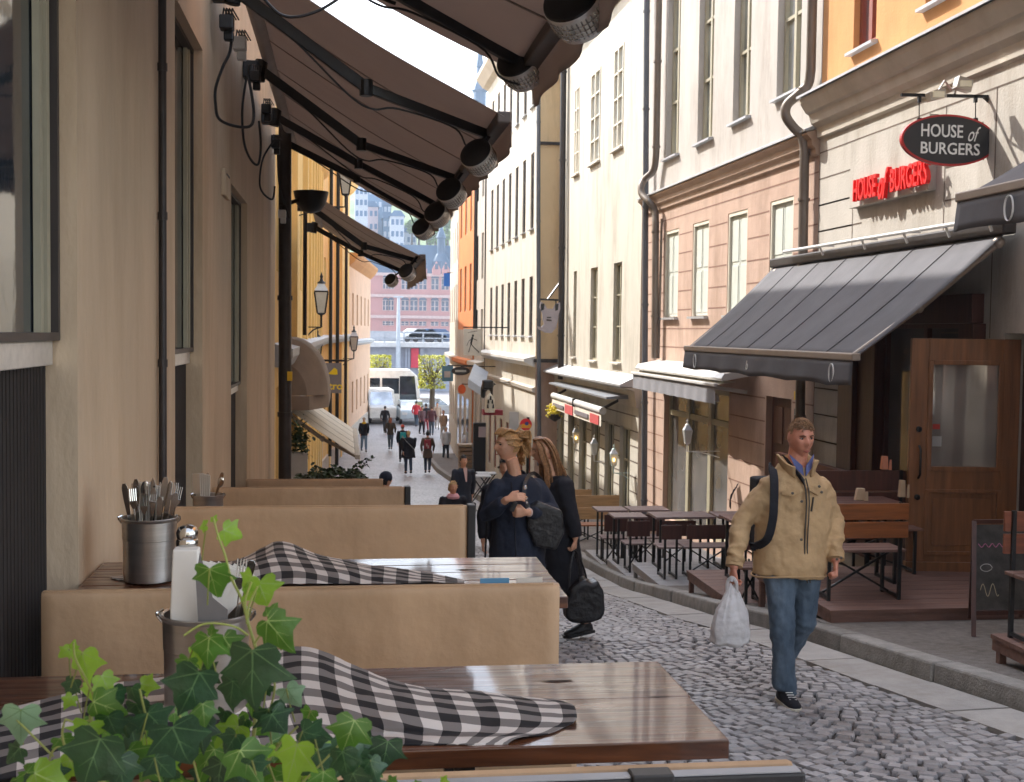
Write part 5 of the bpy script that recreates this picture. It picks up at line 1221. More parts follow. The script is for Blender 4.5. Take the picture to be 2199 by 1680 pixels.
terrace_bench('folding bench on the nearest grey deck with its back to the camera, left one', 4.2, 4.48, 15.95, Z1, .74, planks=1)
terrace_bench('folding bench on the nearest grey deck, the wide middle one', 4.55, 5.25, 15.95, Z1, .74, planks=1)
terrace_bench('folding bench on the nearest grey deck, closest to the house', 5.32, 6.0, 15.95, Z1, .74, planks=1)
terrace_bench('folding bench on the middle grey deck, street side', 4.15, 4.5, 17.75, Z2, .78, planks=1)
terrace_bench('folding bench on the middle grey deck behind the wide one', 4.6, 5.2, 17.75, Z2, .78, planks=1)
terrace_bench('folding bench on the lowest grey deck, street side', 4.12, 4.5, 19.2, Z3, .82, planks=1)
terrace_bench('folding bench on the lowest grey deck, inner one', 4.6, 5.1, 19.2, Z3, .82, planks=1)
terrace_table('red brown table on the brown deck behind the walking man', 4.25, 5.2, 13.0, 13.6, Z4, .70, 'wood_deck')
terrace_table('red brown table at the house side of the middle brown deck', 5.25, 6.1, 13.0, 13.6, Z4, .78, 'wood_deck')
terrace_bench('red brown bench on the brown deck left of the walking man', 3.99, 4.3, 12.35, Z4, .60, .40, 'wood_deck', 1, 1)
terrace_bench('red brown bench against the house on the middle brown deck', 4.8, 6.0, 13.75, Z4, .86, .45, 'wood_deck', 1, 2)
terrace_bench('orange brown slatted bench with steel legs on the large brown deck', 4.12, D(1948, 1200, 10.15).x, 10.15, Z5, .86, .44, 'wood_deck', -1, 2, 'wood_orange')
terrace_table('dark table behind the orange brown bench', 4.25, D(1945, 1100, 10.8).x, 10.75, 11.3, Z5, .76, 'wood_mahog')
terrace_bench('red brown bench behind the dark table near the shop window', 4.3, D(1945, 1100, 11.6).x, 11.62, Z5, .98, .45, 'wood_deck', 1, 2, 'wood_mahog')
terrace_bench('red plank bench on the small deck, cut off by the right edge', D(2154, 1200, 7.9).x, 5.5, 7.9, Z6, .88, .47, 'wood_deck', 1, 2, simple('red plank', (.20, .06, .03), .45, var=.3, scale=5, stretch=(.4, 3, 5)))
terrace_bench('honey brown bench at the end of the terrace beside the white house', 3.95, 4.9, 21.6, gz(21.6) + .13, 1.0, .45, 'wood_orange', -1, 2, simple('honey wood', (.42, .25, .11), .5, var=.25, scale=5, stretch=(.4, 3, 5)))
terrace_bench('second honey brown bench farther down beside the white house', 3.95, 4.8, 23.6, gz(23.6) + .13, 1.0, .45, 'wood_orange', -1, 2, simple('honey wood', (.42, .25, .11), .5))
def cup(label, c, colr, w_=.05, hgt=.11):
    mb = MB(); mb.prism([(-w_, 0), (w_, 0), (w_ * .75, hgt), (-w_ * .6, hgt)], c, (1, 0, 0), (0, 0, 1), -.05); mb.prism([(-w_ * .5, 0), (w_ * .4, 0), (w_ * .3, hgt * .8), (-w_ * .3, hgt * .8)], Vector(c) + Vector((.03, -.055, 0)), (1, 0, 0), (0, 0, 1), -.004)
    return tag(mb.build('menu_holder', simple('menu ' + str(colr[0]), colr, .6), None), label, 'menu holder', 'menu holders on the terrace tables')
cup('cream menu cards standing on the dark table behind the orange brown bench', (D(1848, 1100, 11).x, 11.0, Z5 + .763), (.45, .33, .22))
cup('red and white cards on the red brown bench ledge by the shop window', (D(1899, 1080, 11.6).x, 11.60, Z5 + .985), (.5, .2, .12), .035, .13)
cup('orange menu cards beside the open oak door', (D(1938, 1085, 11.2).x, 11.2, Z5 + .763), (.45, .14, .05), .03, .16)
# chalkboard
cb = thing('chalkboard', 'black A-frame chalkboard on the pavement beside the right edge', 'chalkboard', D(2130, 1390, 9.2))
q0, q1 = D(2090, 1386, 9.0), D(2128, 1398, 9.0); zb = gz(9.0) + .13
lA_, lB_ = Vector((D(2090, 1386, 9.0).x, 9.0, zb)), Vector((D(2128, 1398, 9.0).x + .30, 9.0, zb))
tA_, tB_ = lA_ + Vector((.14, .30, .86)), lB_ + Vector((.14, .30, .86))
mb = MB(); mb.bar(lA_, tA_, .035, .03); mb.bar(lB_, tB_, .035, .03); mb.bar(tA_, tB_, .03, .03); mb.bar(lA_.lerp(tA_, .2), lB_.lerp(tB_, .2), .03, .03); mb.build('front_frame', 'wood_mahog', cb)
mb = MB(); a, b = lA_ + Vector((.3, .62, 0)), lB_ + Vector((.3, .62, 0)); mb.bar(a, tA_, .03, .03); mb.bar(b, tB_, .03, .03); mb.build('rear_frame', 'wood_mahog', cb)
a, b, c_, d_ = lA_.lerp(tA_, .22), lB_.lerp(tB_, .22), lB_.lerp(tB_, .97), lA_.lerp(tA_, .97); nr = (b - a).cross(d_ - a).normalized()
mb = MB(); mb.add([a, b, c_, d_, a + nr * .008, b + nr * .008, c_ + nr * .008, d_ + nr * .008], [(0, 1, 2, 3), (4, 5, 6, 7), (0, 1, 5, 4), (2, 3, 7, 6)]); pn_ = mb.build('slate', simple('slate', (.05, .045, .04), .6, var=.5, scale=12), cb)
ax, ay = (b - a).normalized(), (d_ - a).normalized(); o = a + nr * .010
mb = MB(); pts = [o + ax * (.05 + .012 * k) + ay * (.16 + .05 * math.sin(k * .9)) for k in range(14)]; mb.tube(crp(pts, 50), .003, 4); mb.build('chalk_drawing', simple('cream chalk', (.45, .38, .25)), pn_)
mb = MB(); mb.tube(crp([o + ax * (.03 + .03 * k) + ay * (.52 + .015 * (-1) ** k) for k in range(9)], 40), .003, 4); mb.build('chalk_line', simple('pink chalk', (.5, .15, .3)), pn_)
mb = MB(); mb.tube(crp([o + ax * (.1 + .05 * math.cos(k)) + ay * (.34 + .03 * math.sin(k)) for k in range(7)], 40), .0025, 4); mb.build('chalk_line', simple('white chalk', (.6, .58, .55)), pn_)
for (u, v, w_, h_, c_) in ((1709, 850, .10, .12, (.75, .5, .02)), (1709, 892, .10, .18, (.12, .12, .11))):
    p = onX(u, v, 6.38); tag(MB().lohi((6.37, p.y - w_ / 2, p.z - h_ / 2), (6.385, p.y + w_ / 2, p.z + h_ / 2)).build('notice', simple('notice %d' % v, c_), None), ('yellow' if v == 850 else 'dark') + ' notice on the wall beside the doorway behind the walking man', 'notice')
# ------------------------------------------------------------------ signs and things down the street
def board(name, label, cat, poly, c, th, mat, par=None, ax=(1, 0, 0)):
    T = par or thing(name, label, cat, c); MB().prism(poly, c, ax, (0, 0, 1), th).build('panel', mat, T); return T
sg = simple
c = D(1178, 683, 33.6); k = 33.6 / 2650
cat_ = [(-23, -24), (-8, -32), (6, -33), (16, -22), (20, -6), (21, 6), (25, 20), (24, 34), (14, 30), (9, 20), (-4, 20), (-10, 30), (-18, 35), (-20, 22), (-14, 8), (-13, -4), (-10, -14), (-16, -20), (-26, -18)]
T = thing('hanging_sign', 'grey cat shaped hanging sign with pointed ears on a bracket before the white house', 'shop sign', c)
MB().prism([(x * k, y * k) for x, y in cat_], c, (1, 0, 0), (0, 0, 1), .05).build('panel', sg('mauve grey', (.30, .27, .30), .6), T)
mb = MB()
for (x, y, r_) in ((-14, 24, 4), (17, 24, 4)): mb.prism([(a * k * r_ / 4 + x * k, b * k * r_ / 4 + y * k) for a, b in ((-3, -9), (3, -6), (4, 7), (-4, 6))], c + Vector((0, -.052, 0)), (1, 0, 0), (0, 0, 1), .004)
mb.build('ear_marks', 'black_metal', T)
mb = MB(); mb.prism([(a * k, b * k) for a, b in ((-5, -6), (6, -7), (6, -4), (-5, -3))], c + Vector((0, -.052, 0)), (1, 0, 0), (0, 0, 1), .004); mb.prism([(a * k, b * k) for a, b in ((-4, 0), (5, 0), (5, 2), (-4, 2))], c + Vector((0, -.052, 0)), (1, 0, 0), (0, 0, 1), .004)
mb.build('lettering', 'metal_dark', T)
mb = MB(); mb.bar(D(1160, 643, 33.6), D(1206, 645, 33.9), .05, .05); mb.bar(D(1176, 643, 33.6), D(1203, 606, 33.9), .04, .04); mb.tube([D(1194, 644, 33.6), D(1194, 660, 33.6)], .02, 6); mb.build('bracket', 'black_metal', T)
# poster sign with a walking figure
d = 41; k = d / 2650; c = D(1014, 735, d)
T = thing('hanging_sign', 'square pale grey hanging sign with a black walking figure', 'shop sign', c)
MB().prism([(-19 * k, -29 * k), (19 * k, -29 * k), (19 * k, 29 * k), (-19 * k, 29 * k)], c, (1, 0, 0), (0, 0, 1), .06).build('panel', sg('sign grey', (.50, .47, .42), .6), T)
mb = MB(); P = lambda a, b: c + Vector((a * k, -.066, b * k))
for a, b, w_ in (((0, 11), (-3, -4), 4), ((-3, -4), (-8, -22), 1.6), ((-3, -4), (4, -12), 1.8), ((4, -12), (13, -20), 1.8), ((0, 8), (10, 4), 1.3), ((0, 8), (-8, 2), 1.3), ((-8, 2), (-12, -8), 1), ((12, -20), (15, -22), 2)): mb.bar(P(*a), P(*b), w_ * k, .004, up=(0, 1, 0))
mb.ball(P(1, 14), (2.4 * k, .004, 2.8 * k), 8); mb.bar(P(-10, 20), P(-2, 22), 1 * k, .004, up=(0, 1, 0)); mb.bar(P(-2, 22), P(10, 24), 1 * k, .004, up=(0, 1, 0)); mb.build('figure_print', 'black_metal', T)
MB().bar(D(995, 703, d), (5.4, d, D(1033, 703, d).z), .04, .04).build('bracket', 'black_metal', T)
def flat_sign(label, u0, v0, u1, v1, d, m_, wall=5.35, extra=None, cat='shop sign', oval=False, name='hanging_sign'):
    c = D((u0 + u1) / 2, (v0 + v1) / 2, d); k = d / 2650; hw, hh = (u1 - u0) / 2 * k, (v1 - v0) / 2 * k
    T = thing(name, label, cat, c); MB().prism(ell(hw, hh, 28) if oval else [(-hw, -hh), (hw, -hh), (hw, hh), (-hw, hh)], c, (1, 0, 0), (0, 0, 1), .06).build('panel', m_, T)
    if wall is not None: MB().bar(c + Vector((0, -.03, hh + .02)), (wall, d - .03, c.z + hh + .02), .035, .035).build('bracket', 'black_metal', T)
    if extra: 
        mb = MB()
        for (a0, b0, a1, b1) in extra[0]: mb.prism([(a0 * hw, b0 * hh), (a1 * hw, b0 * hh), (a1 * hw, b1 * hh), (a0 * hw, b1 * hh)], c + Vector((0, -.061, 0)), (1, 0, 0), (0, 0, 1), .006)
        mb.build('print', extra[1], T)
    return T
flat_sign('dark oval hanging sign with pale writing far down the right side', 969, 788, 1009, 806, 44, 'metal_dark', extra=([(-.6, -.25, .6, .25)], sg('sign pale', (.4, .38, .34))), oval=True)
flat_sign('small hanging picture sign in blue and white far down the right side', 949, 786, 973, 819, 48, sg('sign blue frame', (.10, .22, .30)), extra=([(-.6, -.5, .5, .3)], sg('sign print', (.5, .42, .38))))
flat_sign('small orange red round sign far down the right side', 983, 826, 1000, 846, 50, sg('orange red', (.75, .12, .02)), oval=True)
flat_sign('small blue flag at the end of the right row', 953, 587, 966, 615, 62, sg('flag blue', (.02, .16, .62)), name='flag', cat='flag')
T = flat_sign('grey hanging board with yellow drawing and the letters tro on the yellow house', 699, 780, 733, 844, 30, sg('board grey', (.20, .18, .19), .7), wall=None)
c = D(716, 812, 30); k = 30 / 2650; mb = MB(); o = c + Vector((-9 * k, -.062, -24 * k)); text_mb(mb, 'tro', o, (1, 0, 0), (0, 0, 1), 22 * k, .006, offset=.004)
mb.prism([(a * k, b * k) for a, b in ((-10, 10), (-4, 16), (2, 22), (8, 18), (9, 8), (4, 7), (-8, 8))], c + Vector((0, -.062, 0)), (1, 0, 0), (0, 0, 1), .006); mb.build('lettering', sg('sign yellow', (.85, .60, .01)), T)
MB().bar((-1.0, 30, c.z + .42), (.0, 30, c.z + .42), .05, .05).build('bracket', 'black_metal', T)
for (u, vt, vb, dd, r_, lb) in ((655, 560, 720, 22, .035, 'thin black downpipe left of the street lantern on the yellow house'), (711, 500, 980, 36, .05, 'black downpipe right of the street lantern on the yellow house'), (726, 470, 1000, 42, .06, 'second black downpipe of the yellow house beside the grey board'), (744, 500, 960, 58, .07, 'black downpipe at the far corner of the yellow house')):
    pt = D(u, vt, dd); pb_ = D(u, vb, dd); X = max(pt.x, -.9 if dd < 50 else pt.x); pipe('downpipe', [(pt.x, dd, pt.z + (3 if dd > 30 else 1)), (pt.x, dd, pb_.z)], r_, 'black_metal', lb)
# traffic like round sign
T = thing('round_sign', 'round red yellow and blue sign on a black pole behind the blonde woman', 'sign', D(1132, 1110, 33.5)); c = D(1129, 912, 33.5)
MB().prism(ell(.165, .165, 28), c, (1, 0, 0), (0, 0, 1), .03).build('disc', sg('sign red', (.62, .02, .03), .5), T)
mb = MB(); mb.prism([(-.13, -.09), (.13, -.09), (.14, -.02), (.10, .02), (-.10, .02), (-.14, -.02)], c + Vector((0, -.032, 0)), (1, 0, 0), (0, 0, 1), .004); mb.build('band', sg('sign orange', (.75, .35, .03)), T)
mb = MB(); mb.prism(ell(.055, .05, 12), c + Vector((.02, -.038, .03)), (1, 0, 0), (0, 0, 1), .004); mb.build('badge', sg('sign navy', (.03, .06, .25)), T)
mb = MB(); mb.tube([(c.x + .07, c.y + .03, c.z + .2), (c.x + .07, c.y + .03, gz(33.5))], .04, 8); mb.build('pole', 'black_metal', T)
flat_sign('pale grey panel beside the round red sign', 1093, 884, 1113, 945, 35.5, sg('panel grey', (.42, .42, .43)), wall=None, name='panel', cat='panel')
# carved figure sign on dark red shelf
T = thing('figure_sign', 'pale carved figure on a dark red shelf above the black stand', 'sign', D(1053, 890, 36)); c = D(1052, 868, 36); k = 36 / 2650
MB().lathe(c + Vector((0, 0, -18 * k)), [(11 * k, 0), (12 * k, 10 * k), (9 * k, 18 * k), (10 * k, 26 * k), (6 * k, 36 * k), (1 * k, 42 * k)], 12).build('figure', sg('carved stone', (.50, .46, .38)), T, smooth=True)
mb = MB()
for (a, b) in ((-5, 6), (4, 6), (0, 14), (-6, -4), (6, -4)): mb.prism([(a * k - .03, b * k - .06), (a * k + .03, b * k - .06), (a * k + .02, b * k + .06), (a * k - .02, b * k + .06)], c + Vector((0, -.165, 0)), (1, 0, 0), (0, 0, 1), .006)
mb.build('painted_hollows', 'black_metal', T)  # flat black plates paint in the darkness of carved recesses
MB().lohi(D(1038, 892, 36), D(1080, 881, 36) + Vector((0, .5, 0))).build('shelf', sg('dark red', (.20, .01, .02)), T)
T = thing('black_canopy', 'dark bundled canopy above the carved figure', 'awning', D(1045, 830, 38)); c = D(1047, 826, 38)
mb = MB(); mb.box(c, (.32, .35, .30)); mb.box(c + Vector((-.12, .1, -.25)), (.16, .2, .35)); mb.box(c + Vector((.15, .1, -.2)), (.08, .2, .5)); mb.bar(c, (5.4, 38, c.z + .1), .05, .05); mb.build('bundle', 'black_metal', T, mods=[('REMESH', {'mode': 'VOXEL', 'voxel_size': .06})])
T = thing('shop_awning', 'small blue white awning far down the right side', 'awning', D(1020, 800, 42)); mb = MB()
a, b, c_, d_ = D(1005, 815, 40), D(1018, 782, 44), D(1048, 800, 44), D(1040, 838, 40); mb.add([a, b, c_, d_, a - Vector((0, 0, .25)), d_ - Vector((0, 0, .25))], [(0, 1, 2, 3), (0, 3, 5, 4)]); mb.build('canopy', sg('pale blue canvas', (.42, .46, .52)), T, mods=[('SOLIDIFY', {'thickness': .02})])
T = thing('black_stand', 'tall black menu stand with a white notice', 'stand', (D(1034, 1000, 47).x, 47, gz(47))); c = D(1034, 955, 47); mb = MB(); mb.lohi((c.x - .33, 46.8, gz(47) + .1), (c.x + .33, 47.2, D(1034, 908, 47).z)); mb.build('body', 'black_metal', T, bevel=.02)
p = D(1036, 928, 46.79); MB().lohi((p.x - .15, 46.78, p.z - .2), (p.x + .15, 46.797, p.z + .2)).build('notice', sg('notice mauve', (.45, .38, .42)), T)
T = thing('crate_stack', 'brown wooden crate cart beside the black stand', 'crate', (D(1000, 985, 50).x, 50, gz(50) + .1)); x = D(1000, 985, 50).x; zt = D(1000, 932, 50).z; mb = MB()
for i in range(6): mb.lohi((x - .28, 49.7, gz(50) + .15 + i * .17), (x + .28, 50.3, gz(50) + .15 + i * .17 + .13))
mb.build('boards', sg('crate wood', (.25, .16, .09)), T); MB().lohi((x - .32, 49.65, gz(50) + 1.18), (x + .34, 50.35, gz(50) + 1.26)).build('lid', sg('crate lid', (.32, .24, .15)), T)
MB().lohi((x - .2, 49.72, gz(50)), (x + .2, 50.2, gz(50) + .15)).build('base', 'black_metal', T)
for i, (u, v, d) in enumerate(((1032, 1060, 36.5), (1044, 1052, 38))):
    x = D(u, v, d).x; g_ = gz(d); T = thing('street_cafe_table', ('near' if i == 0 else 'far') + ' small grey folding table behind the blonde woman', 'table', (x, d, g_), 'small grey folding tables')
    MB().lohi((x - .3, d - .3, g_ + .72), (x + .3, d + .3, g_ + .75)).build('tabletop', sg('pale table', (.4, .42, .44), .4), T); mb = MB()
    for (a, b) in ((-.25, .25), (.25, -.25)): mb.bar((x + a, d - .2, g_), (x + b, d - .2, g_ + .72), .03, .03); mb.bar((x + a, d + .2, g_), (x + b, d + .2, g_ + .72), .03, .03)
    mb.build('legs', 'black_metal', T)
# hanging yellow flowers on the white house
T = thing('hanging_flowers', 'basket of yellow flowers hanging at the far corner of the white house', 'flower basket', D(1192, 882, 33)); c = D(1192, 882, 33); mb = MB()
for i in range(160):
    q = Vector((random.gauss(0, .12), random.gauss(0, .12), random.gauss(0, .08))); mb.ball(c + q, .028, 4)
mb.build('flowers', sg('yellow petals', (.75, .62, .03), isl=.3), T); MB().lathe(c + Vector((0, 0, -.3)), [(.02, 0), (.15, .08), (.18, .2)], 10).build('basket', 'metal_dark', T)
MB().bar(c, (6.1, 33, c.z + .25), .02, .02).build('bracket', 'black_metal', T)
# left: rounded canopy and white awning on the yellow house
T = thing('dome_canopy', 'rounded taupe canopy on the yellow house right of the black downpipe', 'awning', (-1, 22.5, 1)); mb = MB(); y0, y1 = 20.5, 24.5
def f(s, t):
    a = t * PI / 2; y = y0 + (y1 - y0) * s; e = min(1, min(s, 1 - s) * 5 + .55)
    return (-1.02 + (.74 * math.sin(a)) * e, y, .62 + .95 * math.cos(a) * e - .0 * s)
mb.grid(f, 16, 12); sidep = [(-1.02, y0, .62)] + [f(0, i / 12) for i in range(13)]; mb.add(sidep, [tuple(range(len(sidep)))]); mb.build('canopy', sg('taupe canvas', (.27, .215, .175), .9, bump=.1, bscale=60), T, smooth=True)
mb = MB(); mb.add([(-1.02, y0, .615), (-.28 - .30, y0, .615), (-.28, y0 + .9, .615), (-.28, y1, .615), (-.28, y1, .38), (-.28, y0 + .9, .38), (-.58, y0, .38), (-1.02, y0, .38)], [(0, 1, 6, 7), (1, 2, 5, 6), (2, 3, 4, 5)]); mb.build('valance', sg('taupe canvas', (.27, .215, .175)), T, mods=[('SOLIDIFY', {'thickness': .01})])
T = slope_awning('cream awning sloping down from the yellow house over the pavement', None, 20.8, 26.5, -1.0, .42, .22, -.42, 'awning_white', .22, 5, bar='trim', arm=True, sag=.01)
# planters and bush
def leaf_cloud(n, fn, size, seed=1):
    rnd = random.Random(seed); mb = MB()
    for i in range(n):
        c = Vector(fn(rnd)); a = rnd.uniform(0, 6.28); e = rnd.uniform(-.9, .9); r_ = size * rnd.uniform(.6, 1.3)
        m_ = Matrix.Rotation(a, 3, 'Z') @ Matrix.Rotation(e, 3, 'X') @ Matrix.Rotation(rnd.uniform(-.8, .8), 3, 'Y')
        mb.add([c + m_ @ Vector(p) * r_ for p in ((0, -1, 0), (.55, -.3, .1), (.5, .4, .05), (0, 1, -.1), (-.5, .4, .05), (-.55, -.3, .1))], [(0, 1, 2, 3), (0, 3, 4, 5)])
    return mb
T = thing('trailing_plant', 'dark leafy planter bush behind the farthest tan bench back', 'plant', D(715, 1040, 14.5)); c = D(712, 1018, 14.5)
leaf_cloud(900, lambda r: (c.x + (q := r.uniform(-.42, .42)), 14.5 + r.uniform(-.4, .5), c.z - .12 + r.random() ** .7 * (.17 * (1 - (q / .5) ** 2) + .03 * math.sin(q * 25))), .035, 3).build('foliage', 'grass_green', T)
mb = leaf_cloud(70, lambda r: (lambda t: D(745 + 55 * t + r.uniform(-6, 6), 1018 - 34 * t + r.uniform(-8, 8), 14.3))(r.random()), .03, 5); mb.build('shoots', 'grass_green', T)
MB().lohi((c.x - .4, 14.2, c.z - .6), (c.x + .4, 14.9, c.z - .12)).build('planter', 'metal_dark', T)
T = thing('potted_plant', 'dark potted shrub beside the pale planter at the foot of the yellow house', 'plant', D(640, 1000, 19.5)); c = D(643, 945, 20)
leaf_cloud(260, lambda r: (c.x + r.gauss(0, .09), 20 + r.gauss(0, .1), c.z + r.gauss(0, .16)), .045, 7).build('foliage', 'grass_green', T); MB().lohi((c.x - .13, 19.85, c.z - .75), (c.x + .13, 20.15, c.z - .2)).build('planter', sg('pale planter', (.36, .36, .35)), T)
for i, (u, d, hh_) in enumerate(((688, 34, .7), (700, 38, .6))):
    x = D(u, 960, d).x; g_ = gz(d); T = thing('street_planter', ('near' if not i else 'far') + ' grey planter at the foot of the yellow house', 'planter', (x, d, g_), 'grey planters by the yellow house')
    MB().lohi((x - .25, d - .25, g_), (x + .25, d + .25, g_ + hh_)).build('box', sg('pale planter', (.36, .36, .35)), T, bevel=.02); leaf_cloud(60, lambda r: (x + r.gauss(0, .12), d + r.gauss(0, .1), g_ + hh_ + .1 + r.gauss(0, .08)), .06, 9 + i).build('foliage', 'grass_green', T)

# ------------------------------------------------------------------ end of the street: quay, vehicles, trees
def vehicle_bus():
    d = 88; g_ = gz(d); x0, x1 = D(802, 850, d).x, D(905, 850, d).x; T = thing('coach', 'white coach parked across the end of the street', 'coach', ((x0 + x1) / 2, d, g_)); w_ = x1 - x0
    xs_ = x0 - 5.5; MB().prism([(0, .35), (w_ + 5.3, .35), (w_ + 5.5, 1.2), (w_ + 5.2, 3.0), (w_ + 4.7, 3.45), (0, 3.5)], (xs_, d + 2.5, g_), (1, 0, 0), (0, 0, 1), 2.5).build('body', sg('coach white', (.72, .70, .66), .3), T, bevel=.08)
    for (a, b) in ((.3, 1.6), (1.75, 3.05), (3.2, 4.5), (4.65, 5.95), (6.1, 7.3)): MB().lohi((xs_ + a, d - .02, g_ + 1.75), (xs_ + b, d + .0, g_ + 2.85)).build('window', 'pane', T)
    MB().prism([(w_ + 3.95, 1.0), (w_ + 5.2, 1.15), (w_ + 5.0, 3.0), (w_ + 3.95, 3.0)], (xs_, d + .004, g_), (1, 0, 0), (0, 0, 1), .02).build('window', 'pane', T)
    for a in (1.8, w_ + 3.3): MB().lathe((xs_ + a, d - .06, g_ + .5), [(.2, 0), (.5, .02), (.5, .3)], 20, ax=Matrix.Rotation(-PI / 2, 3, 'X')).build('wheel', 'metal_dark', T)
    MB().lohi((xs_ + w_ + 5.3, d + .1, g_ + 2.2), (xs_ + w_ + 5.8, d + .4, g_ + 2.9)).build('mirror', 'metal_dark', T)
vehicle_bus()
def car(label, u, d, colr, ln=4.2, hgt=1.45, rz=0, name='parked_car', van=False):
    c = D(u, 880, d); g_ = gz(d); T = thing(name, label, 'van' if van else 'car', (c.x, d, g_), 'vehicles at the end of the street', rz)
    L2 = ln / 2; m_ = sg('car paint %s' % str(colr), colr, .25, spec=.8)
    pr = [(-L2, .35), (L2, .35), (L2, .75), (L2 - .1, .95), (L2 - 1.0, 1.0), (-L2 + .3, 1.0), (-L2, .85)] if not van else [(-L2, .35), (L2, .35), (L2, 1.1), (L2 - .9, 1.2), (L2 - 1.5, 2.2), (-L2, 2.25)]
    MB().prism(pr, (0, .9, 0), (1, 0, 0), (0, 0, 1), 1.8).build('body', m_, T, bevel=.06, local=True)
    if not van:
        MB().prism([(L2 - 1.1, .98), (L2 - 1.8, hgt), (-L2 + 1.0, hgt), (-L2 + .35, .98)], (0, .78, 0), (1, 0, 0), (0, 0, 1), 1.56).build('cabin', 'pane_blue', T, bevel=.05, local=True)
        MB().prism([(L2 - 1.75, hgt - .02), (L2 - 1.85, hgt + .03), (-L2 + 1.05, hgt + .03), (-L2 + .95, hgt - .02)], (0, .76, 0), (1, 0, 0), (0, 0, 1), 1.52).build('roof', m_, T, local=True)
    else: MB().lohi((L2 - 1.4, -.91, 1.25), (L2 - .9, -.90, 2.0)).build('window', 'pane', T, local=True); MB().prism([(-.8, 1.2), (.8, 1.2), (.7, 2.05), (-.7, 2.05)], (L2 - .15, 0, 0), (0, 1, 0), (-.62, 0, 1), .02).build('windscreen', 'pane_blue', T, local=True)
    for sx in (-L2 + .75, L2 - .75): MB().lathe((sx, -.92, .32), [(.12, 0), (.18, .02), (.32, .03), (.32, .2)], 18, ax=Matrix.Rotation(-PI / 2, 3, 'X')).build('wheel', 'metal_dark', T, local=True)
    for sy in (-.6, .6): MB().box((L2, sy, .72), (.04, .35, .16)).build('headlight', sg('headlight', (.6, .6, .58), .2), T, local=True)
car('white van in front of the coach at the left', 815, 85, (.66, .66, .64), 4.6, rz=-PI / 2 * .95, van=True)
car('pale blue grey car facing up the street beside the coach', 882, 84, (.40, .47, .52), 4.1, rz=-PI / 2 * .97)
car('silver car at the right end of the street', 940, 88, (.46, .48, .50), 4.3, rz=-.3)
def lime(label, u0, v0, u1, v1, d, seed):
    c = D((u0 + u1) / 2, (v0 + v1) / 2, d); k = d / 2650; hw, hh = (u1 - u0) / 2 * k, (v1 - v0) / 2 * k; g_ = gz(d); T = thing('clipped_tree', label, 'tree', (c.x, d, g_), 'clipped lime trees on the quay')
    mb = MB(); mb.tube([(c.x, d, g_), (c.x + .05, d, c.z - hh), (c.x, d, c.z)], [.22, .17, .12], 8); rnd = random.Random(seed)
    for i in range(30):
        a = Vector((c.x, d, c.z - hh * rnd.uniform(.4, 1.0))); e = Vector((c.x + rnd.uniform(-1, 1) * hw, d + rnd.uniform(-.8, .8), c.z + rnd.uniform(-.3, 1) * hh)); mb.tube([a, a.lerp(e, .5) + Vector((0, 0, -.1)), e], [.06, .035, .015], 5)
    mb.build('trunk', sg('bark', (.10, .075, .05), .9), T)
    def fn(r):
        q = [r.uniform(-1, 1), r.uniform(-1, 1), r.uniform(-1, 1)]
        if r.random() < .6: i = r.randrange(3); q[i] = math.copysign(r.uniform(.85, 1.02), q[i])
        return (c.x + q[0] * hw, d + q[1] * .9, c.z + q[2] * hh)
    leaf_cloud(1500, fn, .09, seed).build('crown', sg('spring leaves', (.42, .42, .04), .6, isl=.45), T)
lime('square clipped yellow green tree left of the red bridge box', 796, 763, 839, 815, 96, 1)
lime('square clipped yellow green tree at the right end of the street', 900, 764, 955, 834, 84, 2)
# viaduct over the water
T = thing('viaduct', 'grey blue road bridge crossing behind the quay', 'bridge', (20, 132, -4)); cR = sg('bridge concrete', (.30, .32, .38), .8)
zA, zB = D(880, 745, 132).z, D(880, 712, 132).z
MB().lohi((-60, 130, -6), (90, 140, zA - .02)).build('wall', cR, T); MB().lohi((-60, 128.5, zA), (90, 141, zA + .5)).build('deck', sg('bridge deck', (.50, .50, .50)), T)
mb = MB(); 
for i in range(75): mb.lohi((-60 + 2 * i, 128.6, zA + .5), (-59.85 + 2 * i, 128.75, zA + 1.5))
mb.lohi((-60, 128.55, zA + 1.45), (90, 128.8, zA + 1.6)); mb.lohi((-60, 128.6, zA + .9), (90, 128.75, zA + 1.0)); mb.build('railing', sg('rail grey', (.33, .36, .40)), T)
MB().lohi((-60, 136, zA + .51), (90, 140, zB)).build('upper_wall', sg('upper bridge', (.36, .37, .40)), T)
mb = MB(); p0, p1 = D(882, 790, 129.9), D(899, 748, 129.9); mb.lohi((p0.x, 129.6, p0.z), (p1.x, 129.99, p1.z)); mb.build('red_box', sg('red box', (.55, .02, .05)), T)
mb = MB(); 
for u in (872, 878, 904, 908): q = D(u, 760, 129.8); mb.lohi((q.x - .1, 129.5, -5), (q.x + .1, 129.7, q.z + .8))
mb.build('posts', cR, T)
for i, (u, lab, cc) in enumerate(((918, 'dark blue car driving on the bridge', (.04, .10, .20)), (944, 'second dark blue car on the bridge', (.05, .09, .18)), (900, 'white car on the bridge', (.6, .6, .6)))):
    x = D(u, 705, 133).x; T = thing('distant_car', lab, 'car', (x, 133, zA + .5), 'cars on the bridge'); MB().prism([(-2.1, .2), (2.1, .2), (2.1, .8), (1.2, .95), (.6, 1.45), (-1.2, 1.45), (-1.9, .95), (-2.1, .9)], (x, 134, zA + .5), (1, 0, 0), (0, 0, 1), 1.7).build('body', sg('far paint %d' % i, cc, .3), T, bevel=.08)
    for a in (-1.3, 1.3): MB().lathe((x + a, 132.25, zA + .8), [(.1, 0), (.32, .02), (.32, .2)], 12, ax=Matrix.Rotation(-PI / 2, 3, 'X')).build('wheel', 'metal_dark', T)
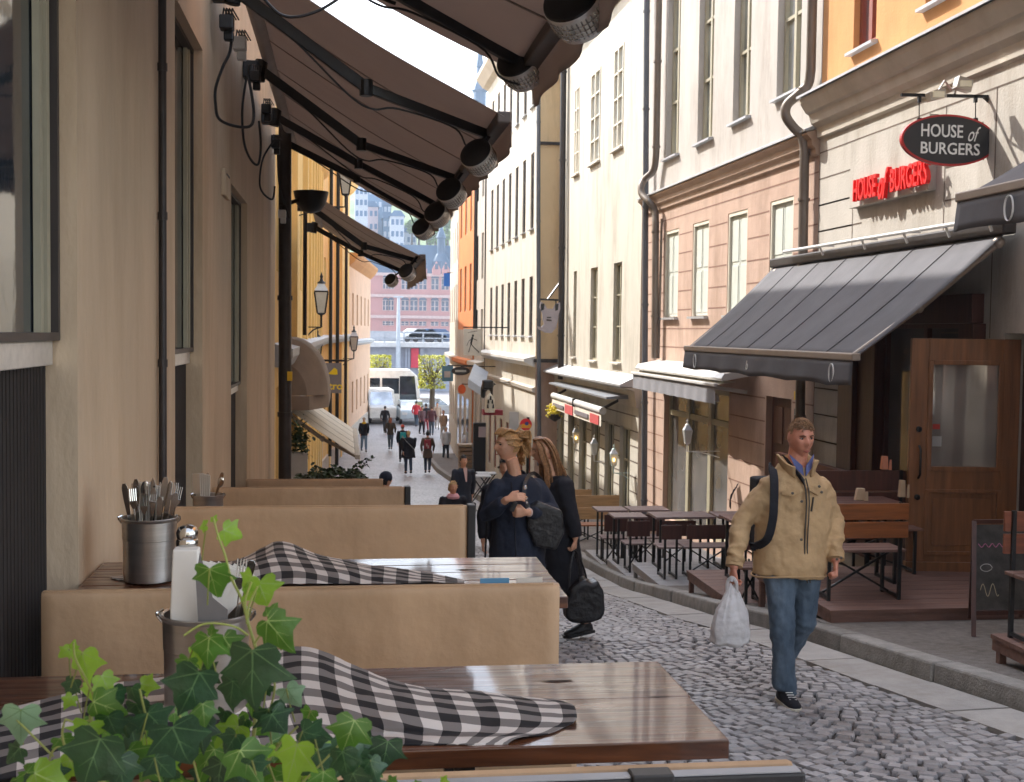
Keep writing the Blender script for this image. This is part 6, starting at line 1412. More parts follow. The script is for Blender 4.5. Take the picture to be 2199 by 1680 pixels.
for (u, v, d, lb) in ((856, 640, 128, 'pale lamp mast rising in front of the brick building'), (869, 800, 95, 'thin dark lamp post behind the coach')):
    p = D(u, v, d); T = thing('lamp_mast', lb, 'lamp post', (p.x, d, gz(d))); MB().tube([(p.x, d, gz(d)), (p.x, d, p.z)], [.28 if d > 100 else .08, .16 if d > 100 else .05], 8).build('pole', sg('mast grey', (.42, .46, .50)) if d > 100 else 'metal_dark', T); MB().box((p.x, d, p.z + .1), (1.0 if d > 100 else .5, .3, .15)).build('lamp_head', sg('mast grey', (.42, .46, .50)), T)
MB_w = MB().lohi((-200, 141, -5.2), (300, 250, -5.0)); struct('water', MB_w, sg('harbour water', (.05, .08, .10), .12, bump=.3, bscale=1.5))
# red brick building across the water
dB = 262; k = dB / 2650; T = thing('brick_building', 'large red brick building with arched windows and blue roofs across the water', 'building', (25, dB, -5))
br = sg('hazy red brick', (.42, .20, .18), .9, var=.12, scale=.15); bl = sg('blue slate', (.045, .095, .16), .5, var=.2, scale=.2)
x0, x1 = D(770, 650, dB).x, D(1010, 650, dB).x; zt = D(880, 592, dB).z
wA_, wB_ = (x0, dB), (x1, dB)
def zz(v): return D(880, v, dB).z
Ws = []
for u in (828, 840, 870, 889, 908, 934, 956, 975): 
    xx = D(u, 640, dB).x - x0; w_ = .62 if u < 850 else .85
    for (va, vb) in ((622, 597), (668, 645), (700, 690)): Ws.append((xx - w_, xx + w_, zz(va), zz(vb)))
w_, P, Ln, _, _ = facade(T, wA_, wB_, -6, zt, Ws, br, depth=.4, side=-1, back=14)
for hz in Ws:
    f_ = window(T, P, hz, .35, sg('far frame', (.45, .36, .34)), sg('far pane', (.05, .07, .12), .2), 2, (.45,), fw=.12, bar=.14)
mb = MB()
for hz in Ws:
    if hz[3] - hz[2] > 1.5: cx_ = (hz[0] + hz[1]) / 2; r_ = (hz[1] - hz[0]) / 2; mb.prism([(cx_ + r_ * math.cos(a), hz[3] + r_ * .8 * math.sin(a)) for a in [PI * i / 8 for i in range(9)]], P(0, 0, 0), (1, 0, 0), (0, 0, 1), .05)
mb.build('arch_panes', sg('far pane', (.05, .07, .12), .2), T)
for v in (681, 636, 590): band(T, P, 0, Ln, 0, 0, 0, sg('far stone', (.50, .36, .33)), 'string_course', prof=[(0, zz(v) - .3), (.5, zz(v) - .3), (.5, zz(v) + .3), (0, zz(v) + .3)])
MB().prism([(0, 0), (x1 - x0, 0), (x1 - x0 - 3, 7), (3, 7)], (x0, dB + 4, zt), (1, 0, 0), (0, .55, 1), -6).build('roof', bl, T)
for (u, hw) in ((937, 9), (957, 8), (912, 5), (876, 8)):
    x = D(u, 580, dB).x; MB().prism([(-hw * k, 0), (hw * k, 0), (hw * k, 1.2), (0, 1.2 + hw * k * 1.9), (-hw * k, 1.2)], (x, dB + .5, zt + .2), (1, 0, 0), (0, 0, 1), 1.2).build('gable', br, T)
    MB().box((x, dB - .75, zt + 2.0), (.7, .1, 1.2)).build('gable_window', sg('far pane', (.05, .07, .12), .2), T)
x = D(947, 560, dB + 6).x; z0_, z1_, z2_ = D(0, 590, dB + 6).z, D(0, 548, dB + 6).z, D(0, 505, dB + 6).z
z0_, z1_, z2_ = [D(947, v, dB + 6).z for v in (592, 545, 503)]
MB().lathe((x, dB + 6, 0), [(2.3, z0_), (2.0, z0_ + 3), (.95, z1_), (.85, z2_ - 1), (1.1, z2_ - .8), (.1, z2_ + 2)], 8).build('spire', bl, T)
T_ = T
# hillside town, the blue of haze and shade put into the facade colours
hill = MB()
def hf(s, t):
    x = -120 + 360 * s; y = 300 + 260 * t; return (x, y, -6 + 62 * t ** .8 * (1 - .25 * math.cos(s * 7)) + 2 * noise.noise(Vector((x * .05, y * .05, 0))))
hill.grid(hf, 40, 20); struct('hill', hill, sg('hill green', (.10, .16, .05), .9, scale=.05, var=.4))
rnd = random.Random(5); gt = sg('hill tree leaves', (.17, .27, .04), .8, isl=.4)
for i, (u, v, r_) in enumerate(((885, 487, 14), (900, 478, 15), (918, 492, 13), (935, 500, 15), (955, 505, 14), (948, 525, 12), (925, 515, 10), (962, 480, 12))):
    d = 330 + 6 * (i % 3); c = D(u, v, d); k_ = d / 2650; T = thing('hillside_tree', ['leftmost', 'second from the left', 'third', 'fourth', 'fifth', 'low front', 'middle front', 'highest right'][i] + ' pale green tree of the clump on the hillside', 'tree', (c.x, d, c.z - 6), 'trees on the hillside')
    leaf_cloud(260, lambda r: (lambda q: (c.x + q.x, d + q.y, c.z + q.z))(Vector((r.gauss(0, 1), r.gauss(0, 1), r.gauss(0, 1))).normalized() * r_ * k_ * r.uniform(.6, 1.05)), .55, i).build('crown', gt, T)
    MB().tube([(c.x, d, c.z - 7), (c.x, d, c.z)], [.35, .15], 6).build('trunk', sg('bark', (.10, .075, .05)), T)
bw = [sg('hill facade haze blue', (.10, .19, .30), .8), sg('hill facade pale', (.42, .46, .52), .8), sg('hill facade rose', (.42, .34, .36), .8), sg('hill facade deep haze blue', (.05, .12, .22), .8)]
HB = [(762, 400, 790, 470, 1, 'pale hillside house at the left below the taupe awning'), (782, 445, 812, 500, 2, 'rose hillside house in the middle'), (790, 400, 822, 452, 0, 'haze tinted blue hillside house with a pointed roof'), (815, 440, 840, 520, 3, 'deep haze tinted blue hillside house with a dark roof'),
      (838, 465, 868, 540, 1, 'pale hillside house beside the trees'), (822, 470, 850, 560, 0, 'tall haze tinted blue hillside house left of the trees'), (860, 500, 895, 560, 1, 'pale flat hillside house above the brick building'), (800, 500, 835, 570, 0, 'wide haze tinted blue hillside house just above the brick building')]
for i, (u0, v0, u1, v1, mi, lab) in enumerate(HB):
    d = 322 + 9 * (i % 4); a, b = D(u0, v1, d), D(u1, v0, d); T = thing('hillside_house', lab, 'house', ((a.x + b.x) / 2, d, a.z), 'houses on the hillside')
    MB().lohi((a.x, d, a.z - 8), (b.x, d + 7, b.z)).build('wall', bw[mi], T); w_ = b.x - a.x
    MB().prism([(-.3, 0), (w_ + .3, 0), (w_ * .75, w_ * .42), (w_ * .25, w_ * .42)], (a.x, d + 7.2, b.z), (1, 0, 0), (0, 0, 1), 7.5).build('roof', bw[3], T)
    nf, nc = max(2, int((b.z - a.z) / 2.6)), 3
    for r0 in range(nf):
        for c0 in range(nc):
            x = a.x + w_ * (c0 + .5) / nc; z = a.z + (b.z - a.z) * (r0 + .5) / nf; MB().lohi((x - .35, d - .06, z - .7), (x + .35, d - .005, z + .7)).build('window', bw[1] if mi in (0, 3) else bw[3], T)
# church tower in the gap of the awnings
cT = D(1030, 200, 300); T = thing('church_spire', 'dark blue church spire showing between the taupe awnings and the houses', 'spire', (cT.x, 300, 20)); k = 300 / 2650
MB().lathe((cT.x, 300, cT.z - 30), [(1.6, 0), (1.6, 30), (2.0, 30.5), (.9, 33), (.8, 36), (1.0, 36.3), (.15, 42)], 8).build('spire', bl, T)
# ------------------------------------------------------------------ people
def head_mb(mb, c, yaw=0, pitch=0, roll=0, s=1.0, lo=False, face=1.0, grow=1.0, mi=0, region=None):
    """head facing -Y before the rotation; c = centre"""
    m_ = Matrix.Rotation(yaw, 3, 'Z') @ Matrix.Rotation(pitch, 3, 'X') @ Matrix.Rotation(roll, 3, 'Y'); c = Vector(c)
    n, k = (14, 10) if lo else (44, 36); base = len(mb.v)
    G = lambda x, a, w_: math.exp(-((x - a) / w_) ** 2)
    pts = []
    for j in range(k + 1):
        th = PI * j / k
        for i in range(n):
            ph = 2 * PI * i / n; d = Vector((math.sin(th) * math.sin(ph), -math.sin(th) * math.cos(ph), math.cos(th)))
            x, y, z = d.x * .076, d.y * .096, d.z * .118
            lowf = max(0, -z / .118)
            x *= 1 - .34 * lowf ** 1.6; y *= 1 - .06 * lowf
            if y > 0: y *= 1.06; z += .006 * (y / .1)
            if y < 0:
                f = min(1, -y / .05) * face
                y -= .026 * f * G(x, 0, .013) * G(z, -.018, .020) * (1 if z > -.045 else .3)      # nose
                y -= .012 * f * G(x, 0, .010) * G(z, .006, .022)
                y += .013 * f * (G(x, .031, .017) + G(x, -.031, .017)) * G(z, .016, .012)          # eye sockets
                y -= .007 * f * (G(x, .028, .022) + G(x, -.028, .022)) * G(z, .038, .010)          # brow
                y -= .008 * f * G(x, 0, .024) * G(z, -.062, .011)                                    # lips
                y += .004 * f * G(x, 0, .022) * G(z, -.0625, .0025)
                y += .006 * f * G(x, 0, .022) * G(z, -.080, .008)
                y -= .012 * f * G(x, 0, .022) * G(z, -.103, .014)                                    # chin
                y -= .005 * f * (G(x, .045, .016) + G(x, -.045, .016)) * G(z, -.012, .02)           # cheeks
            pts.append(Vector((x, y, z)))
    for p in pts: mb.v.append(c + m_ @ (p * s * grow))
    for j in range(k):
        for i in range(n):
            a = base + j * n + i; b = base + j * n + (i + 1) % n; mb.f.append([a, b, b + n, a + n]); mb.m.append(mi)
    if not lo:
        for sx in (-1, 1): mb.ball(c + m_ @ (Vector((sx * .076, .012, .002)) * s), (.008 * s, .018 * s, .030 * s), 10, rot=m_ @ Matrix.Rotation(sx * .3, 3, 'Z'))
    return m_
def hand(mb, w_, d, pn, side, s=1.0, curl=.5, thumb=.5, spread=1.0, fist=False):
    """w_ wrist, d direction of the fingers, pn direction the palm faces, side: where the thumb leaves"""
    w_ = Vector(w_); d = Vector(d).normalized(); pn = Vector(pn); pn = (pn - d * pn.dot(d)).normalized(); t = d.cross(pn) * side
    if fist: curl = 1.35
    mb.tube([w_ - d * .02, w_, w_ + d * .035 * s, w_ + d * .085 * s], [(.024 * s, .019 * s), (.026 * s, .018 * s), (.040 * s, .016 * s), (.043 * s, .014 * s)], 10, up=t)
    for i, (off, ln) in enumerate(((.032, .078), (.011, .086), (-.010, .080), (-.030, .064))):
        p = w_ + d * .080 * s + t * off * s; dr = (d + t * off * 1.6 * spread).normalized(); a = .12; pts = [p - dr * .015 * s]; q = p; pts.append(q)
        for sg_, fr_ in ((.42, 0), (.33, 1), (.25, 1)):
            a += curl * (.75 if fr_ == 0 else 1) + .05 * i * curl; dd = (dr * math.cos(a) + pn * math.sin(a)); q = q + dd * ln * sg_ * s; pts.append(q)
        mb.tube(pts, [.0105 * s, .0105 * s, .0095 * s, .0088 * s, .0072 * s], 8)
    p = w_ + d * .025 * s + t * .028 * s; d1 = (d * .6 + t * (.8 - .3 * thumb) + pn * .35 * thumb).normalized(); d2 = (d * .9 + t * (.3 - .5 * thumb) + pn * (.5 * thumb)).normalized()
    mb.tube([p - d1 * .015, p, p + d1 * .038 * s, p + d1 * .038 * s + d2 * .030 * s, p + d1 * .038 * s + d2 * .052 * s], [.014 * s, .014 * s, .0125 * s, .011 * s, .008 * s], 8)
def hair_strands(mb, c, m_, s, paths, r, jit, n, rnd):
    for i in range(n):
        P = paths[i % len(paths)]; f = rnd.uniform(-1, 1); g_ = rnd.uniform(-1, 1)
        pts = [c + m_ @ ((Vector(p) + Vector((f * jit, g_ * jit, rnd.uniform(-.3, .3) * jit))) * s) for p in P]; N = len(P) * 4
        pp = crp(pts, N); mb.tube(pp, [r * (.35 + .65 * math.sin(PI * min(.98, .08 + k / N))) for k in range(N + 1)], 5)
VOX = lambda v, sm=3: [('REMESH', {'mode': 'VOXEL', 'voxel_size': v, 'use_smooth_shade': True}), ('SMOOTH', {'iterations': sm, 'factor': .5})]
def folds(name, size, strength):
    tx = bpy.data.textures.get(name) or bpy.data.textures.new(name, 'CLOUDS'); tx.noise_scale = size; tx.noise_depth = 3; return ('DISPLACE', {'texture': tx, 'strength': strength, 'mid_level': .5, 'texture_coords': 'LOCAL'})
def person_root(label, c, group=None): return thing('person', label, 'person', c, group)

# ---- the walking man
mf = onG(1678, 1512); dM = 7.62; g0 = gz(dM); S = dM / 2650
o = Vector((D(1690, 1500, dM).x, dM, g0 + .0)); man = person_root('man in a khaki jacket and blue jeans walking towards the camera with a white bag', o)
S *= 1.075
def L(u, z, y=0): return Vector((o.x + (u - 1690) * S * (1 + y / dM), dM + y, o.z + z * 1.008))
sk, cl, tr_ = MB(), MB(), MB()
hc = L(1704, 1.685, -.02)
HM = head_mb(sk, hc, yaw=.10, pitch=.12, s=1.03)
sk.tube([L(1700, 1.44, .02), L(1702, 1.55, .01), L(1704, 1.64, 0)], [.075, .064, .062], 12)
sk.tube([L(1694, .95, .02), L(1695, 1.15, .02), L(1697, 1.35, .02), L(1699, 1.46, .02)], [(.15, .10), (.15, .11), (.18, .11), (.10, .07)], 16, up=(1, 0, 0))
shR, elR, wrR = L(1638, 1.385, .02), L(1583, 1.13, .03), L(1558, .86, -.08)
shL, elL, wrL = L(1756, 1.385, .02), L(1789, 1.14, .06), L(1778, .90, -.10)
sk.tube([shR + Vector((.02, 0, -.04)), elR, wrR], [.036, .04, .028], 10); sk.tube([shL + Vector((-.02, 0, -.04)), elL, wrL], [.036, .04, .028], 10)
hipR, knR, anR = L(1664, .93), L(1662, .52, -.12), L(1668, .085, -.14)
hipL, knL, anL = L(1722, .93), L(1724, .50, .0), L(1708, .17, .25)
sk.tube([hipR, knR, anR], [.075, .05, .035], 10); sk.tube([hipL, knL, anL], [.075, .05, .035], 10)
hand(sk, wrR + Vector((0, 0, -.015)), (0.05, -.1, -1), (.9, .3, -.1), -1, .95, curl=1.15, thumb=.9)
hand(sk, wrL + Vector((.0, 0, -.015)), (-.1, -.35, -1), (-.8, .3, 0), 1, .95, fist=True, thumb=1)
sk.build('body', 'skin_man', man, smooth=True, sharp=0, mods=VOX(.0055, 1))
# face details
fm = lambda v: hc + HM @ Vector(v) * 1.03
mb = MB()
for sx in (-1, 1): mb.ball(fm((sx * .031, -.0735, .013)), (.0135, .011, .0075), 12, rot=HM)
mb.build('eye', simple('eye white', (.42, .34, .30), .3), man, smooth=True)
mb = MB()
for sx in (-1, 1): mb.ball(fm((sx * .031 + .002, -.0835, .013)), (.0058, .0035, .0062), 10, rot=HM)
mb.build('iris', simple('iris', (.03, .04, .05), .2), man, smooth=True)
mb = MB()
for sx in (-1, 1): mb.tube([fm((sx * .014, -.0955, .0285)), fm((sx * .030, -.0955, .034)), fm((sx * .050, -.083, .029))], [.0035, .0045, .003], 6); mb.tube([fm((sx * .016, -.0835, .018)), fm((sx * .031, -.0865, .0215)), fm((sx * .046, -.0765, .015))], [.0022, .0032, .0022], 6)
mb.build('eyebrow', simple('brown brow', (.12, .055, .03), .9), man, smooth=True)
mb = MB(); mb.tube([fm((-.023, -.0935, -.0635)), fm((-.008, -.1015, -.0605)), fm((.008, -.1015, -.0605)), fm((.023, -.0935, -.0635))], [.0015, .004, .004, .0015], 6); mb.tube([fm((-.020, -.0935, -.066)), fm((0, -.1015, -.0695)), fm((.020, -.0935, -.066))], [.0015, .0048, .0015], 6)
mb.build('mouth', simple('lips', (.33, .10, .08), .5), man, smooth=True)
mb = MB()      # short hair: shell over skull plus short tufts
rnd = random.Random(4)
for i in range(1900):
    a = rnd.uniform(-PI, PI); e = rnd.uniform(-.12, 1.45)
    d = Vector((math.cos(e) * math.sin(a), -math.cos(e) * math.cos(a), math.sin(e)))
    front = -d.y
    hl = .30 if front > .55 else (.12 if front > .25 else -.12)
    if front > .25 and d.z < (.52 + .06 * math.cos(6 * d.x)): continue
    if d.z < hl: continue
    if abs(d.x) > .75 and d.z < .18 and front > -.1: continue
    p = Vector((d.x * .077, d.y * (.100 if d.y > 0 else .097), d.z * .119)); q = p * 1.05 + Vector((rnd.uniform(-.004, .006), -.010 if front > 0 else .006, .004 - .01 * (1 - d.z)))
    mb.bar(fm(p * .98), fm(q), .004, .003)
for i in range(0): pass
hg = MB(); head_mb(hg, hc, .10, .12, 0, 1.03, face=0, grow=1.018); 
kv = [ (HM.transposed() @ (v - hc)) for v in hg.v ]
ok = lambda v: v.z > (.064 if v.y < -.03 else (.035 if v.y < .02 else -.045)) and not (abs(v.x) > .06 and v.z < .03 and v.y < .03)
hg.f = [f for f in hg.f if all(ok(kv[i]) for i in f)]; hg.m = [0] * len(hg.f)
b_ = len(mb.v); mb.v += hg.v; mb.f += [[i + b_ for i in f] for f in hg.f]; mb.m += [0] * len(hg.f)
mb.build('hair', simple('light brown hair', (.26, .145, .075), .7, var=.4, scale=60), man, smooth=False)
# jacket
zz_ = lambda u0, u1, z, y0, ry: (L((u0 + u1) / 2, z, y0), ((u1 - u0) / 2 * S, ry))
rings = [zz_(1611, 1764, .80, .0, .185), zz_(1612, 1766, .86, .0, .185), zz_(1611, 1772, .97, .01, .178), zz_(1615, 1775, 1.10, .01, .165), zz_(1620, 1778, 1.24, .02, .16), zz_(1622, 1772, 1.36, .02, .15), zz_(1644, 1756, 1.44, .02, .125), zz_(1664, 1738, 1.505, .015, .095)]
cl.tube([r_[0] for r_ in rings], [r_[1] for r_ in rings], 28, up=(1, 0, 0))
def sleeve(mb, a, b, c, r0, r1, r2, extra=.0):
    pts = [a, a.lerp(b, .35), a.lerp(b, .75), b, b.lerp(c, .35), b.lerp(c, .7), c]; mb.tube(pts, [r0, r0 * .98, r1 * 1.02, r1, r1 * .98, r2 * 1.12, r2], 16); mb.ball(a, r0 * 1.02, 14)
    for k, f in enumerate((.15, .38, .6, .82)):        # gathered folds of the forearm
        p = b.lerp(c, f); t_ = (c - b).normalized(); mb.lathe(p, [(r1 * .9, -.012), (r1 * (1.12 - .04 * k), 0), (r1 * .9, .014)], 16, ax=(t_ + Vector((.25 * (-1) ** k, .1, .1))).normalized().to_track_quat('Z', 'Y').to_matrix())
sleeve(cl, shR + Vector((.01, 0, -.03)), elR, wrR + Vector((0, 0, .03)), .080, .072, .050); sleeve(cl, shL + Vector((-.01, 0, -.03)), elL, wrL + Vector((0, 0, .03)), .080, .072, .050)
cl.build('jacket', 'khaki', man, smooth=True, sharp=0, mods=VOX(.011, 3) + [folds('cloth folds a', .16, .045), folds('cloth folds b', .055, .014)])
# collar
mb = MB()
def colr(s, t):
    a = -2.72 + 5.44 * s; fr_ = abs(a) / 2.72; c_ = L(1701, 1.49 + .085 * t, .015)
    r_ = .085 + .035 * t + .03 * fr_ ** 3 * (1 - t * .2); drop = .045 * fr_ ** 2
    return c_ + Vector((math.sin(a) * r_, math.cos(a) * r_ * .95 - .012 * fr_, -drop + .018 * math.sin(a * 3) * t))
mb.grid(colr, 40, 8); mb.build('collar', 'khaki', man, smooth=True, sharp=0, mods=[('SOLIDIFY', {'thickness': .012})])
# shirt collar, dark lining
mb = MB(); mb.add([L(1686, 1.50, -.085), L(1676, 1.585, -.05), L(1700, 1.515, -.10), L(1702, 1.45, -.115)], [(0, 1, 2, 3)]); mb.add([L(1722, 1.50, -.085), L(1731, 1.585, -.05), L(1708, 1.515, -.10), L(1706, 1.45, -.115)], [(0, 1, 2, 3)])
mb.build('shirt_collar', simple('blue shirt', (.10, .12, .28), .8), man, mods=[('SOLIDIFY', {'thickness': .006})])
mb = MB(); mb.add([L(1672, 1.56, -.06), L(1664, 1.58, -.03), L(1690, 1.46, -.135), L(1699, 1.40, -.145), L(1702, 1.43, -.13)], [(0, 1, 2, 3, 4)]); mb.build('lining', 'black_cloth', man, mods=[('SOLIDIFY', {'thickness': .006})])
fy = lambda u, z: -.155 - .012 * math.cos((u - 1695) / 40) + .00004 * (u - 1695) ** 2
mb = MB(); zp_ = [L(1698 + 3 * math.sin(k * .9) + (1.4 - z) * 14, z, -.163 + (.012 if z > 1.35 else 0) + (.02 if z > 1.42 else 0)) for k, z in enumerate((1.44, 1.38, 1.3, 1.2, 1.1, 1.0, .9, .82, .78))]
mb.tube(crp(zp_, 30), .0055, 6); mb.tube([p + Vector((.018, -.002, 0)) for p in crp(zp_, 30)], .0045, 6); mb.build('zip', simple('dark zip', (.05, .04, .03), .6), man, smooth=True)
for (pts, nm) in ((((1655, 1.335), (1672, 1.325), (1690, 1.345), (1690, 1.365), (1655, 1.36)), 'pocket_flap'), (((1708, 1.365), (1730, 1.33), (1758, 1.345), (1756, 1.375), (1708, 1.385)), 'pocket_flap')):
    mb = MB(); q = [L(u, z, -.158 + .00003 * (u - 1695) ** 2) for u, z in pts]; mb.add(q, [tuple(range(len(q)))]); mb.build(nm, 'khaki', man, mods=[('SOLIDIFY', {'thickness': .012, 'offset': 0})])
mb = MB(); mb.bar(L(1716, 1.325, -.172), L(1712, 1.235, -.175), .012, .006); mb.build('pocket_zip', simple('dark zip', (.05, .04, .03)), man)
mb = MB()
for (u, z, y) in ((1731, 1.39, -.150), (1690, 1.30, -.176), (1690, 1.06, -.185), (1671, 1.35, -.165), (1735, 1.355, -.160), (1783, .935, -.15), (1584, .925, -.13), (1771, .93, -.17)): mb.lathe(L(u, z, y), [(.009, 0), (.009, .006), (.004, .008)], 10, ax=Matrix.Rotation(PI / 2, 3, 'X'))
mb.build('button', simple('snap button', (.10, .08, .06), .4), man)
for w_, b in ((wrR, elR), (wrL, elL)):
    mb = MB(); t_ = (w_ - b).normalized(); mb.lathe(w_ - t_ * .045, [(.045, -.03), (.056, -.028), (.056, .028), (.045, .03)], 20, ax=t_.to_track_quat('Z', 'Y').to_matrix()); mb.build('cuff', 'khaki', man, smooth=True, mods=[folds('cloth folds b', .055, .008)])
mb = MB(); hm = [L(1688 + 79 * math.sin(a), .812 + .012 * math.cos(2 * a), -.188 * math.cos(a)) for a in [2 * PI * i / 40 for i in range(41)]]; mb.tube(hm, .006, 6); mb.build('hem', 'khaki', man, smooth=True)
# backpack strap and pack edge
mb = MB(); st_ = [L(1648, 1.50, .03), L(1640, 1.49, -.06), L(1634, 1.42, -.14), L(1630, 1.30, -.175), L(1628, 1.18, -.175), L(1622, 1.06, -.14), L(1612, 1.00, -.05), L(1608, .98, .03)]
pp = crp(st_, 40); mb2 = MB()
for i in range(len(pp) - 1): mb.bar(pp[i], pp[i] + (pp[i + 1] - pp[i]) * 1.15, .052, .014, up=(0, -1, 0.15))
mb.build('backpack_strap', 'black_cloth', man, bevel=0)
mb = MB(); mb.box(L(1690, 1.18, .24), (.36, .16, .46)); mb.tube(crp([L(1592, 1.38, .14), L(1578, 1.34, .1), L(1572, 1.28, .12), L(1576, 1.2, .14)], 12), .014, 6); mb.build('backpack', 'black_cloth', man, smooth=True, mods=[('REMESH', {'mode': 'VOXEL', 'voxel_size': .015}), ('SMOOTH', {'iterations': 8})])
# jeans
def leg(mb, h_, k_, a_, r0, r1, r2):
    pts = [h_ + Vector((0, 0, .04)), h_.lerp(k_, .3), h_.lerp(k_, .7), k_, k_.lerp(a_, .3), k_.lerp(a_, .65), k_.lerp(a_, .93)]; mb.tube(pts, [(r0, r0 * 1.1), (r0 * .98, r0 * 1.08), (r1 * 1.08, r1 * 1.15), (r1, r1 * 1.05), (r1 * .92, r1), (r2 * 1.05, r2 * 1.1), (r2, r2 * 1.12)], 18, up=(1, 0, 0))
    for f in (.86, .93, .98): p = k_.lerp(a_, f); mb.lathe(p, [(r2 * .9, -.014), (r2 * 1.12, 0), (r2 * .9, .014)], 18, ax=Matrix.Rotation(.2 * (f - .9) * 20, 3, 'Y'))
leg(tr_, hipR, knR, anR + Vector((0, .01, .0)), .108, .083, .072); leg(tr_, hipL, knL, anL + Vector((0, .0, .02)), .108, .080, .070)
tr_.tube([L(1693, .80, 0), L(1693, .95, 0)], [(.17, .13), (.165, .12)], 20, up=(1, 0, 0))
tr_.build('jeans', 'denim', man, smooth=True, sharp=0, mods=VOX(.011, 3) + [folds('cloth folds a', .16, .026), folds('cloth folds b', .055, .018)])
def shoe(root, a, yaw, s=1.0, pitch=0, mat='black_cloth', sole='rubber', drop=.085):
    m_ = Matrix.Rotation(yaw, 3, 'Z') @ Matrix.Rotation(pitch, 3, 'X'); q = lambda x, y, z: a + m_ @ (Vector((x, y, z - drop)) * s)
    mb = MB(); mb.tube([q(0, .075, .05), q(0, .05, .048), q(0, -.02, .05), q(0, -.10, .042), q(0, -.16, .032), q(0, -.185, .028)], [(.03 * s, .035 * s), (.038 * s, .05 * s), (.042 * s, .055 * s), (.047 * s, .036 * s), (.042 * s, .026 * s), (.02 * s, .016 * s)], 14, up=m_ @ Vector((1, 0, 0))); mb.ball(q(0, .02, .085), (.042 * s, .05 * s, .045 * s), 12, rot=m_)
    sh = mb.build('shoe', mat, root, smooth=True, sharp=0, mods=VOX(.009, 2))
    out = [(x * .047 * (1 - .25 * (1 if y > .04 else 0)), y) for x, y in ((-.8, .09), (-1, .05), (-.85, -.03), (-1.05, -.10), (-.9, -.16), (-.4, -.195), (.4, -.195), (.9, -.16), (1.05, -.10), (.85, -.03), (1, .05), (.8, .09))]
    mb = MB(); mb.prism(out, q(0, 0, .002), m_ @ Vector((s, 0, 0)), m_ @ Vector((0, s, 0)), .026 * s); mb.build('sole', sole, sh, bevel=.004)
    if mat == 'black_cloth':
        mb = MB()
        for k in range(4): y = -.06 - .02 * k; mb.bar(q(-.022, y, .094 - .009 * k), q(.022, y - .006, .094 - .009 * k), .005, .004)
        mb.build('laces', 'white', sh)
shoe(man, anR, .06, 1.02, .0); shoe(man, anL, .1, 1.02, .32)
# plastic bag
bagc = onX(1563, 1385, o.x + (1563 - 1690) * S).copy(); bt = D(1572, 1258, dM - .1); bb = D(1567, 1385, dM - .1); hB_ = bt.z - bb.z; yb_ = dM - .1
PB = thing('plastic_bag', 'white plastic carrier bag with food boxes in the right hand of the walking man', 'bag', bb); mb = MB()
def bagf(s, t):
    a = 2 * PI * s; pr = [(0, .75), (.05, 1.0), (.22, 1.04), (.42, .95), (.6, .78), (.75, .56), (.87, .38), (1.0, .20)]
    for (t0, r0), (t1, r1) in zip(pr, pr[1:]):
        if t <= t1: r_ = r0 + (r1 - r0) * (t - t0) / (t1 - t0); break
    w_ = (D(1603, 1340, yb_).x - D(1524, 1340, yb_).x) / 2; c_, s_ = math.cos(a), math.sin(a)
    x = w_ * r_ * math.copysign(abs(c_) ** .75, c_) * (1 + .05 * math.sin(a * 7 + t * 3)); y = w_ * .62 * r_ * math.copysign(abs(s_) ** .8, s_) * (1 + .10 * math.sin(a * 11 + t * 2) * t)
    return Vector((bb.x + x + .012 * t, yb_ + y, bb.z + hB_ * t + (.02 * math.sin(a * 2) if t > .9 else 0) - .006 * math.cos(a * 5) * (1 - t)))
mb.grid(bagf, 72, 40)
bm_ = simple('white plastic film', (.72, .70, .70), .42, var=.04, bump=.6, bscale=14); translucent(bm_, (.8, .76, .74), .3); mb.build('film', bm_, PB, smooth=True, sharp=0, mods=[folds('bag folds', .05, .022)])
mb = MB()
for sx in (-1, 1): mb.tube(crp([bt + Vector((sx * .03, 0, -.05)), bt + Vector((sx * .022, -.02 * sx, .02)), bt + Vector((.0, -.01 * sx, .052)), bt + Vector((-sx * .01, -.01 * sx, .03))], 14), [.012] * 15, 6)
mb.build('handle', bm_, PB, smooth=True); MB().box(bb + Vector((0, 0, .075)), (.17, .11, .075)).build('food_box', simple('food box', (.52, .40, .34), .7), PB, bevel=.008)

# ---- the two women
def woman_base(label, c): return person_root(label, c)
# woman 1: blonde, navy coat, looking left, hands before the chest
d1 = 9.0; S1_ = d1 / 2650; o1 = Vector((D(1112, 1100, d1).x, d1, gz(d1))); w1 = person_root('woman in a navy coat with pinned up blonde hair looking left, hands at her chest', o1)
def K(u, v, y=0): p = D(u, v, d1 + y); return p
sk = MB(); hc = K(1090, 957); HM1 = head_mb(sk, hc, yaw=-1.25, pitch=.02, s=.94); sk.tube([K(1108, 1045, .02), K(1104, 1010, .01), K(1098, 985)], [.060, .048, .048], 12)
sk.tube([K(1112, 1180), K(1113, 1100), K(1112, 1040)], [(.13, .10), (.14, .10), (.12, .08)], 14, up=(1, 0, 0))
s1, e1, h1 = K(1062, 1042, -.05), K(1046, 1106, -.10), K(1090, 1072, -.27); s2, e2, h2 = K(1158, 1042, .05), K(1186, 1098, -.02), K(1130, 1101, -.26)
sk.tube([s1 + Vector((.03, 0, -.05)), e1, h1], [.034, .04, .026], 10); sk.tube([s2 + Vector((-.03, 0, -.05)), e2, h2], [.034, .04, .026], 10)
for sx, px_ in ((-1, K(1092, 1196, 0)), (1, K(1132, 1196, 0))):
    g_ = gz(d1); sk.tube([px_, Vector((px_.x, d1, g_ + .48)), Vector((px_.x, d1 + .02, g_ + .1)), Vector((px_.x, d1 + .02, g_ + .06))], [.07, .055, .038, .035], 10)
